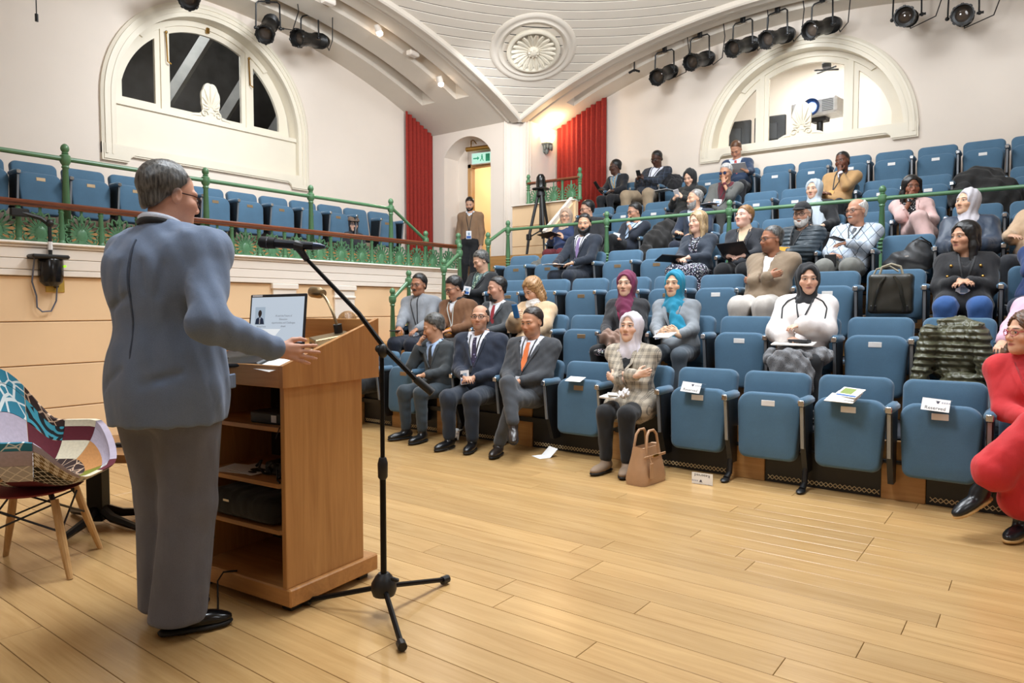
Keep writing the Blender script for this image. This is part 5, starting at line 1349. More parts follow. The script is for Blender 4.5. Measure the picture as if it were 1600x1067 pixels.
# second row
P['F']=seated('man with a moustache and grey jumper, lanyard around his neck, beside the stair rail',654,445,2,'the man with a moustache',skin='A8765A',hair=('parted','black'),beard=('must','black'),glasses='55504A',top=dict(c='7E8288',name='jumper',neck=.05),shirt=dict(c='6E7278',tn=1),legs=dict(c='1C2230'),pose='knees',lan=dict(z=.12,x=.03),face=(10,6),fat=.02,by=6)
P['G']=seated('man in a brown suede jacket with an orange badge looking down',709,450,2,'the brown suede jacket',skin='BE8D72',hair=('parted','black'),glasses='3A3A3C',top=dict(c='6B4526',v=.62,vw=.05,o=.022,collar='1A1614',lapel=0),shirt=dict(c='D9DCE4'),legs=dict(c=BLK),pose='lap',face=(-22,24),lan=dict(c='B9B9B2',z=.26,b='E79A2C',s=(.10,.085)),by=2)
P['Hh']=seated('man with a goatee, dark grey suit and deep red tie',776,451,2,'the man in a deep red tie',skin='C0917A',stub=.3,hair=('receding','black'),beard=('goatee','black'),top=suit('3C4044',.5),shirt=dict(c='D8DAE0'),tie='8E1F2B',legs=dict(c='2C3034'),roll=-6,face=(-30,8),by=0)
P['I']=seated('blonde woman in a beige coat and white scarf looking down at a blue phone',832,453,2,'the woman in a beige coat',skin='DDAF92',lip='B8605A',hair=('longwavy','blonde'),top=dict(c='CDAF8B',v=.4,vw=.05,o=.035,loose=.02,long=.4),shirt=dict(c='1D2430',collar=0,cuff=0),scarf='EDE8E2',legs=dict(c='1D2430'),pose='phoneR',wr=(-.10,.27,.27),bust=1,face=(-16,30),by=4)
P['J']=seated('woman in a maroon headscarf and black jacket with a brown coat on her lap',979,444,2,'the woman in a maroon headscarf',skin='DDB49A',lip='A8605A',hijab=dict(c='6E2146',drape=1.15,tail=(.06,.34)),top=dict(c='26262A',v=.2,vw=.06),shirt=dict(c='8E2A4E',collar=0,cuff=0),legs=dict(c='17181B'),pose='lap',bust=1,lan=dict(z=.28,x=.0),by=-2)
P['K']=seated('woman in a teal headscarf and grey blazer holding a white booklet',1054,444,2,'the woman in a teal headscarf',skin='DDB596',lip='A0605A',hijab=dict(c='1585A6',drape=1.1,tail=(.03,.36)),top=dict(c='83898F',v=.2,vw=.06),shirt=dict(c='141518',collar=0,cuff=0),legs=dict(c='4A545E'),pose='read',wl=(.075,.29,.14),wr=(-.10,.29,.13),bust=1,lan=dict(z=.34,x=-.05,s=(.1,.08)),by=4)
P['L']=seated('woman in a white sweatshirt and black headscarf with a grey coat across her lap',1262,436,2,'the woman in a white sweatshirt',skin='DDB096',lip='A96A66',hijab=dict(c='15161A',drape=.9),top=dict(c='E6DFDC',name='sweatshirt',o=.03,loose=.025,neck=.055),legs=dict(c='2A2C30'),pose='lap',wl=(.02,.26,.24),wr=(-.10,.28,.14),bust=1,face=(22,4),lan=dict(z=.44,x=-.02,b=None),by=8)
P['M']=seated('person in a pink striped shirt leaning behind the red-suited woman',1648,432,2,'the person in a pink shirt',skin='D0A184',hair=('short','brown'),top=dict(c='DDB2C4',kind='stripe',c2='C592AC',name='shirt',o=.025),legs=dict(c='6E7782',o=.02),pose='knees',hx=-.02,by=-16)
# third row
P['N']=seated('man in a black suit and green patterned tie with a blue badge, looking down',751,408,3,'the green patterned tie',skin='C49A80',hair=('parted','salt'),top=suit('15171B',.32),shirt=dict(c='6C8280',kind='leafy',c2='2E4A44'),tie='3C5A50',tiek=('leafy','A8B8A0'),legs=dict(c='17191D'),pose='clasp',face=(-26,26),lan=dict(z=.42,x=.07,s=(.12,.10)),by=-4)
P['O']=seated('heavy man in a tan jacket, glasses and white trousers sitting with folded arms',1205,374,3,'the man in a tan jacket',skin='A87458',stub=.55,hair=('crop','salt'),glasses='222326',top=dict(c='8B7862',v=.3,vw=.05,o=.03,collar='7B6954',lapel=0),shirt=dict(c='E8E6E6',collar=0,cuff=0),legs=dict(c='C9C2BA',o=.03),pose='cross',face=(-40,4),fat=.05,wide=1.08,jaw=1.15,by=-6)
P['Q']=seated('woman with long dark hair in a black coat with gold buttons, blue trousers, hands clasped',1507,370,3,'the gold-buttoned black coat',skin='CB9B7E',lip='A4605A',hair=('long','black'),top=dict(c='16161A',v=.66,vw=.05,o=.028,long=.55,lapel=0),shirt=dict(c='1A1A1D',collar=0,cuff=0),legs=dict(c='2C5590',o=.015,flare=.02),pose='clasp',wl=(.04,.24,.17),wr=(-.04,.24,.175),bust=1,face=(-38,2),lan=dict(z=.24,x=.0,s=(.11,.13)),by=4)
P['R']=seated('person in a blue velvet jacket with white cuff buttons at the right edge',1652,352,3,'the person in a blue velvet jacket',skin='C99C80',hair=('short','dark'),top=suit('1C3566'),shirt=dict(c='E0E2EA'),legs=dict(c='1C2638'),chin='r',by=-4)
# fourth row
P['S']=seated('man with a dark beard, black suit and purple tie, papers on his knee',913,350,4,'the man in a purple tie',skin='C79A7C',hair=('parted','black'),beard=('thickbeard','black'),top=suit('17202E'),shirt=dict(c='E8E8F0'),tie='7E6A94',legs=dict(c='17202E'),wl=(.10,.30,.13),wr=(-.16,.34,.12),lan=dict(z=.3,s=(.07,.09)),by=-6)
P['T']=seated('blonde woman in a navy cardigan and dark floral dress with a folder',1090,347,4,'the floral dress',skin='E3B79E',lip='B86E68',hair=('long','ashblonde'),top=dict(c='2A3340',v=.1,vw=.07,name='cardigan',lapel=0,open=.05),shirt=dict(c='1B1D30',kind='floral',c2='C6C0D8',collar=0,cuff=0,name='dress_top'),legs=dict(c='1B1D30',kind='floral',c2='C6C0D8',skirt=1,name='floral_skirt'),wl=(.02,.27,.14),wr=(-.10,.29,.12),bust=1,lan=dict(z=.5,b=None),face=(-24,2),by=-4)
P['U']=seated('young woman with tied-back blonde hair, black blazer and beige rollneck holding a folder',1163,338,4,'the woman with tied-back hair',skin='E4B8A4',lip='B85A5E',hair=('bun','lightbrown'),top=dict(c='1B1E26',v=.2,vw=.065),shirt=dict(c='CDB092',tn=1,name='rollneck'),legs=dict(c='121317',o=.02),pose='lap',bust=1,face=(-22,-6),lan=dict(z=.4,b=None),by=2)
P['W']=seated('man in a black cap and glasses with a white beard and padded dark jacket',1253,335,4,'the man in a black cap',skin='CFA188',beard=('beard','white'),hair=('fringe','white'),cap='17191C',glasses='2A2B2E',top=dict(c='26343D',kind='quilt',c2='000000',v=.35,vw=.05,o=.038,loose=.012,collar='1B262D',lapel=0,rough=.45),shirt=dict(c='17191C',collar=0,cuff=0),legs=dict(c='1F3A40'),pose='clasp',lan=dict(z=.34,b='E8A93C',s=(.11,.09)),fat=.02,by=-8)
P['X']=seated('old bald man with a white moustache in an argyle vest over black sleeves',1338,330,4,'the old man in an argyle vest',skin='C08E74',beard=('must','white'),hair=('fringe','white'),glasses='2C1A1A',top=dict(c='C2CBD6',kind='argyle',c2='9FB0C4',name='argyle_vest',o=.024,v=.74,vw=.05,lapel=0),shirt=dict(c='DDE4F2'),tie='2A3038',legs=dict(c='7A7A74',o=.025),wl=(.06,.27,.21),wr=(-.08,.27,.10),face=(-30,4),lan=dict(z=.5,b=None),fat=.03,by=-2)
P['Y']=seated('woman in a light grey headscarf and navy padded jacket behind the black-coated woman',1512,316,4,'the light grey headscarf',skin='DDB394',lip='B0706A',hijab=dict(c='C6C2C8',drape=1.15),top=dict(c='2B3A4E',v=.3,vw=.07,o=.035,loose=.015,lapel=0,rough=.45),shirt=dict(c='16181C',collar=0,cuff=0),legs=dict(c='22262E'),pose='lap',bust=1,face=(-36,-6),by=2)
P['Z']=seated('person in a beige jacket, partly out of frame at the right edge',1640,300,4,'the person in a beige jacket',skin='C79C82',hair=('short','dark'),top=dict(c='BFA284',name='jacket',o=.03),legs=dict(c='24262C'),by=-16,wr=(-.14,.30,.20))
# fifth row
P['a']=seated('woman in a beige headscarf, blue top and maroon trousers with an open folder',884,338,5,'the woman in maroon trousers',skin='D6A98C',glasses='5A4A40',hijab=dict(c='B69C88',drape=.9),top=dict(c='26365C',name='jumper',o=.02),legs=dict(c='6B2028'),pose='read',wl=(.10,.26,.20),wr=(-.10,.26,.20),bust=1,face=(20,8),by=4)
P['b']=seated('dark-haired man with glasses sitting behind the man in a purple tie',917,327,5,'the dark-haired man with glasses',skin='C0937A',hair=('parted','black'),glasses='26262A',top=dict(c='1C1D22',name='jumper'),legs=dict(c=BLK),pose='lap',face=(-34,12))
P['c']=seated('man in glasses resting his fist on his mouth, dark suit and pale blue shirt',991,331,5,'the man with a fist at his mouth',skin='B98A70',stub=.5,hair=('short','black'),glasses='3A3A3E',top=suit('1B2230',.2,vw=.1),shirt=dict(c='B7CCE6'),legs=dict(c='14161A'),chin='l',wr=(-.02,.28,.14),legx='l',face=(-32,14),lan=dict(z=.3,x=-.04,s=(.11,.13)),by=-4)
P['d']=seated('grey-bearded man in a navy suit behind the blonde woman',1085,311,5,'the grey-bearded man in navy',skin='CFA083',hair=('thin','grey'),beard=('beard','grey'),top=suit('202B3E'),shirt=dict(c='D6DEEA'),tie='1B2230',legs=dict(c='1B2436'),pose='lap',wr=(-.15,.28,.16),face=(-38,2),by=-4)
P['e']=seated('woman in a pale grey patterned headscarf and black coat behind the rail',1272,296,5,'the pale patterned headscarf',skin='DEB398',lip='B86A62',hijab=dict(c='B4BEC6',drape=1.35,tail=(.02,.36)),top=dict(c='17181C',o=.025,name='coat'),legs=dict(c=BLK),pose='lap',bust=1,face=(-12,2),by=4)
P['f']=seated('woman with straight black hair in a pale pink suit, hand at her chin',1424,292,5,'the woman in a pale pink suit',skin='8A5A44',lip='7A3A3C',hair=('long','black'),top=dict(c='DDB9B4',v=.15,vw=.07,o=.02),shirt=dict(c='17181C',kind='dots',c2='E6E6EA',collar=0,cuff=0,name='spotted_blouse'),legs=dict(c='DDB9B4',o=.02),chin='r',wl=(.08,.27,.12),legx='r',bust=1,face=(24,6),by=2)
# sixth row
P['g']=seated('woman in a black headscarf and dark embroidered jacket holding a phone',1078,277,6,'the black headscarf',skin='D9AE94',hijab=dict(c='0F1012',drape=1.0),top=dict(c='17181A',kind='leafy',c2='2E2C22',o=.02),legs=dict(c=BLK),pose='phone',wl=(.03,.26,.26),wr=(-.09,.26,.24),bust=1,face=(-8,26),by=4)
P['h']=seated('grey-haired man in tinted glasses and grey jacket, hand over his mouth',1134,270,6,'the man in tinted glasses',skin='B8886C',hair=('parted','silver'),glasses='2A2A30',tint='27355E',top=dict(c='5E5E5A',v=.1,vw=.1),shirt=dict(c='5A1622',collar=0,cuff=0),legs=dict(c='4A4A48'),chin='l',wr=(-.08,.27,.13),face=(-6,12),lan=dict(z=.36,x=-.03,s=(.12,.13)),by=6)
P['i']=seated('man in a tan cardigan and white collar resting his cheek on his fist',1316,252,6,'the man in a tan cardigan',skin='6A4230',hair=('crop','black'),beard=('goatee','black'),top=dict(c='B58E5E',v=.66,vw=.05,name='cardigan',lapel=0,o=.02),shirt=dict(c='E4E4EC'),tie='23222A',legs=dict(c='15171D'),chin='l',wr=(-.10,.27,.13),roll=-8,face=(-14,6),lan=dict(z=.35,x=-.05,b='D89A3C',s=(.06,.09)),by=0)
# top row
P['j']=seated('man in glasses with a blue patterned shirt and dark jacket holding a phone',961,261,7,'the blue patterned shirt',skin='4E3226',hair=('crop','black'),glasses='161616',top=suit('15181F',.1,vw=.11),shirt=dict(c='7FA3BE',kind='leafy',c2='3E6688',cuff=0),legs=dict(c='14151A'),wr=(-.20,.30,.16),wl=(.10,.28,.10),face=(-46,12),lan=dict(c='C59A2C',z=.4,b=None),by=-16)
P['k']=seated('man in a dark plaid jacket, glasses and khaki trousers reading his phone',1026,248,7,'the man in a plaid jacket',skin='4A2E22',hair=('crop','black'),glasses='161616',top=suit('1D2430',.15,vw=.09,kind='plaid',c2='4A5468'),shirt=dict(c='E2E4EE',cuff=0),legs=dict(c='A08C72',o=.02),pose='phone',kw=.20,face=(-14,24),lan=dict(z=.42,b=None),fat=.02,wide=1.05,by=0)
P['l']=seated('bald man in a blue suit and red tie bending over a document',1150,234,7,'the man reading a document',skin='B78468',hair=('receding','brown'),top=suit('1E3350'),shirt=dict(c='C9D6EC'),tie='B0443C',legs=dict(c='17181D'),pose='read',wl=(.16,.30,.17),wr=(-.10,.30,.15),face=(0,42),by=6)
P['m']=seated('person in a pale grey sleeve at the right edge of the top row',1650,212,7,'the person in pale grey',skin='C9A084',hair=('short','dark'),top=dict(c='B9B4AE',name='jumper',o=.03),legs=dict(c='24262C'),by=-10,wr=(-.20,.28,.18))
# ---------------------------------------------------------------- speaker, doorman, person in the gallery
def atD(px,py,d): return _C+ray(px,py)*d
def standing(label,root,Hd,N,H,bodyang,headang,pitch,Sl,Sr,hands,feet,S,poles=None,knees=None):
    root=V(*root); f=V(math.cos(R(bodyang)),math.sin(R(bodyang)),0); side=V(-f[1],f[0],0)
    J=dict(H=V(*H)-root,N=V(*N)-root,Hd=V(*Hd)-root,side=side,f=f,hd=V(math.cos(R(headang))*math.cos(R(pitch)),math.sin(R(headang))*math.cos(R(pitch)),-math.sin(R(pitch))))
    J['Sl'],J['Sr']=V(*Sl)-root,V(*Sr)-root; sc=S['sc']; poles=poles or {}
    for n,q in(('l',1),('r',-1)):
        pole=poles.get(n,side*q*.6-f*.8+V(0,0,-.5)); J['E'+n],J['W'+n]=ik(J['S'+n],V(*hands[n])-root,.30*sc,.27*sc,pole)
        J['HL'+n]=J['H']+side*q*.088*sc+V(0,0,-.03); heel,toe=feet[n]; heel=V(*heel)-root;toe=V(*toe)-root; d=nrm_(toe-heel); J['A'+n]=heel+d*.075+V(0,0,.098); J['t'+n]=d
        J['K'+n]=(J['HL'+n]+J['A'+n])/2+f*.03 if not knees else V(*knees[n])-root
    S['stand']=1
    return figure(label,tuple(root),J,S)
ft0=nrm_(V(.41,.91,0))
def spk_skirt(K,T,A):
    K.ell(T(0,-.005,.10),(.205,.165,.20),A,k=.08); K.ell(T(0,-.01,-.10),(.222,.178,.24),A,k=.09)
    K.cap(T(-.12,-.02,.50),T(.12,-.02,.50),.080,k=.09); K.ell(T(0,-.03,.40),(.178,.122,.17),A,k=.09)
    K.rbox(T(0,0,-.115-.4),(.6,.6,.4),.002,A,k=.006,op='s')
    K.rbox(T(.0,-.17,-.02),(.0028,.09,.13),.001,A,k=.003,op='s')
    ts=np.linspace(-.4,0,160)
    def back(x,u): 
        P=np.array([T(x,t,u) for t in ts]); i=np.argmax(K.at(P)<0); return P[i]+(P[0]-P[1])*3.0
    for x0,u0,x1,u1,r in((.02,.36,.15,.31,.010),(-.13,.47,-.10,.36,.009),(-.05,.48,-.06,.38,.008),(.05,.47,.07,.36,.009),(-.17,.08,-.06,.05,.010),(.04,.10,.16,.03,.010)):
        K.cap(back(x0,u0),back(x1,u1),r,k=.022,op='s')
sp_t,sp_i=standing('grey-haired speaker in a blue-grey suit seen from behind at the lectern',(-2.68,1.38,0),(-2.685,1.385,1.672),(-2.668,1.335,1.515),(-2.66,1.345,.93),112,88,8,
    (-2.868,1.318,1.452),(-2.468,1.412,1.452),dict(l=(-2.78,1.72,1.10),r=(-2.29,1.575,1.088)),dict(l=((-2.775,1.30,0),(-2.80,1.56,0)),r=((-2.645,1.27,0),(-2.515,1.54,0))),
    dict(skin='CF9C84',hair=('thin','salt'),glasses='3A1512',sc=1.04,hs=1.0,res=0,bw=1.10,fat=.03,hr=dict(d=tuple(nrm_(V(.62,.62,-.12))),n=tuple(nrm_(V(-.5,.75,-.1))),c=.35,sp=.22),hsc=.93,
         top=dict(c='66768F',v=.3,o=.018,wr=.0026,wl=.12,an=(1,1,.28),lapel=0,hem=0,extra=spk_skirt),shirt=dict(c='C9D4EA'),legs=dict(c='62646E',o=.024,flare=.022,an=(1,1,.2)),shoe='0D0D0F',shr=.18),poles=dict(r=V(.45,-.5,-.75)))
# seam, flap, cuff, buttons and lanyard of the speaker
b=MB(); us=np.linspace(-.105,.565,26); tt=np.linspace(-.35,.0,140); pts=[]
Ps=sp_i['J']['H'][None,None]+us[:,None,None]*sp_i['u']+tt[None,:,None]*sp_i['ft']; Dn=sp_i['G'].at(Ps)<0; ii=np.argmax(Dn,1)
b.tube([tuple(Ps[k,ii[k]]-sp_i['ft']*.003) for k in range(len(us))],.0036,5); b.obj('back_seam',cloth_mat('seam','3C485C'),sp_t)
Hs=V(-2.66,1.345,.93)-V(-2.68,1.38,0)
fp=Hs+sp_i['sd']*-.212+sp_i['ft']*.045+V(0,0,.03)
MB().box(-.07,.07,-.028,.028,-.006,.006,.004,frame(fp,sp_i['ft'],(0,0,1),-sp_i['sd'])).obj('pocket_flap',cloth_mat('speaker_cloth','66768F'),sp_t)
Wr,Er=sp_i['J']['Wr'],sp_i['J']['Er']; dr=nrm_(Wr-Er)
MB().tube([Wr-dr*.05,Wr-dr*.004],.040,16).obj('shirt_cuff',cloth_mat('cuff_plum','33172A'),sp_t)
bt=MB()
for q in range(4): bt.ball(Wr-dr*(.075+.017*q)+V(.012,-.040,-.012),.0065,8,6)
bt.obj('cuff_buttons',M_black,sp_t)
N0,u0,s0,f0_=sp_i['N'],sp_i['u'],sp_i['sd'],sp_i['ft']
ringp=lambda r,z: [N0+u0*z+s0*r*math.cos(a)+f0_*(.008+(r+.006)*math.sin(a))-V(0,0,.022*math.sin(a)) for a in [2*PI*i/24 for i in range(24)]]
b=MB(); b.tube(ringp(.066,.052),.013,6,closed=True); b.obj('collar',cloth_mat('spk_collar','D4DCEC'),sp_t,ang=60)
b=MB(); b.tube(ringp(.073,.036),.012,6,closed=True); b.obj('lanyard',cloth_mat('lanyard_blk','15161A'),sp_t,ang=60)
# man in the doorway
dh=onY(734,319,10.32); fl=1.59; sc_=(dh[2]-fl)/1.62
x0,y0=dh[0],dh[1]+.02; R0=V(x0,y0,fl)
standing('young bearded man in a brown jumper with a badge standing in the doorway',tuple(R0),dh,dh-V(0,-.02,.165),(x0,y0,fl+.92*sc_),-62,-60,24,(x0+.165,y0+.08,dh[2]-.235),(x0-.165,y0-.07,dh[2]-.235),
    dict(l=(x0+.24,y0+.02,fl+.83*sc_),r=(x0-.20,y0-.14,fl+.83*sc_)),dict(l=((x0+.10,y0,fl),(x0+.16,y0-.2,fl)),r=((x0-.08,y0-.06,fl),(x0-.02,y0-.28,fl))),
    dict(skin='C69A80',hair=('parted','black'),beard=('beard','black'),sc=sc_,hs=.98,res=5,bw=1.1,top=dict(c='86694F',name='jumper',o=.014,hem=0,v=.86,vw=.06,lapel=0),shirt=dict(c='DEE2EA'),legs=dict(c='121317',o=.01),lan=dict(z=.30,s=(.10,.15))))
# person in the gallery
gh=onX(552,351,-8.97); gy=gh[1]; G0=V(-9.0,gy,2.10)
Hg=V(-9.02,gy,2.58); Ng=gh-V(.03,0,.16)
Jg=dict(H=Hg-G0,N=Ng-G0,Hd=gh-G0,side=V(0,1,0),f=V(1,0,0),hd=nrm_(V(.85,-.5,-.08)))
def clampg():
    H=Jg['H']; N=Jg['N']; u=nrm_(N-H); L=np.linalg.norm(N-H)
    return L
Hg=Ng-V(.02,0,.42); Jg['H']=Hg-G0; M_=Ng-G0-V(0,0,.05)
Jg['Sl'],Jg['Sr']=M_+V(0,.15,0),M_-V(0,.15,0)
for n,q in(('l',1),('r',-1)):
    Jg['E'+n],Jg['W'+n]=ik(Jg['S'+n],Jg['H']+V(.26,q*.06,.12),.26,.23,V(-.2,q*.6,-.8)); Jg['HL'+n]=Jg['H']+V(0,q*.08,0); Jg['K'+n]=Jg['H']+V(.40,q*.10,-.02); Jg['A'+n]=Jg['K'+n]+V(0,0,-.36); Jg['t'+n]=V(1,0,0)
figure('person in a brown cap, dark headscarf and glasses sitting in the gallery',tuple(G0),Jg,dict(skin='D6B09A',sc=.9,hs=.92,res=5,bust=1,cap='6F5A4A',glasses='3A4A6A',hijab=dict(c='1C1B20',drape=.9),top=dict(c='22242A',name='coat',o=.025),legs=dict(c='3A2420')))
GAL_K=round((8.63-gy)/.52-.5)
# ---------------------------------------------------------------- lectern
LR=R(5.1)
LE=thing('lectern','wooden lectern with sloping top and open shelves in front of the speaker','lectern',(-2.398,1.69,0),LR)
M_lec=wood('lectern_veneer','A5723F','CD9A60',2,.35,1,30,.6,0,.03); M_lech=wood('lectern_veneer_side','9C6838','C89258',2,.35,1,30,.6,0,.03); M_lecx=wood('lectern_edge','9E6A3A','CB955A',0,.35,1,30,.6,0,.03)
MB().box(-.66,0,0,.515,.03,.105,.006).obj('plinth',M_lecx,LE)
b=MB()
for x in(-.6,-.06):
    for y in(.06,.45): b.box(x-.03,x+.03,y-.03,y+.03,0,.03,.004)
b.obj('plinth_feet',M_black,LE,kind=None)
MB().box(-.045,-.02,.0,.44,.105,.93,.002).obj('side_panel',M_lec,LE); MB().box(-.64,-.615,.0,.44,.105,.93,.002).obj('side_panel',M_lec,LE)
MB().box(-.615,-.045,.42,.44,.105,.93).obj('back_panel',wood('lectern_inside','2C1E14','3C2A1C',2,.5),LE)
for z in(.755,.52,.325):
    MB().prism([(-.615,.42),(-.615,.03),(-.10,.03),(-.045,.085),(-.045,.42)],z-.018,z).obj('shelf',M_lecx,LE)
def zt(y): return 1.018+(1.20-1.018)*(y+.03)/.55
b=MB(); Mh=None
for x0_,x1_ in((-.012,.010),(-.672,-.65)):
    b=MB(); b.add([(x,y,z) for x in(x0_,x1_) for y,z in((-.03,.93),(.52,.93),(.52,zt(.52)),(-.03,zt(-.03)))],[(0,1,2,3),(7,6,5,4),(0,4,5,1),(1,5,6,2),(2,6,7,3),(3,7,4,0)]); b.obj('head_side',M_lech,LE)
MB().box(-.65,-.012,-.03,-.01,.93,zt(-.03),.002).obj('head_front',M_lecx,LE)
MB().box(-.65,-.012,.50,.52,.93,zt(.52)-.004,.002).obj('head_back',M_lecx,LE)
MB().box(-.65,-.012,-.01,.50,.93,.945).obj('head_floor',M_lecx,LE)
zd=lambda y: 1.0+(y+.01)*.20
b=MB(); b.add([(x,y,zd(y)+dz) for dz in(-.012,0) for x,y in((-.65,-.01),(-.012,-.01),(-.012,.5),(-.65,.5))],[(0,1,2,3),(4,5,6,7),(0,1,5,4),(1,2,6,5),(2,3,7,6),(3,0,4,7)]); b.obj('desk_board',M_lecx,LE)
ML=Matrix.Translation((-2.398,1.69,0))@Matrix.Rotation(LR,4,'Z'); SL=Matrix.Rotation(math.atan(.20),4,'X')
def on_desk(x,y,dz=0,rz=0): return ML@Matrix.Translation((x,y,zd(y)+dz))@SL@Matrix.Rotation(R(rz),4,'Z')
def sheet(nm,label,cat,M,w,h,t=.0015,col='F1EFEA',group=None,lines=0):
    o=MB().box(-w/2,w/2,-h/2,h/2,0,t).obj(nm,mat('paper_'+col,col,.7,0,.02),None,label=label,cat=cat,group=group); o.matrix_world=M
    if lines:
        b=MB()
        for i in range(lines):
            y=h*.40-i*h*.8/lines; b.box(-w*.40,w*(.40-.12*(i%3)),y-.0012,y+.0012,t,t+.0004)
        b.obj('print',mat('print_grey','7C7F8C',.7),o)
    return o
# things on the desk
lt=thing('laptop','open dark laptop showing a presentation slide on the lectern','laptop',(0,0,0)); lt.matrix_world=on_desk(-.40,.17,.002,4)
MB().box(-.18,.18,-.12,.12,0,.016,.004).obj('keyboard_base',mat('laptop_shell','2B2C30',.4,.3),lt)
Ms=Matrix.Translation((0,.118,.014))@Matrix.Rotation(R(72),4,'X')
lid=MB().box(-.18,.18,0,.238,-.004,.004,.004,Ms).obj('screen_lid',mat('laptop_shell','2B2C30',.4,.3),lt)
MB().box(-.167,.167,.016,.224,.004,.0046,0,Ms).obj('slide',emat('slide_glow','C3D0DE',1.0),lid)
MB().box(-.165,-.10,.227,.236,.004,.0046,0,Ms).obj('sticker',M_platew,lid)
MB().box(-.140,-.075,.095,.178,.0046,.005,0,Ms).obj('portrait_print',emat('portrait_backdrop','A9BCCE',.9),lid)
b=MB(); b.ball((-.108,.148,.005),(.012,.016,.0006),12,6,Ms); b.box(-.113,-.103,.128,.136,.0048,.0055,0,Ms); b.obj('portrait_face',mat('portrait_skin','3A2C28',.7),lid)
b=MB(); b.prism([(-.136,.097),(-.078,.097),(-.085,.122),(-.098,.13),(-.107,.116),(-.116,.13),(-.131,.122)],.0051,.0056,Ms); b.obj('portrait_suit',mat('portrait_suit','26395A',.7),lid)
MB().box(-.110,-.104,.099,.126,.0057,.006,0,Ms).obj('portrait_tie',mat('portrait_tie','DDE3EA',.7),lid)
M_ink=mat('slide_ink','6A7280',.7)
for i,tx in enumerate(('AI and the Future of','Education:','opportunities and Challenges','ahead')): lettering(tx,.0125,Ms@Matrix.Translation((.045,.136-.016*i,.0052)),M_ink,lid,'slide_text')
lettering('Ahmed Farah',.011,Ms@Matrix.Translation((-.095,.086,.0052)),M_ink,lid,'slide_text')
b=MB(); b.prism([(-.167,.016),(-.03,.016),(.03,.075),(-.167,.075)],.0046,.005,Ms); b.obj('slide_shape',emat('slide_white','EEF2F6',1.0),lid)
rl=thing('reading_lamp','brushed brass gooseneck reading lamp on the back of the lectern','lamp',(0,0,0)); rl.matrix_world=on_desk(-.145,.40,.0,-28)
M_bb=mat('brushed_brass','A08C6C',.35,.9)
b=MB(); b.box(-.055,.055,-.10,.07,0,.045,.004); b.ball((-.03,-.101,.022),.006,8,6); b.ball((.03,-.101,.022),.006,8,6); b.obj('lamp_base',M_bb,rl)
MB().tube([(-.02,.03,.045),(-.02,.03,.085)],.020,12).obj('collar',M_black,rl)
gp=[(-.02+.0*t,.03,.05+.0) for t in(0,)]
pts=[(-.02-.135*(1-math.cos(t*1.45))/(1-math.cos(1.45))*1.0,.03-.02*t,.06+.165*math.sin(t*1.45)) for t in [i/10 for i in range(11)]]
MB().tube(pts,.0065,8).obj('gooseneck',M_bb,rl)
e=Vector(pts[-1]); hd_=Vector((-.93,-.3,.05)).normalized()
b=MB(); b.lathe([(.0,-.03),(.017,-.028),(.020,-.01),(.0265,.0),(.0265,.062),(.024,.066)],16,along(e,e+hd_)); b.obj('lamp_head',M_bb,rl)
MB().lathe([(.024,.060),(.0,.064)],14,along(e,e+hd_)).obj('bulb',emat('lamp_white','E9F2FF',3),rl)
sheet('paper_sheet','printed sheet lying at the left front of the lectern desk','paper',on_desk(-.50,.035,.004,8),.21,.20,lines=14)
sheet('paper_sheet','white sheet lying at the right front corner of the lectern desk','paper',on_desk(-.115,.03,.004,-12),.19,.14)
sheet('paper_sheet','long white sheet lying along the right edge of the lectern desk','paper',on_desk(-.10,.21,.003,-6),.16,.27,lines=6)
sheet('booklet','white booklet lying at the top right of the lectern desk','booklet',on_desk(-.085,.385,.004,-8),.13,.17,.014,lines=2)
o=MB().box(-.11,.11,-.07,.07,0,.018,.006).obj('tablet_computer',M_black,None,label='black tablet lying flat between papers on the lectern desk',cat='tablet'); o.matrix_world=on_desk(-.30,.03,.003,18)
b=MB(); b.tube([(-.05*math.cos(t)*1.1,.03*math.sin(t),.01+.004*t) for t in [i*.5 for i in range(10)]],.004,5); o=b.obj('spectacles_cord',mat('brown_cord','3B2518',.5),None,label='thin brown coiled cord at the left of the lectern desk',cat='cord'); o.matrix_world=on_desk(-.60,.10,.002)
# things on the shelves
def at_lec(x,y,z,rz=0): return ML@Matrix.Translation((x,y,z))@Matrix.Rotation(R(rz),4,'Z')
def lump(nm,label,cat,M,ops,mt,h=.006,noise=.001,group=None):
    K=Sdf()
    for k_,a_ in ops: getattr(K,k_)(*a_)
    t=link(nm,K.mesh(nm,h,mt,noise,.06,5)); t.matrix_world=M; return tag(t,label,cat,group)
dv=thing('amplifier_box','black electronic box with a small label on the top lectern shelf','device',(0,0,0)); dv.matrix_world=at_lec(-.20,.17,.755,3)
MB().box(-.12,.12,-.10,.10,0,.05,.006).obj('case',M_black,dv); MB().box(.01,.04,-.1015,-.1,.01,.04).obj('label_plate',M_platew,dv)
b=MB(); b.tube([(.10,-.09,.02),(.11,-.15,-.0),(.105,-.165,-.04)],.003,5); b.obj('lead',M_black,dv)
for i,(x,y,rz_,lab) in enumerate(((-.47,.13,12,'white leaflet with black print lying on the middle lectern shelf'),(-.40,.15,-8,'second white leaflet overlapping the first on the middle lectern shelf'))):
    o=sheet('leaflet',lab,'leaflet',at_lec(x,y,.5205+.003*i,rz_),.2,.15,.002,group='leaflets on the lectern shelf'); MB().ball((.03,.0,.002),(.05,.03,.0006),12,5).obj('print',M_black,o); MB().ball((.05,-.04,.002),(.03,.015,.0006),12,5).obj('print',M_black,o)
wu=thing('cable_bundle','tangled black cables and adaptor on the middle lectern shelf','cable',(0,0,0)); wu.matrix_world=at_lec(-.22,.17,.521)
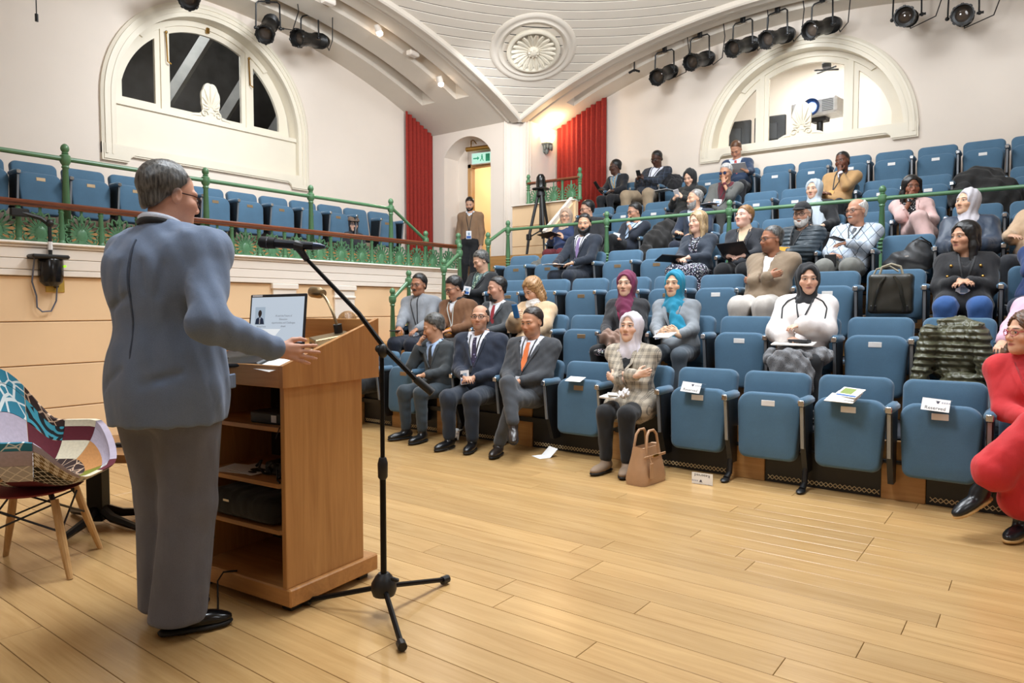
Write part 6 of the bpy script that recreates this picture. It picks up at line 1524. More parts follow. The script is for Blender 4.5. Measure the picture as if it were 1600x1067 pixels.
MB().box(-.08,.06,-.05,.05,.0,.055,.01).obj('adaptor',M_black,wu)
b=MB(); b.tube([(-.12+.03*t,.02*math.sin(3*t)-.06,.03+.03*math.sin(2*t)) for t in [i*.5 for i in range(14)]],.006,5); b.tube([(.02,-.06,.03),(.08,-.11,.004),(.12,-.13,.004)],.004,5); b.obj('leads',M_black,wu)
bg=lump('laptop_bag','black padded laptop bag lying on the lowest lectern shelf','bag',at_lec(-.36,.2,.325),[('rbox',((0,-.02,.06),(.22,.15,.058),.045))],cloth_mat('bag_black','0F0F11'),.012)
MB().box(-.1,-.06,-.172,-.169,.075,.085).obj('zip_pull',M_chrome,bg)
b=MB(); b.tube([(-.22,-.13,.05),(-.27,-.17,.0),(-.26,-.18,-.12),(-.20,-.19,-.17),(-.17,-.18,-.10),(-.20,-.17,.0)],.014,4,flat=.3); b.obj('strap',M_black,bg)
b=MB(); b.tube([(-.36,.02,.11),(-.40,-.02,.108),(-.42,-.035,.07),(-.40,-.05,.006),(-.30,-.12,.005)],.004,6); o=b.obj('power_cable',M_black,None,label='black cable hanging over the front of the lectern plinth',cat='cable'); o.matrix_world=ML
# ---------------------------------------------------------------- microphone stand
ms=thing('microphone_stand','black tripod boom stand holding a microphone beside the lectern','stand',(-2.115,1.935,0)); O_=V(-2.115,1.935,0)
b=MB(); b.lathe([(.02,.075),(.045,.08),(.052,.10),(.05,.13),(.035,.155),(.022,.17)],16); b.box(.045,.085,-.008,.008,.15,.165,.004); b.obj('hub',M_black,ms)
for tip in((-1.826,1.756),(-2.124,2.319),(-2.44,1.79)):
    d=V(tip[0],tip[1],.02)-O_
    lg=MB().tube([(d[0]*.1,d[1]*.1,.105),(d[0],d[1],.02)],.011,8).obj('leg',M_blackm,ms); MB().tube([d*.93+V(0,0,.004),d*1.03],.018,10).obj('rubber_foot',M_black,lg)
MB().tube([(0,0,.15),(0,0,.60)],.0125,10).obj('lower_pole',M_blackm,ms); MB().tube([(0,0,.60),(0,0,1.07)],.009,10).obj('upper_pole',M_blackm,ms)
MB().lathe([(.013,.555),(.02,.565),(.021,.62),(.016,.64),(.013,.645)],12).obj('clutch',M_black,ms)
dpt=2.817; q=lambda px,py: tuple(atD(px,py,dpt)-O_)
MB().tube([q(470,395),q(560,489),q(603,546),q(655,598)],[.0075,.0095,.0105,.0105],10).obj('boom',M_blackm,ms)
MB().tube([q(650,592),q(676,614)],.0165,12).obj('boom_weight',M_black,ms)
b=MB(); b.ball(q(598,548),(.022,.022,.03),10,8); b.ball(q(592,545),.016,10,8); b.obj('boom_clamp',M_black,ms)
b=MB(); b.tube([q(480,406),q(470,392),q(466,388)],[.012,.015,.014],10); b.tube([q(461,383),q(475,386)],[.022,.02],10); b.obj('mic_clip',M_black,ms)
mc=thing('microphone','black handheld microphone clipped to the end of the boom','microphone',atD(455,381,dpt)); qm=lambda px,py: tuple(atD(px,py,dpt)-atD(455,381,dpt))
MB().tube([qm(405,377.5),qm(408,378),qm(416,379),qm(430,380)],[.016,.0235,.0245,.0225],14).obj('grille',mat('mic_grille','161719',.6,.4),mc)
MB().tube([qm(418.5,379),qm(420,379.2)],.0255,16).obj('grille_ring',mat('mic_ring','5A5C60',.3,.8),mc)
MB().tube([qm(430,380),qm(490,384.5)],[.0185,.0165],14).obj('body',mat('mic_body','1C2028',.3,.5),mc)
MB().tube([qm(490,384.5),qm(500,385),qm(508,386)],[.016,.013,.006],12).obj('antenna',mat('mic_tail','23304A',.3,.2),mc)
# ---------------------------------------------------------------- patchwork armchair and low table at the left
def pat(name,kind,a,b_,s=1.0):
    t=NT('patch_'+name); v=t.coord('Object'); a,b_=hexc(a),hexc(b_)
    def uv():
        g=t.n('ShaderNodeAttribute',attribute_name='pq').outputs['Vector']; return g
    v=uv()
    if kind=='plain': f=t.noise(v,60,3); c=t.ramp(f,[(.3,tuple(x*.85 for x in a)),(.7,a)])
    elif kind=='check':
        x=t.n('ShaderNodeTexChecker'); x.inputs['Scale'].default_value=55*s; t.l(v,x.inputs['Vector']); c=t.mix(x.outputs[1],a,b_)
    elif kind=='hound':
        sp=t.n('ShaderNodeSeparateXYZ'); t.l(v,sp.inputs[0]); fr=lambda o,k:t.math('FRACT',t.math('MULTIPLY',o,k*s))
        x=t.math('LESS_THAN',fr(sp.outputs[0],30),.5); y=t.math('LESS_THAN',fr(sp.outputs[1],30),.5); d=t.math('LESS_THAN',fr(t.math('ADD',sp.outputs[0],sp.outputs[1]),60),.5)
        m=t.math('ADD',t.math('MULTIPLY',t.math('MULTIPLY',x,y),1),t.math('MULTIPLY',t.math('ABSOLUTE',t.math('SUBTRACT',x,y)),d),clamp=True); c=t.mix(m,a,b_)
    elif kind=='plaid':
        sp=t.n('ShaderNodeSeparateXYZ'); t.l(v,sp.inputs[0]); fr=lambda o,k:t.math('LESS_THAN',t.math('FRACT',t.math('MULTIPLY',o,k)),.42)
        m=t.math('MULTIPLY',t.math('ADD',fr(sp.outputs[0],26*s),fr(sp.outputs[1],26*s)),.5); c=t.mix(m,a,b_)
    elif kind=='crack':
        x=t.n('ShaderNodeTexVoronoi',feature='DISTANCE_TO_EDGE'); x.inputs['Scale'].default_value=17*s; t.l(v,x.inputs['Vector']); m=t.math('LESS_THAN',x.outputs['Distance'],.045); c=t.mix(m,a,b_)
    elif kind=='net':
        sp=t.n('ShaderNodeSeparateXYZ'); t.l(v,sp.inputs[0]); p=t.math('ADD',sp.outputs[0],sp.outputs[1]); q=t.math('SUBTRACT',sp.outputs[0],sp.outputs[1])
        ln=lambda o:t.math('LESS_THAN',t.math('FRACT',t.math('MULTIPLY',o,14*s)),.13); c=t.mix(t.math('MAXIMUM',ln(p),ln(q)),a,b_)
    elif kind=='rings':
        x=t.n('ShaderNodeTexVoronoi'); x.inputs['Scale'].default_value=9*s; t.l(v,x.inputs['Vector']); m=t.math('LESS_THAN',t.math('FRACT',t.math('MULTIPLY',x.outputs['Distance'],3.2)),.45); c=t.mix(m,a,b_)
    t.set(c,.85); return t.m
PT=[pat('tealcrack','crack','2E7F98','D9E2E2'),pat('browncrack','crack','33201C','C7A98E'),pat('tanhound','hound','8A7350','E7E0D2'),pat('bwhound','hound','131316','E9E6E2'),pat('maroon','plain','5E1524','000000'),
    pat('olive','plain','7C7F1E','000000'),pat('greynet','net','B9B7BC','E8E6E6'),pat('plaid','plaid','E4E0D4','1B1B1A'),pat('redrings','rings','B8222E','E8DFDA'),pat('tealrings','rings','161A1E','3F98AC'),
    pat('orange','plain','C58A50','000000'),pat('lavender','plain','B9AEBE','000000'),pat('blackflower','net','18181A','DAD6CE',1.6),pat('cream','plain','E2D7BC','000000')]
CHR=R(44)
ch=thing('patchwork_armchair','patchwork fabric bucket armchair on splayed wooden legs beside the wall','armchair',(-3.84,1.28,0),CHR)
def sstep(a,b,x): x=min(1,max(0,(x-a)/(b-a))); return x*x*(3-2*x)
def rim(th): # local: +x is forward; th measured from forward
    c=math.cos(th); return .665+.285*sstep(.1,.78,-c)-.20*sstep(.45,.95,c)
def shell(th,t,off):
    rx=.31+off; ry=.335+off; h=rim(th); e_=(abs(math.cos(th))**3.2+abs(math.sin(th))**3.2)**(-1/3.2)*.93; rx*=e_; ry*=e_; z0=.405-off*.6
    r=math.sin(t*PI/2)**.75; lean=1+.10*t
    return (rx*r*math.cos(th)*lean-.0-.05*max(0,-math.cos(th))*t, ry*r*math.sin(th)*lean, z0+(h-z0)*(1-math.cos(t*PI/2))**.9)
nS=12; bands=((.0,.42),(.42,.70),(.70,.90),(.90,1.0)); pidx=0
pr=random.Random(11)
order={}
for bi,(t0,t1) in enumerate(bands):
    for s_ in range(nS):
        a0,a1=2*PI*s_/nS,2*PI*(s_+1)/nS
        if bi==0 and s_%3: continue
        if bi==0: a1=a0+2*PI*3/nS
        m_=PT[(s_*5+bi*3+pr.randint(0,2))%len(PT)] if bi<3 else PT[(0,1)[(s_//2)%2]] if 2<s_<10 else PT[(4,11,13)[s_%3]]
        b=MB(); nu,nv=(6 if bi else 14),5; e_=.004
        vs=[];pq=[]
        for off in(.0,-.028):
            for i in range(nu+1):
                for j in range(nv+1):
                    th=a0+e_+(a1-a0-2*e_)*i/nu; t=t0+.002+(t1-t0-.004)*j/nv; vs.append(shell(th,t,off)); pq.append((th*.33,t*.5,0))
        k=(nu+1)*(nv+1); fs=[]
        for i in range(nu):
            for j in range(nv):
                q=i*(nv+1)+j; fs.append((q,q+1,q+nv+2,q+nv+1)); fs.append((k+q,k+q+nv+1,k+q+nv+2,k+q+1))
        for i in range(nu):
            for j in(0,nv): q=i*(nv+1)+j; fs.append((q,q+nv+1,k+q+nv+1,k+q))
        for j in range(nv):
            for i in(0,nu): q=i*(nv+1)+j; fs.append((q,q+1,k+q+1,k+q))
        me=bpy.data.meshes.new('patch'); me.from_pydata(vs,[],fs); me.materials.append(m_); me.shade_smooth(); me.set_sharp_from_angle(angle=R(50))
        at=me.attributes.new('pq','FLOAT_VECTOR','POINT'); at.data.foreach_set('vector',np.array(pq,np.float32).ravel()); link('patch',me,ch)
MB().lathe([(.0,.375),(.17,.378),(.21,.395),(.0,.405)],20).obj('seat_base',mat('red_underside','7E1A20',.8),ch)
lw=wood('beech_leg','B08452','D8B27C',2,.4)
ca,sa=math.cos(-CHR),math.sin(-CHR)
for fx,fy in((-3.54,1.316),(-3.87,1.584),(-4.14,1.25),(-3.81,.982)):
    dx,dy=fx+3.84,fy-1.28; lx,ly=dx*ca-dy*sa,dx*sa+dy*ca
    lg=MB().tube([(lx*.62,ly*.62,.355),(lx*.8,ly*.8,.18),(lx,ly,0)],[.017,.019,.013],10).obj('leg',lw,ch); MB().tube([(lx*.5,ly*.5,.39),(lx*.66,ly*.66,.31)],.012,8).obj('leg_bracket',M_black,lg)
b=MB()
P4=[(lx_*.66,ly_*.66) for lx_,ly_ in [((fx+3.84)*ca-(fy-1.28)*sa,(fx+3.84)*sa+(fy-1.28)*ca) for fx,fy in((-3.54,1.316),(-3.87,1.584),(-4.14,1.25),(-3.81,.982))]]
for i in range(4):
    p,q_=P4[i],P4[(i+1)%4]; b.tube([(p[0],p[1],.34),(q_[0]*1.18,q_[1]*1.18,.21)],.005,6); b.tube([(q_[0],q_[1],.34),(p[0]*1.18,p[1]*1.18,.21)],.005,6)
b.obj('cross_braces',M_black,ch)
tb=thing('low_table','low live-edge wooden table on black metal pedestals behind the armchair','table',(-4.33,1.76,0),R(37))
b=MB(); pts=[]
for i in range(40):
    a=2*PI*i/40; c,s=math.cos(a),math.sin(a); ex=.62*abs(c)**.5*(1 if c>0 else -1); ey=.33*abs(s)**.6*(1 if s>0 else -1); w_=1+.035*math.sin(5*a)+.02*math.sin(11*a); pts.append((.36+ex*w_,.09+ey*w_))
b.prism(pts,.405,.45); b.obj('table_top',wood('rustic_top','6B4526','A6743F',0,.4),tb)
for x in(0,.75):
    pd=MB().box(x-.045,x+.045,-.03,.06,.02,.405,.006).obj('pedestal',M_blackm,tb)
    b=MB()
    for a in(35,145,270,-25): b.tube([(x,.015,.10),(x+.12*math.cos(R(a)),.015+.12*math.sin(R(a)),.045),(x+.33*math.cos(R(a)),.015+.33*math.sin(R(a)),.018)],[.03,.026,.018],6)
    b.obj('foot',M_blackm,pd)
rm=thing('remote_control','black handset with a thin lead lying on the low table','remote',onZ(196,697,.45)); MB().box(-.06,.06,-.022,.022,.0,.02,.006,Matrix.Rotation(R(40),4,'Z')).obj('handset',M_black,rm)
b=MB(); b.tube([(-.06+.02*t,-.06-.03*math.sin(t),.004) for t in [i*.5 for i in range(10)]],.003,5); b.ball((-.1,.03,.012),.012,8,6); b.obj('lead',M_black,rm)
# ---------------------------------------------------------------- camera hanging from the gallery rail, socket and cable
pz=thing('dome_camera','black dome camera hanging upside down from the gallery rail on a clamp rod','camera',(-6.93,2.50,1.72))
b=MB(); b.lathe([(0,-.29),(.05,-.285),(.085,-.25),(.095,-.19),(.095,-.06),(.09,-.05)],20); b.obj('dome',mat('camera_gloss','0B0B0C',.2),pz)
MB().box(-.1,.1,-.17,.12,-.05,-.015,.012).obj('base_plate',M_black,pz)
MB().box(.02,.06,.094,.1,-.12,-.1).obj('indicator',emat('green_led','B8FF3A',1.2),pz)
b=MB(); b.tube([(0,0,-.02),(0,0,.27)],.016,8); b.tube([(0,0,.25),(-.02,-.06,.30),(-.04,-.2,.335)],.02,8); b.ball((0,0,.26),.035,8,6); b.box(-.06,-.02,-.28,-.14,.30,.37,.01); b.obj('clamp_rod',M_black,pz)
MB().tube([(0,0,.03),(0,0,.10)],.02,8).obj('white_collar',M_platew,pz)
so=onX(86,447,-6.995); sk=thing('wall_socket','brass wall socket plate with a plug on the cream panelling','socket',so)
MB().box(-.004,.006,-.075,.075,-.055,.055,.004).obj('plate',mat('socket_brass','C9A84E',.35,.5),sk); MB().tube([(.006,0,0),(.04,0,0)],.018,10).obj('plug',M_black,sk)
c0=onX(54,402,-6.9); pts=[c0]+[onX(x,y,-6.96) for x,y in((50,440),(57,462),(58,480),(66,487),(80,486),(88,470),(89,450))]+[so+V(.04,0,0)]
MB().tube([tuple(p) for p in pts],.007,6).obj('camera_cable',mat('grey_cable','5A5F70',.5),None,label='thin grey cable looping from the hanging camera to the wall socket',cat='cable')
# ---------------------------------------------------------------- stage lanterns, soffit spots
def lantern_meshes():
    D={}
    b=MB(); b.lathe([(.02,-.30),(.07,-.29),(.085,-.24),(.085,-.10),(.075,-.08),(.075,.06),(.082,.08),(.082,.16),(.098,.17),(.10,.235),(.088,.235),(.086,.17),(.0,.15)],16)
    for i in range(8):
        a=2*PI*i/8; b.box(-.012,.012,.085,.105,.17,.24,.002,Matrix.Rotation(a,4,'Z'))
    for i in range(6): b.lathe([(.0855,-.22+.022*i),(.091,-.216+.022*i),(.0855,-.212+.022*i)],16)
    D['barrel']=b.mesh('barrel',mat('lantern_black','1E1D1C',.35,.3),30)
    b=MB(); b.ball((0,0,.155),(.075,.075,.02),14,6); D['lens']=b.mesh('lens',mat('lantern_lens','4A4038',.08,.2),60)
    b=MB(); b.tube([(-.13,0,0),(-.13,0,.06),(-.125,0,.26),(-.10,0,.285),(.10,0,.285),(.125,0,.26),(.13,0,.06),(.13,0,0)],.009,6); b.ball((-.135,0,0),.02,8,6); b.ball((.135,0,0),.02,8,6); b.box(-.025,.025,-.02,.02,.27,.36,.004); b.tube([(.11,0,0),(.17,0,0)],.012,6); D['yoke']=b.mesh('yoke',M_black,40)
    return D
LD=lantern_meshes()
def lantern(label,pos,aim):
    pos=V(*pos); t=thing('stage_lantern',label,'stage light',pos,0,'stage lanterns hung from the ceiling slots'); t.scale=(1.3,1.3,1.3); d=Vector(nrm_(V(*aim)-pos))
    y=math.atan2(d.y,d.x)+PI/2
    yk=link('yoke',LD['yoke'],t); yk.rotation_euler=(0,0,y)
    q=d.to_track_quat('Z','Y')
    for k in('barrel','lens'):
        o=link(k,LD[k],t); o.rotation_euler=q.to_euler()
    b=MB(); h=Vector((math.cos(y),math.sin(y),0)); b.tube([tuple(-d*.29),tuple(-d*.36+Vector((0,0,-.10))),tuple(h*.25+Vector((0,0,-.04))-d*.1),tuple(h*.33+Vector((0,0,.2))),tuple(h*.30+Vector((0,0,.42)))],.006,5); b.obj('cable',M_black,t)
for lab,px,py,aim in (('black stage lantern at the top edge above the left lunette',300,-8,(-4,1,1)),('black stage lantern pointing down, right of the left lunette',419,44,(-5.2,2.2,1.0)),('black stage lantern pointing left, nearest the glowing soffit spot',484,62,(-6.6,-3.5,2.6))):
    lantern(lab,onX(px,py,-9.0),aim)
for lab,px,py,aim in (('first black stage lantern from the red curtain on the right slot',1038,116,(-5.2,4,2.0)),('second black stage lantern from the red curtain on the right slot',1093,94,(-5.4,3,2.2)),('third black stage lantern from the red curtain, just left of the right lunette',1160,72,(-5.6,3,2.2)),
    ('fourth black stage lantern from the red curtain, above the left booth pane',1214,58,(-5.6,3,2.2)),('fifth black stage lantern from the red curtain, above the right lunette',1284,43,(-5.6,3,2.2)),('sixth black stage lantern from the red curtain, facing forward past the lunette',1417,27,(-1.2,2,2.6)),('seventh black stage lantern from the red curtain, at the far right',1505,25,(-.5,2,2.6))):
    lantern(lab,onY(px,py,10.86),aim)
b=MB(); p=onY(991,112,10.86); b.tube([(0,0,0),(0,0,.26)],.012,6); b.tube([(-.09,-.02,-.01),(0,0,.03),(.09,.02,-.01)],.02,6); o=b.obj('lamp_hanger',M_black,None,label='small empty black hanger left of the right-hand stage lanterns',cat='bracket'); o.location=p
b=MB(); p=onX(57,22,-9.0); b.tube([(0,0,0),(0,0,.5)],.006,5); b.tube([(0,0,-.08),(0,0,0)],.018,8); o=b.obj('hanging_lead',M_black,None,label='thin black lead with a plug hanging at the top left',cat='cable'); o.location=p
for lab,px,py in (('glowing soffit spotlight nearest the ceiling rosette side of the left arch',592,48),('glowing soffit spotlight low in the left arch slot',688,128)):
    p=onX(px,py,-8.2); t=thing('soffit_spotlight',lab,'lamp',p,0,'soffit spotlights')
    MB().lathe([(.0,.10),(.05,.09),(.055,0),(.05,-.01)],12,Matrix.Rotation(R(25),4,'X')).obj('can',M_fascia,t); MB().ball((0,.015,-.035),(.05,.05,.04),12,8).obj('bulb',emat('spot_glow','FFE9CF',30),t)
    spot('soffit_beam',(p[0],p[1]-.03,p[2]-.12),(-6.2,p[1]-2.5,1.0),55,60,(1,.86,.7))
for lab,px,py in (('white square fitting at the top of the left arch slot',513,2),('small white fitting between the two glowing soffit spots',645,84)):
    p=onX(px,py,-8.2); MB().box(-.06,.06,-.1,.1,-.04,.04,.015).obj('ceiling_fitting',M_fascia,None,label=lab,cat='fitting').location=p
# ---------------------------------------------------------------- dome camera on a tripod by the pier
tp_=V(-6.85,9.62,1.59); apex=onY(845,306,9.50); tp_=V(apex[0],9.50,1.59)
tr=thing('tripod_camera','black dome camera on a tall tripod in front of the pier balustrade','camera',tp_); hz=apex[2]-1.59; top=onY(845,262,9.50)[2]-1.59
for a in(80,200,320):
    c,s=math.cos(R(a)),math.sin(R(a)); lg=MB().tube([(c*.05,s*.05,hz),(c*.20,s*.20,hz*.55),(c*.30,s*.30,.02)],[.026,.024,.014],6).obj('leg',M_black,tr); MB().ball((c*.30,s*.30,.02),.025,8,6).obj('rubber_foot',M_black,lg); MB().box(-.04,.04,-.03,.03,-.05,.05,.01,Matrix.Translation((c*.2,s*.2,hz*.55))).obj('leg_lock',M_black,lg)
b=MB()
for a in(80,200,320): b.tube([(0,0,hz*.62),(math.cos(R(a))*.19,math.sin(R(a))*.19,hz*.55)],.012,5)
b.tube([(0,0,hz*.6),(0,0,hz+.12)],.024,8); b.obj('centre_column',M_black,tr)
MB().lathe([(.05,hz-.03),(.075,hz),(.07,hz+.06),(.04,hz+.10)],12).obj('head',M_black,tr)
MB().box(-.12,.12,-.10,.10,hz+.09,hz+.13,.02).obj('base_plate',M_black,tr)
MB().lathe([(.075,hz+.13),(.08,hz+.22),(.07,hz+.30),(.04,hz+.345),(0,hz+.355)],18).obj('dome',mat('camera_gloss2','0B0B0C',.2),tr)
# ---------------------------------------------------------------- cards, papers, bags and coats
M_card=mat('white_card','F1F0EE',.6,0,.015); M_cardink=mat('card_ink','2A2A30',.7); M_crest=mat('crest_ink','4A4A58',.7)
def crest(M,par):
    b=MB(); b.prism([(-.007,.008),(.007,.008),(.008,0),(.005,-.006),(0,-.010),(-.005,-.006),(-.008,0)],0,.0004,M); b.box(-.012,.012,.006,.0085,0,.0004,0,M); b.obj('crest',M_crest,par)
    b=MB()
    for i in range(4): b.box(.020+i*.012,.028+i*.012,-.005,.005,0,.0004,0,M)
    b.obj('crest_lettering',mat('crest_pale','A9ABB5',.7),par)
def reserved(label,M,flip=False):
    o=MB().box(-.075,.075,-.04,.04,-.0008,.0,0).obj('reserved_card',M_card,None,label=label,cat='card',group='reserved cards'); 
    back=MB().box(-.075,.075,-.04,.04,-.0008,0,0,Matrix.Translation((0,.04,0))@Matrix.Rotation(R(-70),4,'X')@Matrix.Translation((0,.04,0))).obj('back_flap',M_card,o)
    lettering('Reserved',.030,Matrix.Translation((0,-.022,.0006)),M_cardink,o,'card_text'); crest(Matrix.Translation((.01,.018,.0003)),o)
    o.matrix_world=M; return o
def seat_at(row,px,py=600):
    x,k=seat_x(row,px,.15,py); return V(x,YR[row],ZF[row]),k
SPEC={}
for px,dx,lab in((1085,-.03,'white reserved card folded over the tipped-up seat right of the checked blazer'),(1475,-.02,'white reserved card folded over the tipped-up seat beside the woman in red')):
    p,k=seat_at(1,px); SPEC[1,k]='with a reserved card'
    reserved(lab,Matrix.Translation(p+V(dx,.088,.655))@Matrix.Rotation(R(62),4,'X')@Matrix.Rotation(R(-4),4,'Z'))
pf=onZ(1097,757,0); reserved('white reserved card standing upside down on the floor by the seat feet',Matrix.Translation((pf[0],pf[1],.042))@Matrix.Rotation(R(4),4,'Z')@Matrix.Rotation(R(90),4,'X')@Matrix.Rotation(R(180),4,'Z'))
p,k=seat_at(1,905); SPEC[1,k]='with a white card'; sheet('blank_card','plain white card lying on top of the tipped-up seat beside the man in orange tie','card',Matrix.Translation(p+V(-.02,.12,.650))@Matrix.Rotation(R(18),4,'X'),.15,.10)
p=onZ(845,714,0); b=MB(); b.box(-.07,.07,-.05,.05,0,.001); b.box(-.07,.07,-.05,.05,0,.001,0,Matrix.Translation((0,.05,0))@Matrix.Rotation(R(42),4,'X')@Matrix.Translation((0,.05,0))); o=b.obj('folded_paper',M_card,None,label='folded white paper lying on the floor near the crossed-leg man',cat='paper'); o.location=p+V(0,0,.002); o.rotation_euler=(0,0,R(-25))
p=onZ(695,690,0); reserved('white reserved card fallen on the floor behind the front row shoes',Matrix.Translation((p[0],p[1]+.1,.045))@Matrix.Rotation(R(14),4,'Z')@Matrix.Rotation(R(80),4,'X'))
p,k=seat_at(1,1330); SPEC[1,k]='with leaflets'
for i,(dx,dy,dz,rx,rz_,w_,h_,lab) in enumerate(((-.03,.10,.652,20,-14,.19,.12,'white leaflet at the bottom of the pile on a front row seat'),(-.01,.115,.668,24,-22,.17,.11,'folded white leaflet in the middle of the pile on a front row seat'),(.01,.125,.69,30,-34,.18,.10,'printed blue and green leaflet on top of the pile on a front row seat'))):
    o=sheet('leaflet',lab,'leaflet',Matrix.Translation(p+V(dx,dy,dz))@Matrix.Rotation(R(rz_),4,'Z')@Matrix.Rotation(R(rx),4,'X'),w_,h_,.004,group='leaflets on a seat')
    if i==2: MB().box(-.07,.03,-.02,.04,.004,.0046).obj('print',mat('leaf_green','7E8F3E',.6),o); MB().box(-.08,.085,-.045,-.03,.004,.0046).obj('print',mat('leaf_blue','2F5C9E',.6),o)
# tan handbag
hb=thing('handbag','tan leather handbag with two rolled handles standing on the floor','handbag',(-2.245,4.57,0),R(84))
M_tan=mat('tan_leather','B08A68',.42,0,.06,12,.15,120)
b=MB(); rings=[]
prof=[(0,.155,.085),(.04,.158,.09),(.12,.145,.075),(.20,.132,.055),(.26,.125,.045)]
vs=[];fs=[];n=20
for z,hx,hy in prof:
    for i in range(n):
        a=2*PI*i/n; c,s=math.cos(a),math.sin(a); vs.append((hx*abs(c)**.35*(1 if c>0 else -1),hy*abs(s)**.35*(1 if s>0 else -1),z+(.01*abs(c)**6 if z>.25 else 0)))
for r_ in range(len(prof)-1):
    for i in range(n): fs.append((r_*n+i,r_*n+(i+1)%n,(r_+1)*n+(i+1)%n,(r_+1)*n+i))
fs.append(tuple(range(n))[::-1]); b.add(vs,fs)
vs2=[(x*.93,y*.88,.262) for x,y,z in vs[-n:]]+[(x*.9,y*.85,.10) for x,y,z in vs[-n:]]
b.add(vs[-n:]+vs2,[(i,(i+1)%n,n+(i+1)%n,n+i) for i in range(n)]+[(n+i,n+(i+1)%n,2*n+(i+1)%n,2*n+i) for i in range(n)]+[tuple(range(2*n,3*n))]); b.obj('body',M_tan,hb)
for y in(-.05,.05): MB().tube([(-.075,y,.20),(-.075,y,.27),(-.06,y*.9,.345),(-.03,y*.8,.375),(.03,y*.8,.375),(.06,y*.9,.345),(.075,y,.27),(.075,y,.20)],.0095,8).obj('handle',M_tan,hb)
MB().box(-.14,.14,-.078,-.07,.19,.21,.003).obj('belt',M_tan,hb); MB().box(-.035,.035,-.084,-.076,.192,.21,.003).obj('clasp',M_brass,hb); MB().box(-.10,-.06,-.10,-.092,.05,.16,.003).obj('luggage_tag',M_tan,hb); MB().tube([(-.08,-.096,.16),(-.078,-.07,.22)],.003,5).obj('tag_strap',M_tan,hb)
# leather backpack on a third-row seat
p,k=seat_at(3,1390,450); DOWN[3,k]=1; SPEC[3,k]='with a leather backpack'
bp=thing('leather_backpack','dark leather backpack with two straps standing on a third row seat','backpack',p+V(0,.10,.395)); M_lea=mat('olive_black_leather','35332C',.32,0,.15,10)
K=Sdf(); K.rbox((0,0,.17),(.17,.075,.17),.035); link('body',K.mesh('body',.009,M_lea,.0012,.25,4),bp)
for s_ in(-1,1):
    MB().tube([(s_*.035,-.075,.315),(s_*.075,-.108,.25),(s_*.10,-.112,.14),(s_*.125,-.085,.03)],.021,4,flat=.3).obj('shoulder_strap',mat('strap_leather','2A2923',.3),bp); MB().box(s_*.12-.025,s_*.12+.025,-.085,-.073,.015,.07,.004).obj('strap_tab',M_black,bp)
MB().tube([(-.09,-.01,.33),(-.07,-.01,.40),(0,-.01,.425),(.07,-.01,.40),(.09,-.01,.33)],.010,8).obj('grab_handle',mat('handle_beige','A39A84',.5),bp); MB().tube([(-.15,.03,.32),(-.12,.03,.385),(-.02,.03,.41),(.05,.03,.36)],.008,8).obj('grab_handle',mat('handle_beige','A39A84',.5),bp)
# black backpack on a fourth-row seat
p,k=seat_at(4,1425,430); DOWN[4,k]=1; SPEC[4,k]='with a black backpack'
bp=thing('black_backpack','slumped black fabric backpack lying on papers on a fourth row seat','backpack',p+V(.03,.12,.405)); 
K=Sdf(); K.ell((.02,0,.11),(.21,.10,.11),k=0); K.ell((.08,.03,.20),(.12,.08,.11),k=.06); K.ell((-.12,-.02,.06),(.10,.08,.06),k=.05); K.rbox((0,0,-.09),(.5,.5,.1),.005,None,.01,'s'); link('body',K.mesh('body',.011,cloth_mat('nylon_black','17181B',rough=.5),.005,.20,9),bp)
MB().tube([(.04,-.06,.29),(.10,-.02,.33),(.18,.0,.27),(.22,.02,.15)],.014,5,flat=.4).obj('strap',M_black,bp); MB().box(-.02,.02,-.105,-.098,.14,.155,.003).obj('badge_plate',M_chrome,bp)
sheet('papers','white papers lying under the black backpack','paper',Matrix.Translation(p+V(.02,.06,.392)),.36,.26,.008)
def heap(nm,label,cat,loc,ops,mt,h=.011,noise=.008,wl=.09,seed=1,cut=None):
    K=Sdf()
    for a_ in ops: K.ell(*a_[:2],k=a_[2] if len(a_)>2 else .06)
    if cut is not None: K.rbox((0,0,cut-.5),(2,2,.5),.002,None,.01,'s')
    o=link(nm,K.mesh(nm,h,mt,noise,wl,seed)); o.location=loc; return tag(o,label,cat)
# puffer jacket over a second-row seat
p,k=seat_at(2,1470,560); SPEC[2,k]='with a puffer jacket'
M_puf=cloth_mat('puffer','56563F','quilt','000000',rough=.34)
K=Sdf(); K.ell((0,.03,.53),(.19,.085,.20),k=0); K.ell((.05,.05,.66),(.16,.08,.10),k=.05); K.cap((-.15,-.02,.68),(-.215,-.07,.27),.062,.055,k=.03); K.cap((-.215,-.07,.27),(-.15,-.09,.20),.055,.05,k=.03); K.cap((.13,-.03,.70),(.20,-.06,.42),.06,.055,k=.03); K.ell((.06,-.05,.30),(.15,.07,.11),k=.04); K.ell((0,.06,.75),(.12,.05,.05),k=.03)
o=link('puffer_jacket',K.mesh('puffer_jacket',.012,M_puf,.007,.062,3,aniso=(.25,.25,1))); o.location=p+V(.0,.05,.0); tag(o,'olive quilted puffer jacket draped over a second row seat','jacket')
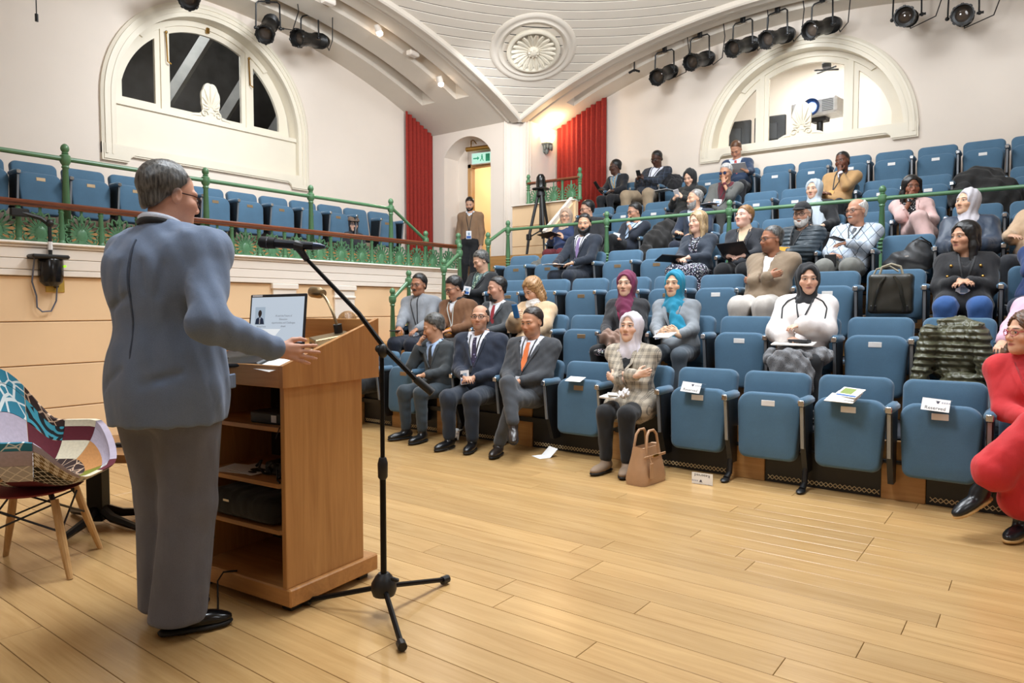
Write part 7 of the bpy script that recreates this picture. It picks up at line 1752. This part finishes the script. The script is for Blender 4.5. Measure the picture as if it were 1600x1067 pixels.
# coats on laps and spare seats
i=P['L']; heap('grey_coat','speckled grey wool coat across the lap of the woman in white','coat',tuple(i['pos'](0,.30,-.02)),[((0,.02,.05),(.20,.15,.045)),((-.03,-.16,-.05),(.16,.045,.13)),((.07,-.17,-.16),(.09,.04,.13)),((-.19,-.02,-.01),(.07,.08,.07)),((.17,0,.02),(.07,.10,.06))],cloth_mat('speckled_wool','7A7B7E','dots','3E4045',2.2),noise=.006)
i=P['J']; heap('brown_coat','soft brown coat bundled on the lap of the woman in a maroon headscarf','coat',tuple(i['pos'](.06,.32,.06)),[((0,0,.02),(.15,.13,.07)),((.06,-.12,-.03),(.08,.05,.11)),((-.06,-.05,.06),(.09,.08,.05))],cloth_mat('brown_coat','8C6F60'),noise=.010)
heap('floral_bag','dark floral bag strap lying beside the brown coat','bag',tuple(i['pos'](-.02,.40,-.03)),[((0,0,0),(.16,.06,.035))],cloth_mat('floral_bag','1C1A1E','floral','B9A8B0'),noise=.003)
p,k=seat_at(5,1040,380); SPEC[5,k]='with a dark coat'; heap('dark_coat','long dark coat slumped over the seat beside the man with a fist at his mouth','coat',p+V(-.05,.1,.45),[((0,.05,.1),(.24,.14,.2)),((-.08,-.16,-.15),(.16,.08,.22)),((.1,.1,.28),(.18,.08,.14))],cloth_mat('dark_coat','1E1C1B'),h=.016,noise=.009,wl=.14)
p,k=seat_at(6,1560,290); SPEC[6,k]='with a black coat'; heap('black_coat','black coat spread over seats at the right edge of the sixth row','coat',p+V(0,.1,.45),[((0,.05,.15),(.28,.14,.2)),((-.16,-.05,.0),(.14,.12,.16)),((.2,-.08,-.1),(.25,.12,.3))],cloth_mat('black_coat2','1A1918'),h=.016,noise=.008,wl=.14)
p,k=seat_at(7,990,290); heap('dark_jacket','black jacket hung over the seat back between the plaid jacket and black headscarf','jacket',onY(1045,284,11.0),[((0,0,.0),(.26,.08,.13)),((.16,-.08,-.1),(.14,.07,.12))],cloth_mat('dark_jacket2','17161A'),h=.016,noise=.007)
b=MB(); p=onY(836,404,7.85); heap('grey_backpack','grey rucksack standing behind the fourth row at the aisle end','backpack',V(p[0],7.95,1.60),[((0,0,.12),(.17,.12,.20)),((0,-.1,.08),(.12,.06,.12))],cloth_mat('grey_sack','5A5A55'),h=.014,noise=.004)
p,k=seat_at(2,1110,520); heap('black_bag','black bag slumped beside the knee of the woman in grey','bag',tuple(P['K']['pos'](-.16,.52,-.05)),[((0,0,0),(.09,.06,.09))],cloth_mat('blackbag','131314'),noise=.003)
# things in hands and on laps
sheet_l=lambda nm,lab,i,loc,w_,h_,rx,rz_,col='F1EFEA',t=.004,cat='paper': sheet(nm,lab,cat,Matrix.Translation(tuple(i['pos'](*loc)))@Matrix.Rotation(R(rz_),4,'Z')@Matrix.Rotation(R(rx),4,'X'),w_,h_,t,col)
sheet_l('snack_tray','white card tray with an orange corner on the lap of the checked blazer',P['D'],(-.06,.34,.085),.15,.10,8,-10,t=.012,cat='tray')
items('phone','white phone resting on the tray on the checked blazer lap','phone',P['D'],(-.05,.33,.108),(.075,.14,.010),'D9D6D2',(.5,1,0),(0,-.1,1))
heap('tissue','crumpled white tissue on the lap of the woman in checks','tissue',tuple(P['D']['pos'](.03,.32,.11)),[((0,0,0),(.035,.03,.028),.02),((.02,.01,.02),(.02,.02,.025),.02)],mat('tissue_white','EFEDEE',.8),h=.006,noise=.006,wl=.03)
sheet_l('booklet','white booklet in the hands of the woman in a teal headscarf',P['K'],(-.01,.38,.135),.16,.12,20,-14,t=.010,cat='booklet')
sheet_l('clipboard','white tray and papers on the lap of the woman in white',P['L'],(-.03,.34,.095),.30,.17,6,4,t=.008,cat='tray'); items('phone','dark phone and pouch on the tray of the woman in white','phone',P['L'],(.01,.33,.118),(.08,.15,.022),'26272B',(1,.3,0),(0,-.1,1))
items('phone','blue phone held up by the woman in a beige coat','phone',P['I'],(-.06,.335,.335),(.07,.14,.011),'2E6FA8',(-.1,.25,1),(.1,-1,.3))
items('phone','phone in the hand of the old man in argyle','phone',P['X'],(-.01,.33,.25),(.07,.14,.012),'17181B',(-.6,.7,.25),(0,-.2,1))
items('phone','phone held by the woman in a black headscarf','phone',P['g'],(-.03,.31,.31),(.075,.13,.02),'B9B4B6',(-.2,.5,1),(0,-1,.4))
items('phone','phone held by the man in a plaid jacket','phone',P['k'],(-.01,.33,.31),(.075,.15,.012),'101113',(0,.6,1),(0,-1,.5))
items('phone','phone in the hand of the man in a blue patterned shirt','phone',P['j'],(-.19,.38,.22),(.075,.15,.012),'101113',(-.2,.6,.9),(0,-1,.5))
items('document','open document held by the man bending to read','document',P['l'],(.02,.36,.22),(.30,.21,.008),'C9C4C4',(0,.7,.45),(0,-.5,1))
items('folder','black folder tilted on the lap of the blonde woman','folder',P['T'],(-.17,.34,.13),(.22,.30,.012),'1B1C1F',(-.7,.9,.05),(-.2,-.2,1))
items('folder','dark folder held on the lap of the woman with tied-back hair','folder',P['U'],(-.02,.33,.20),(.30,.22,.010),'2C2B2E',(-.1,.75,.55),(0,-.6,1))
items('folder','open black folder held by the woman in maroon trousers','folder',P['a'],(-.08,.36,.24),(.30,.22,.010),'232226',(-.3,.9,.2),(0,-.3,1)); 
items('papers','papers on the knee of the man in a purple tie','paper',P['S'],(-.10,.40,.115),(.20,.28,.006),'E6E2E0',(-.5,1,0),(0,0,1))
items('papers','programme under the hand of the man in tinted glasses','paper',P['h'],(-.08,.33,.115),(.30,.2,.008),'C3C5CF',(-.5,1,0),(0,0,1))
items('papers','white papers on the empty seat beside the plaid jacket','paper',P['k'],(.36,.20,.03),(.28,.20,.010),'DEDCD8',(-.2,1,0),(0,-.1,1))
items('phone','dark phone in the hand of the man with a moustache','phone',P['F'],(-.10,.46,.115),(.07,.14,.012),'1A1B1E',(.2,1,0),(0,0,1))
items('face_mask','black glove hanging from the hand of the old man in argyle','glove',P['X'],(-.06,.36,.04),(.10,.03,.12),'131417',(0,1,0),(0,0,1))
# gold buttons of the black coat
i=P['Q']
for x,u_ in((-.10,.70),(.10,.72),(-.12,.48),(.12,.50)):
    q_=i['proj']([x],[u_*i['L']],.004,i['outer'])[0]; link('gold_button',MB().ball(tuple(q_),.014,10,6).mesh('gold_button',M_brass)).parent=i['t']

i=P['L']; L_=i['L']
for q in(-1,1):
    i['ribbon']('piping',[(q*.075,L_*1.0),(q*.13,L_*.93),(q*.165,L_*.80),(q*.160,L_*.58)],[.011,.011,.011],.004,[i['G']],cloth_mat('piping','17181B'),.004,14)
build_rows(OCC,SPEC)
build_gallery(GAL_K)
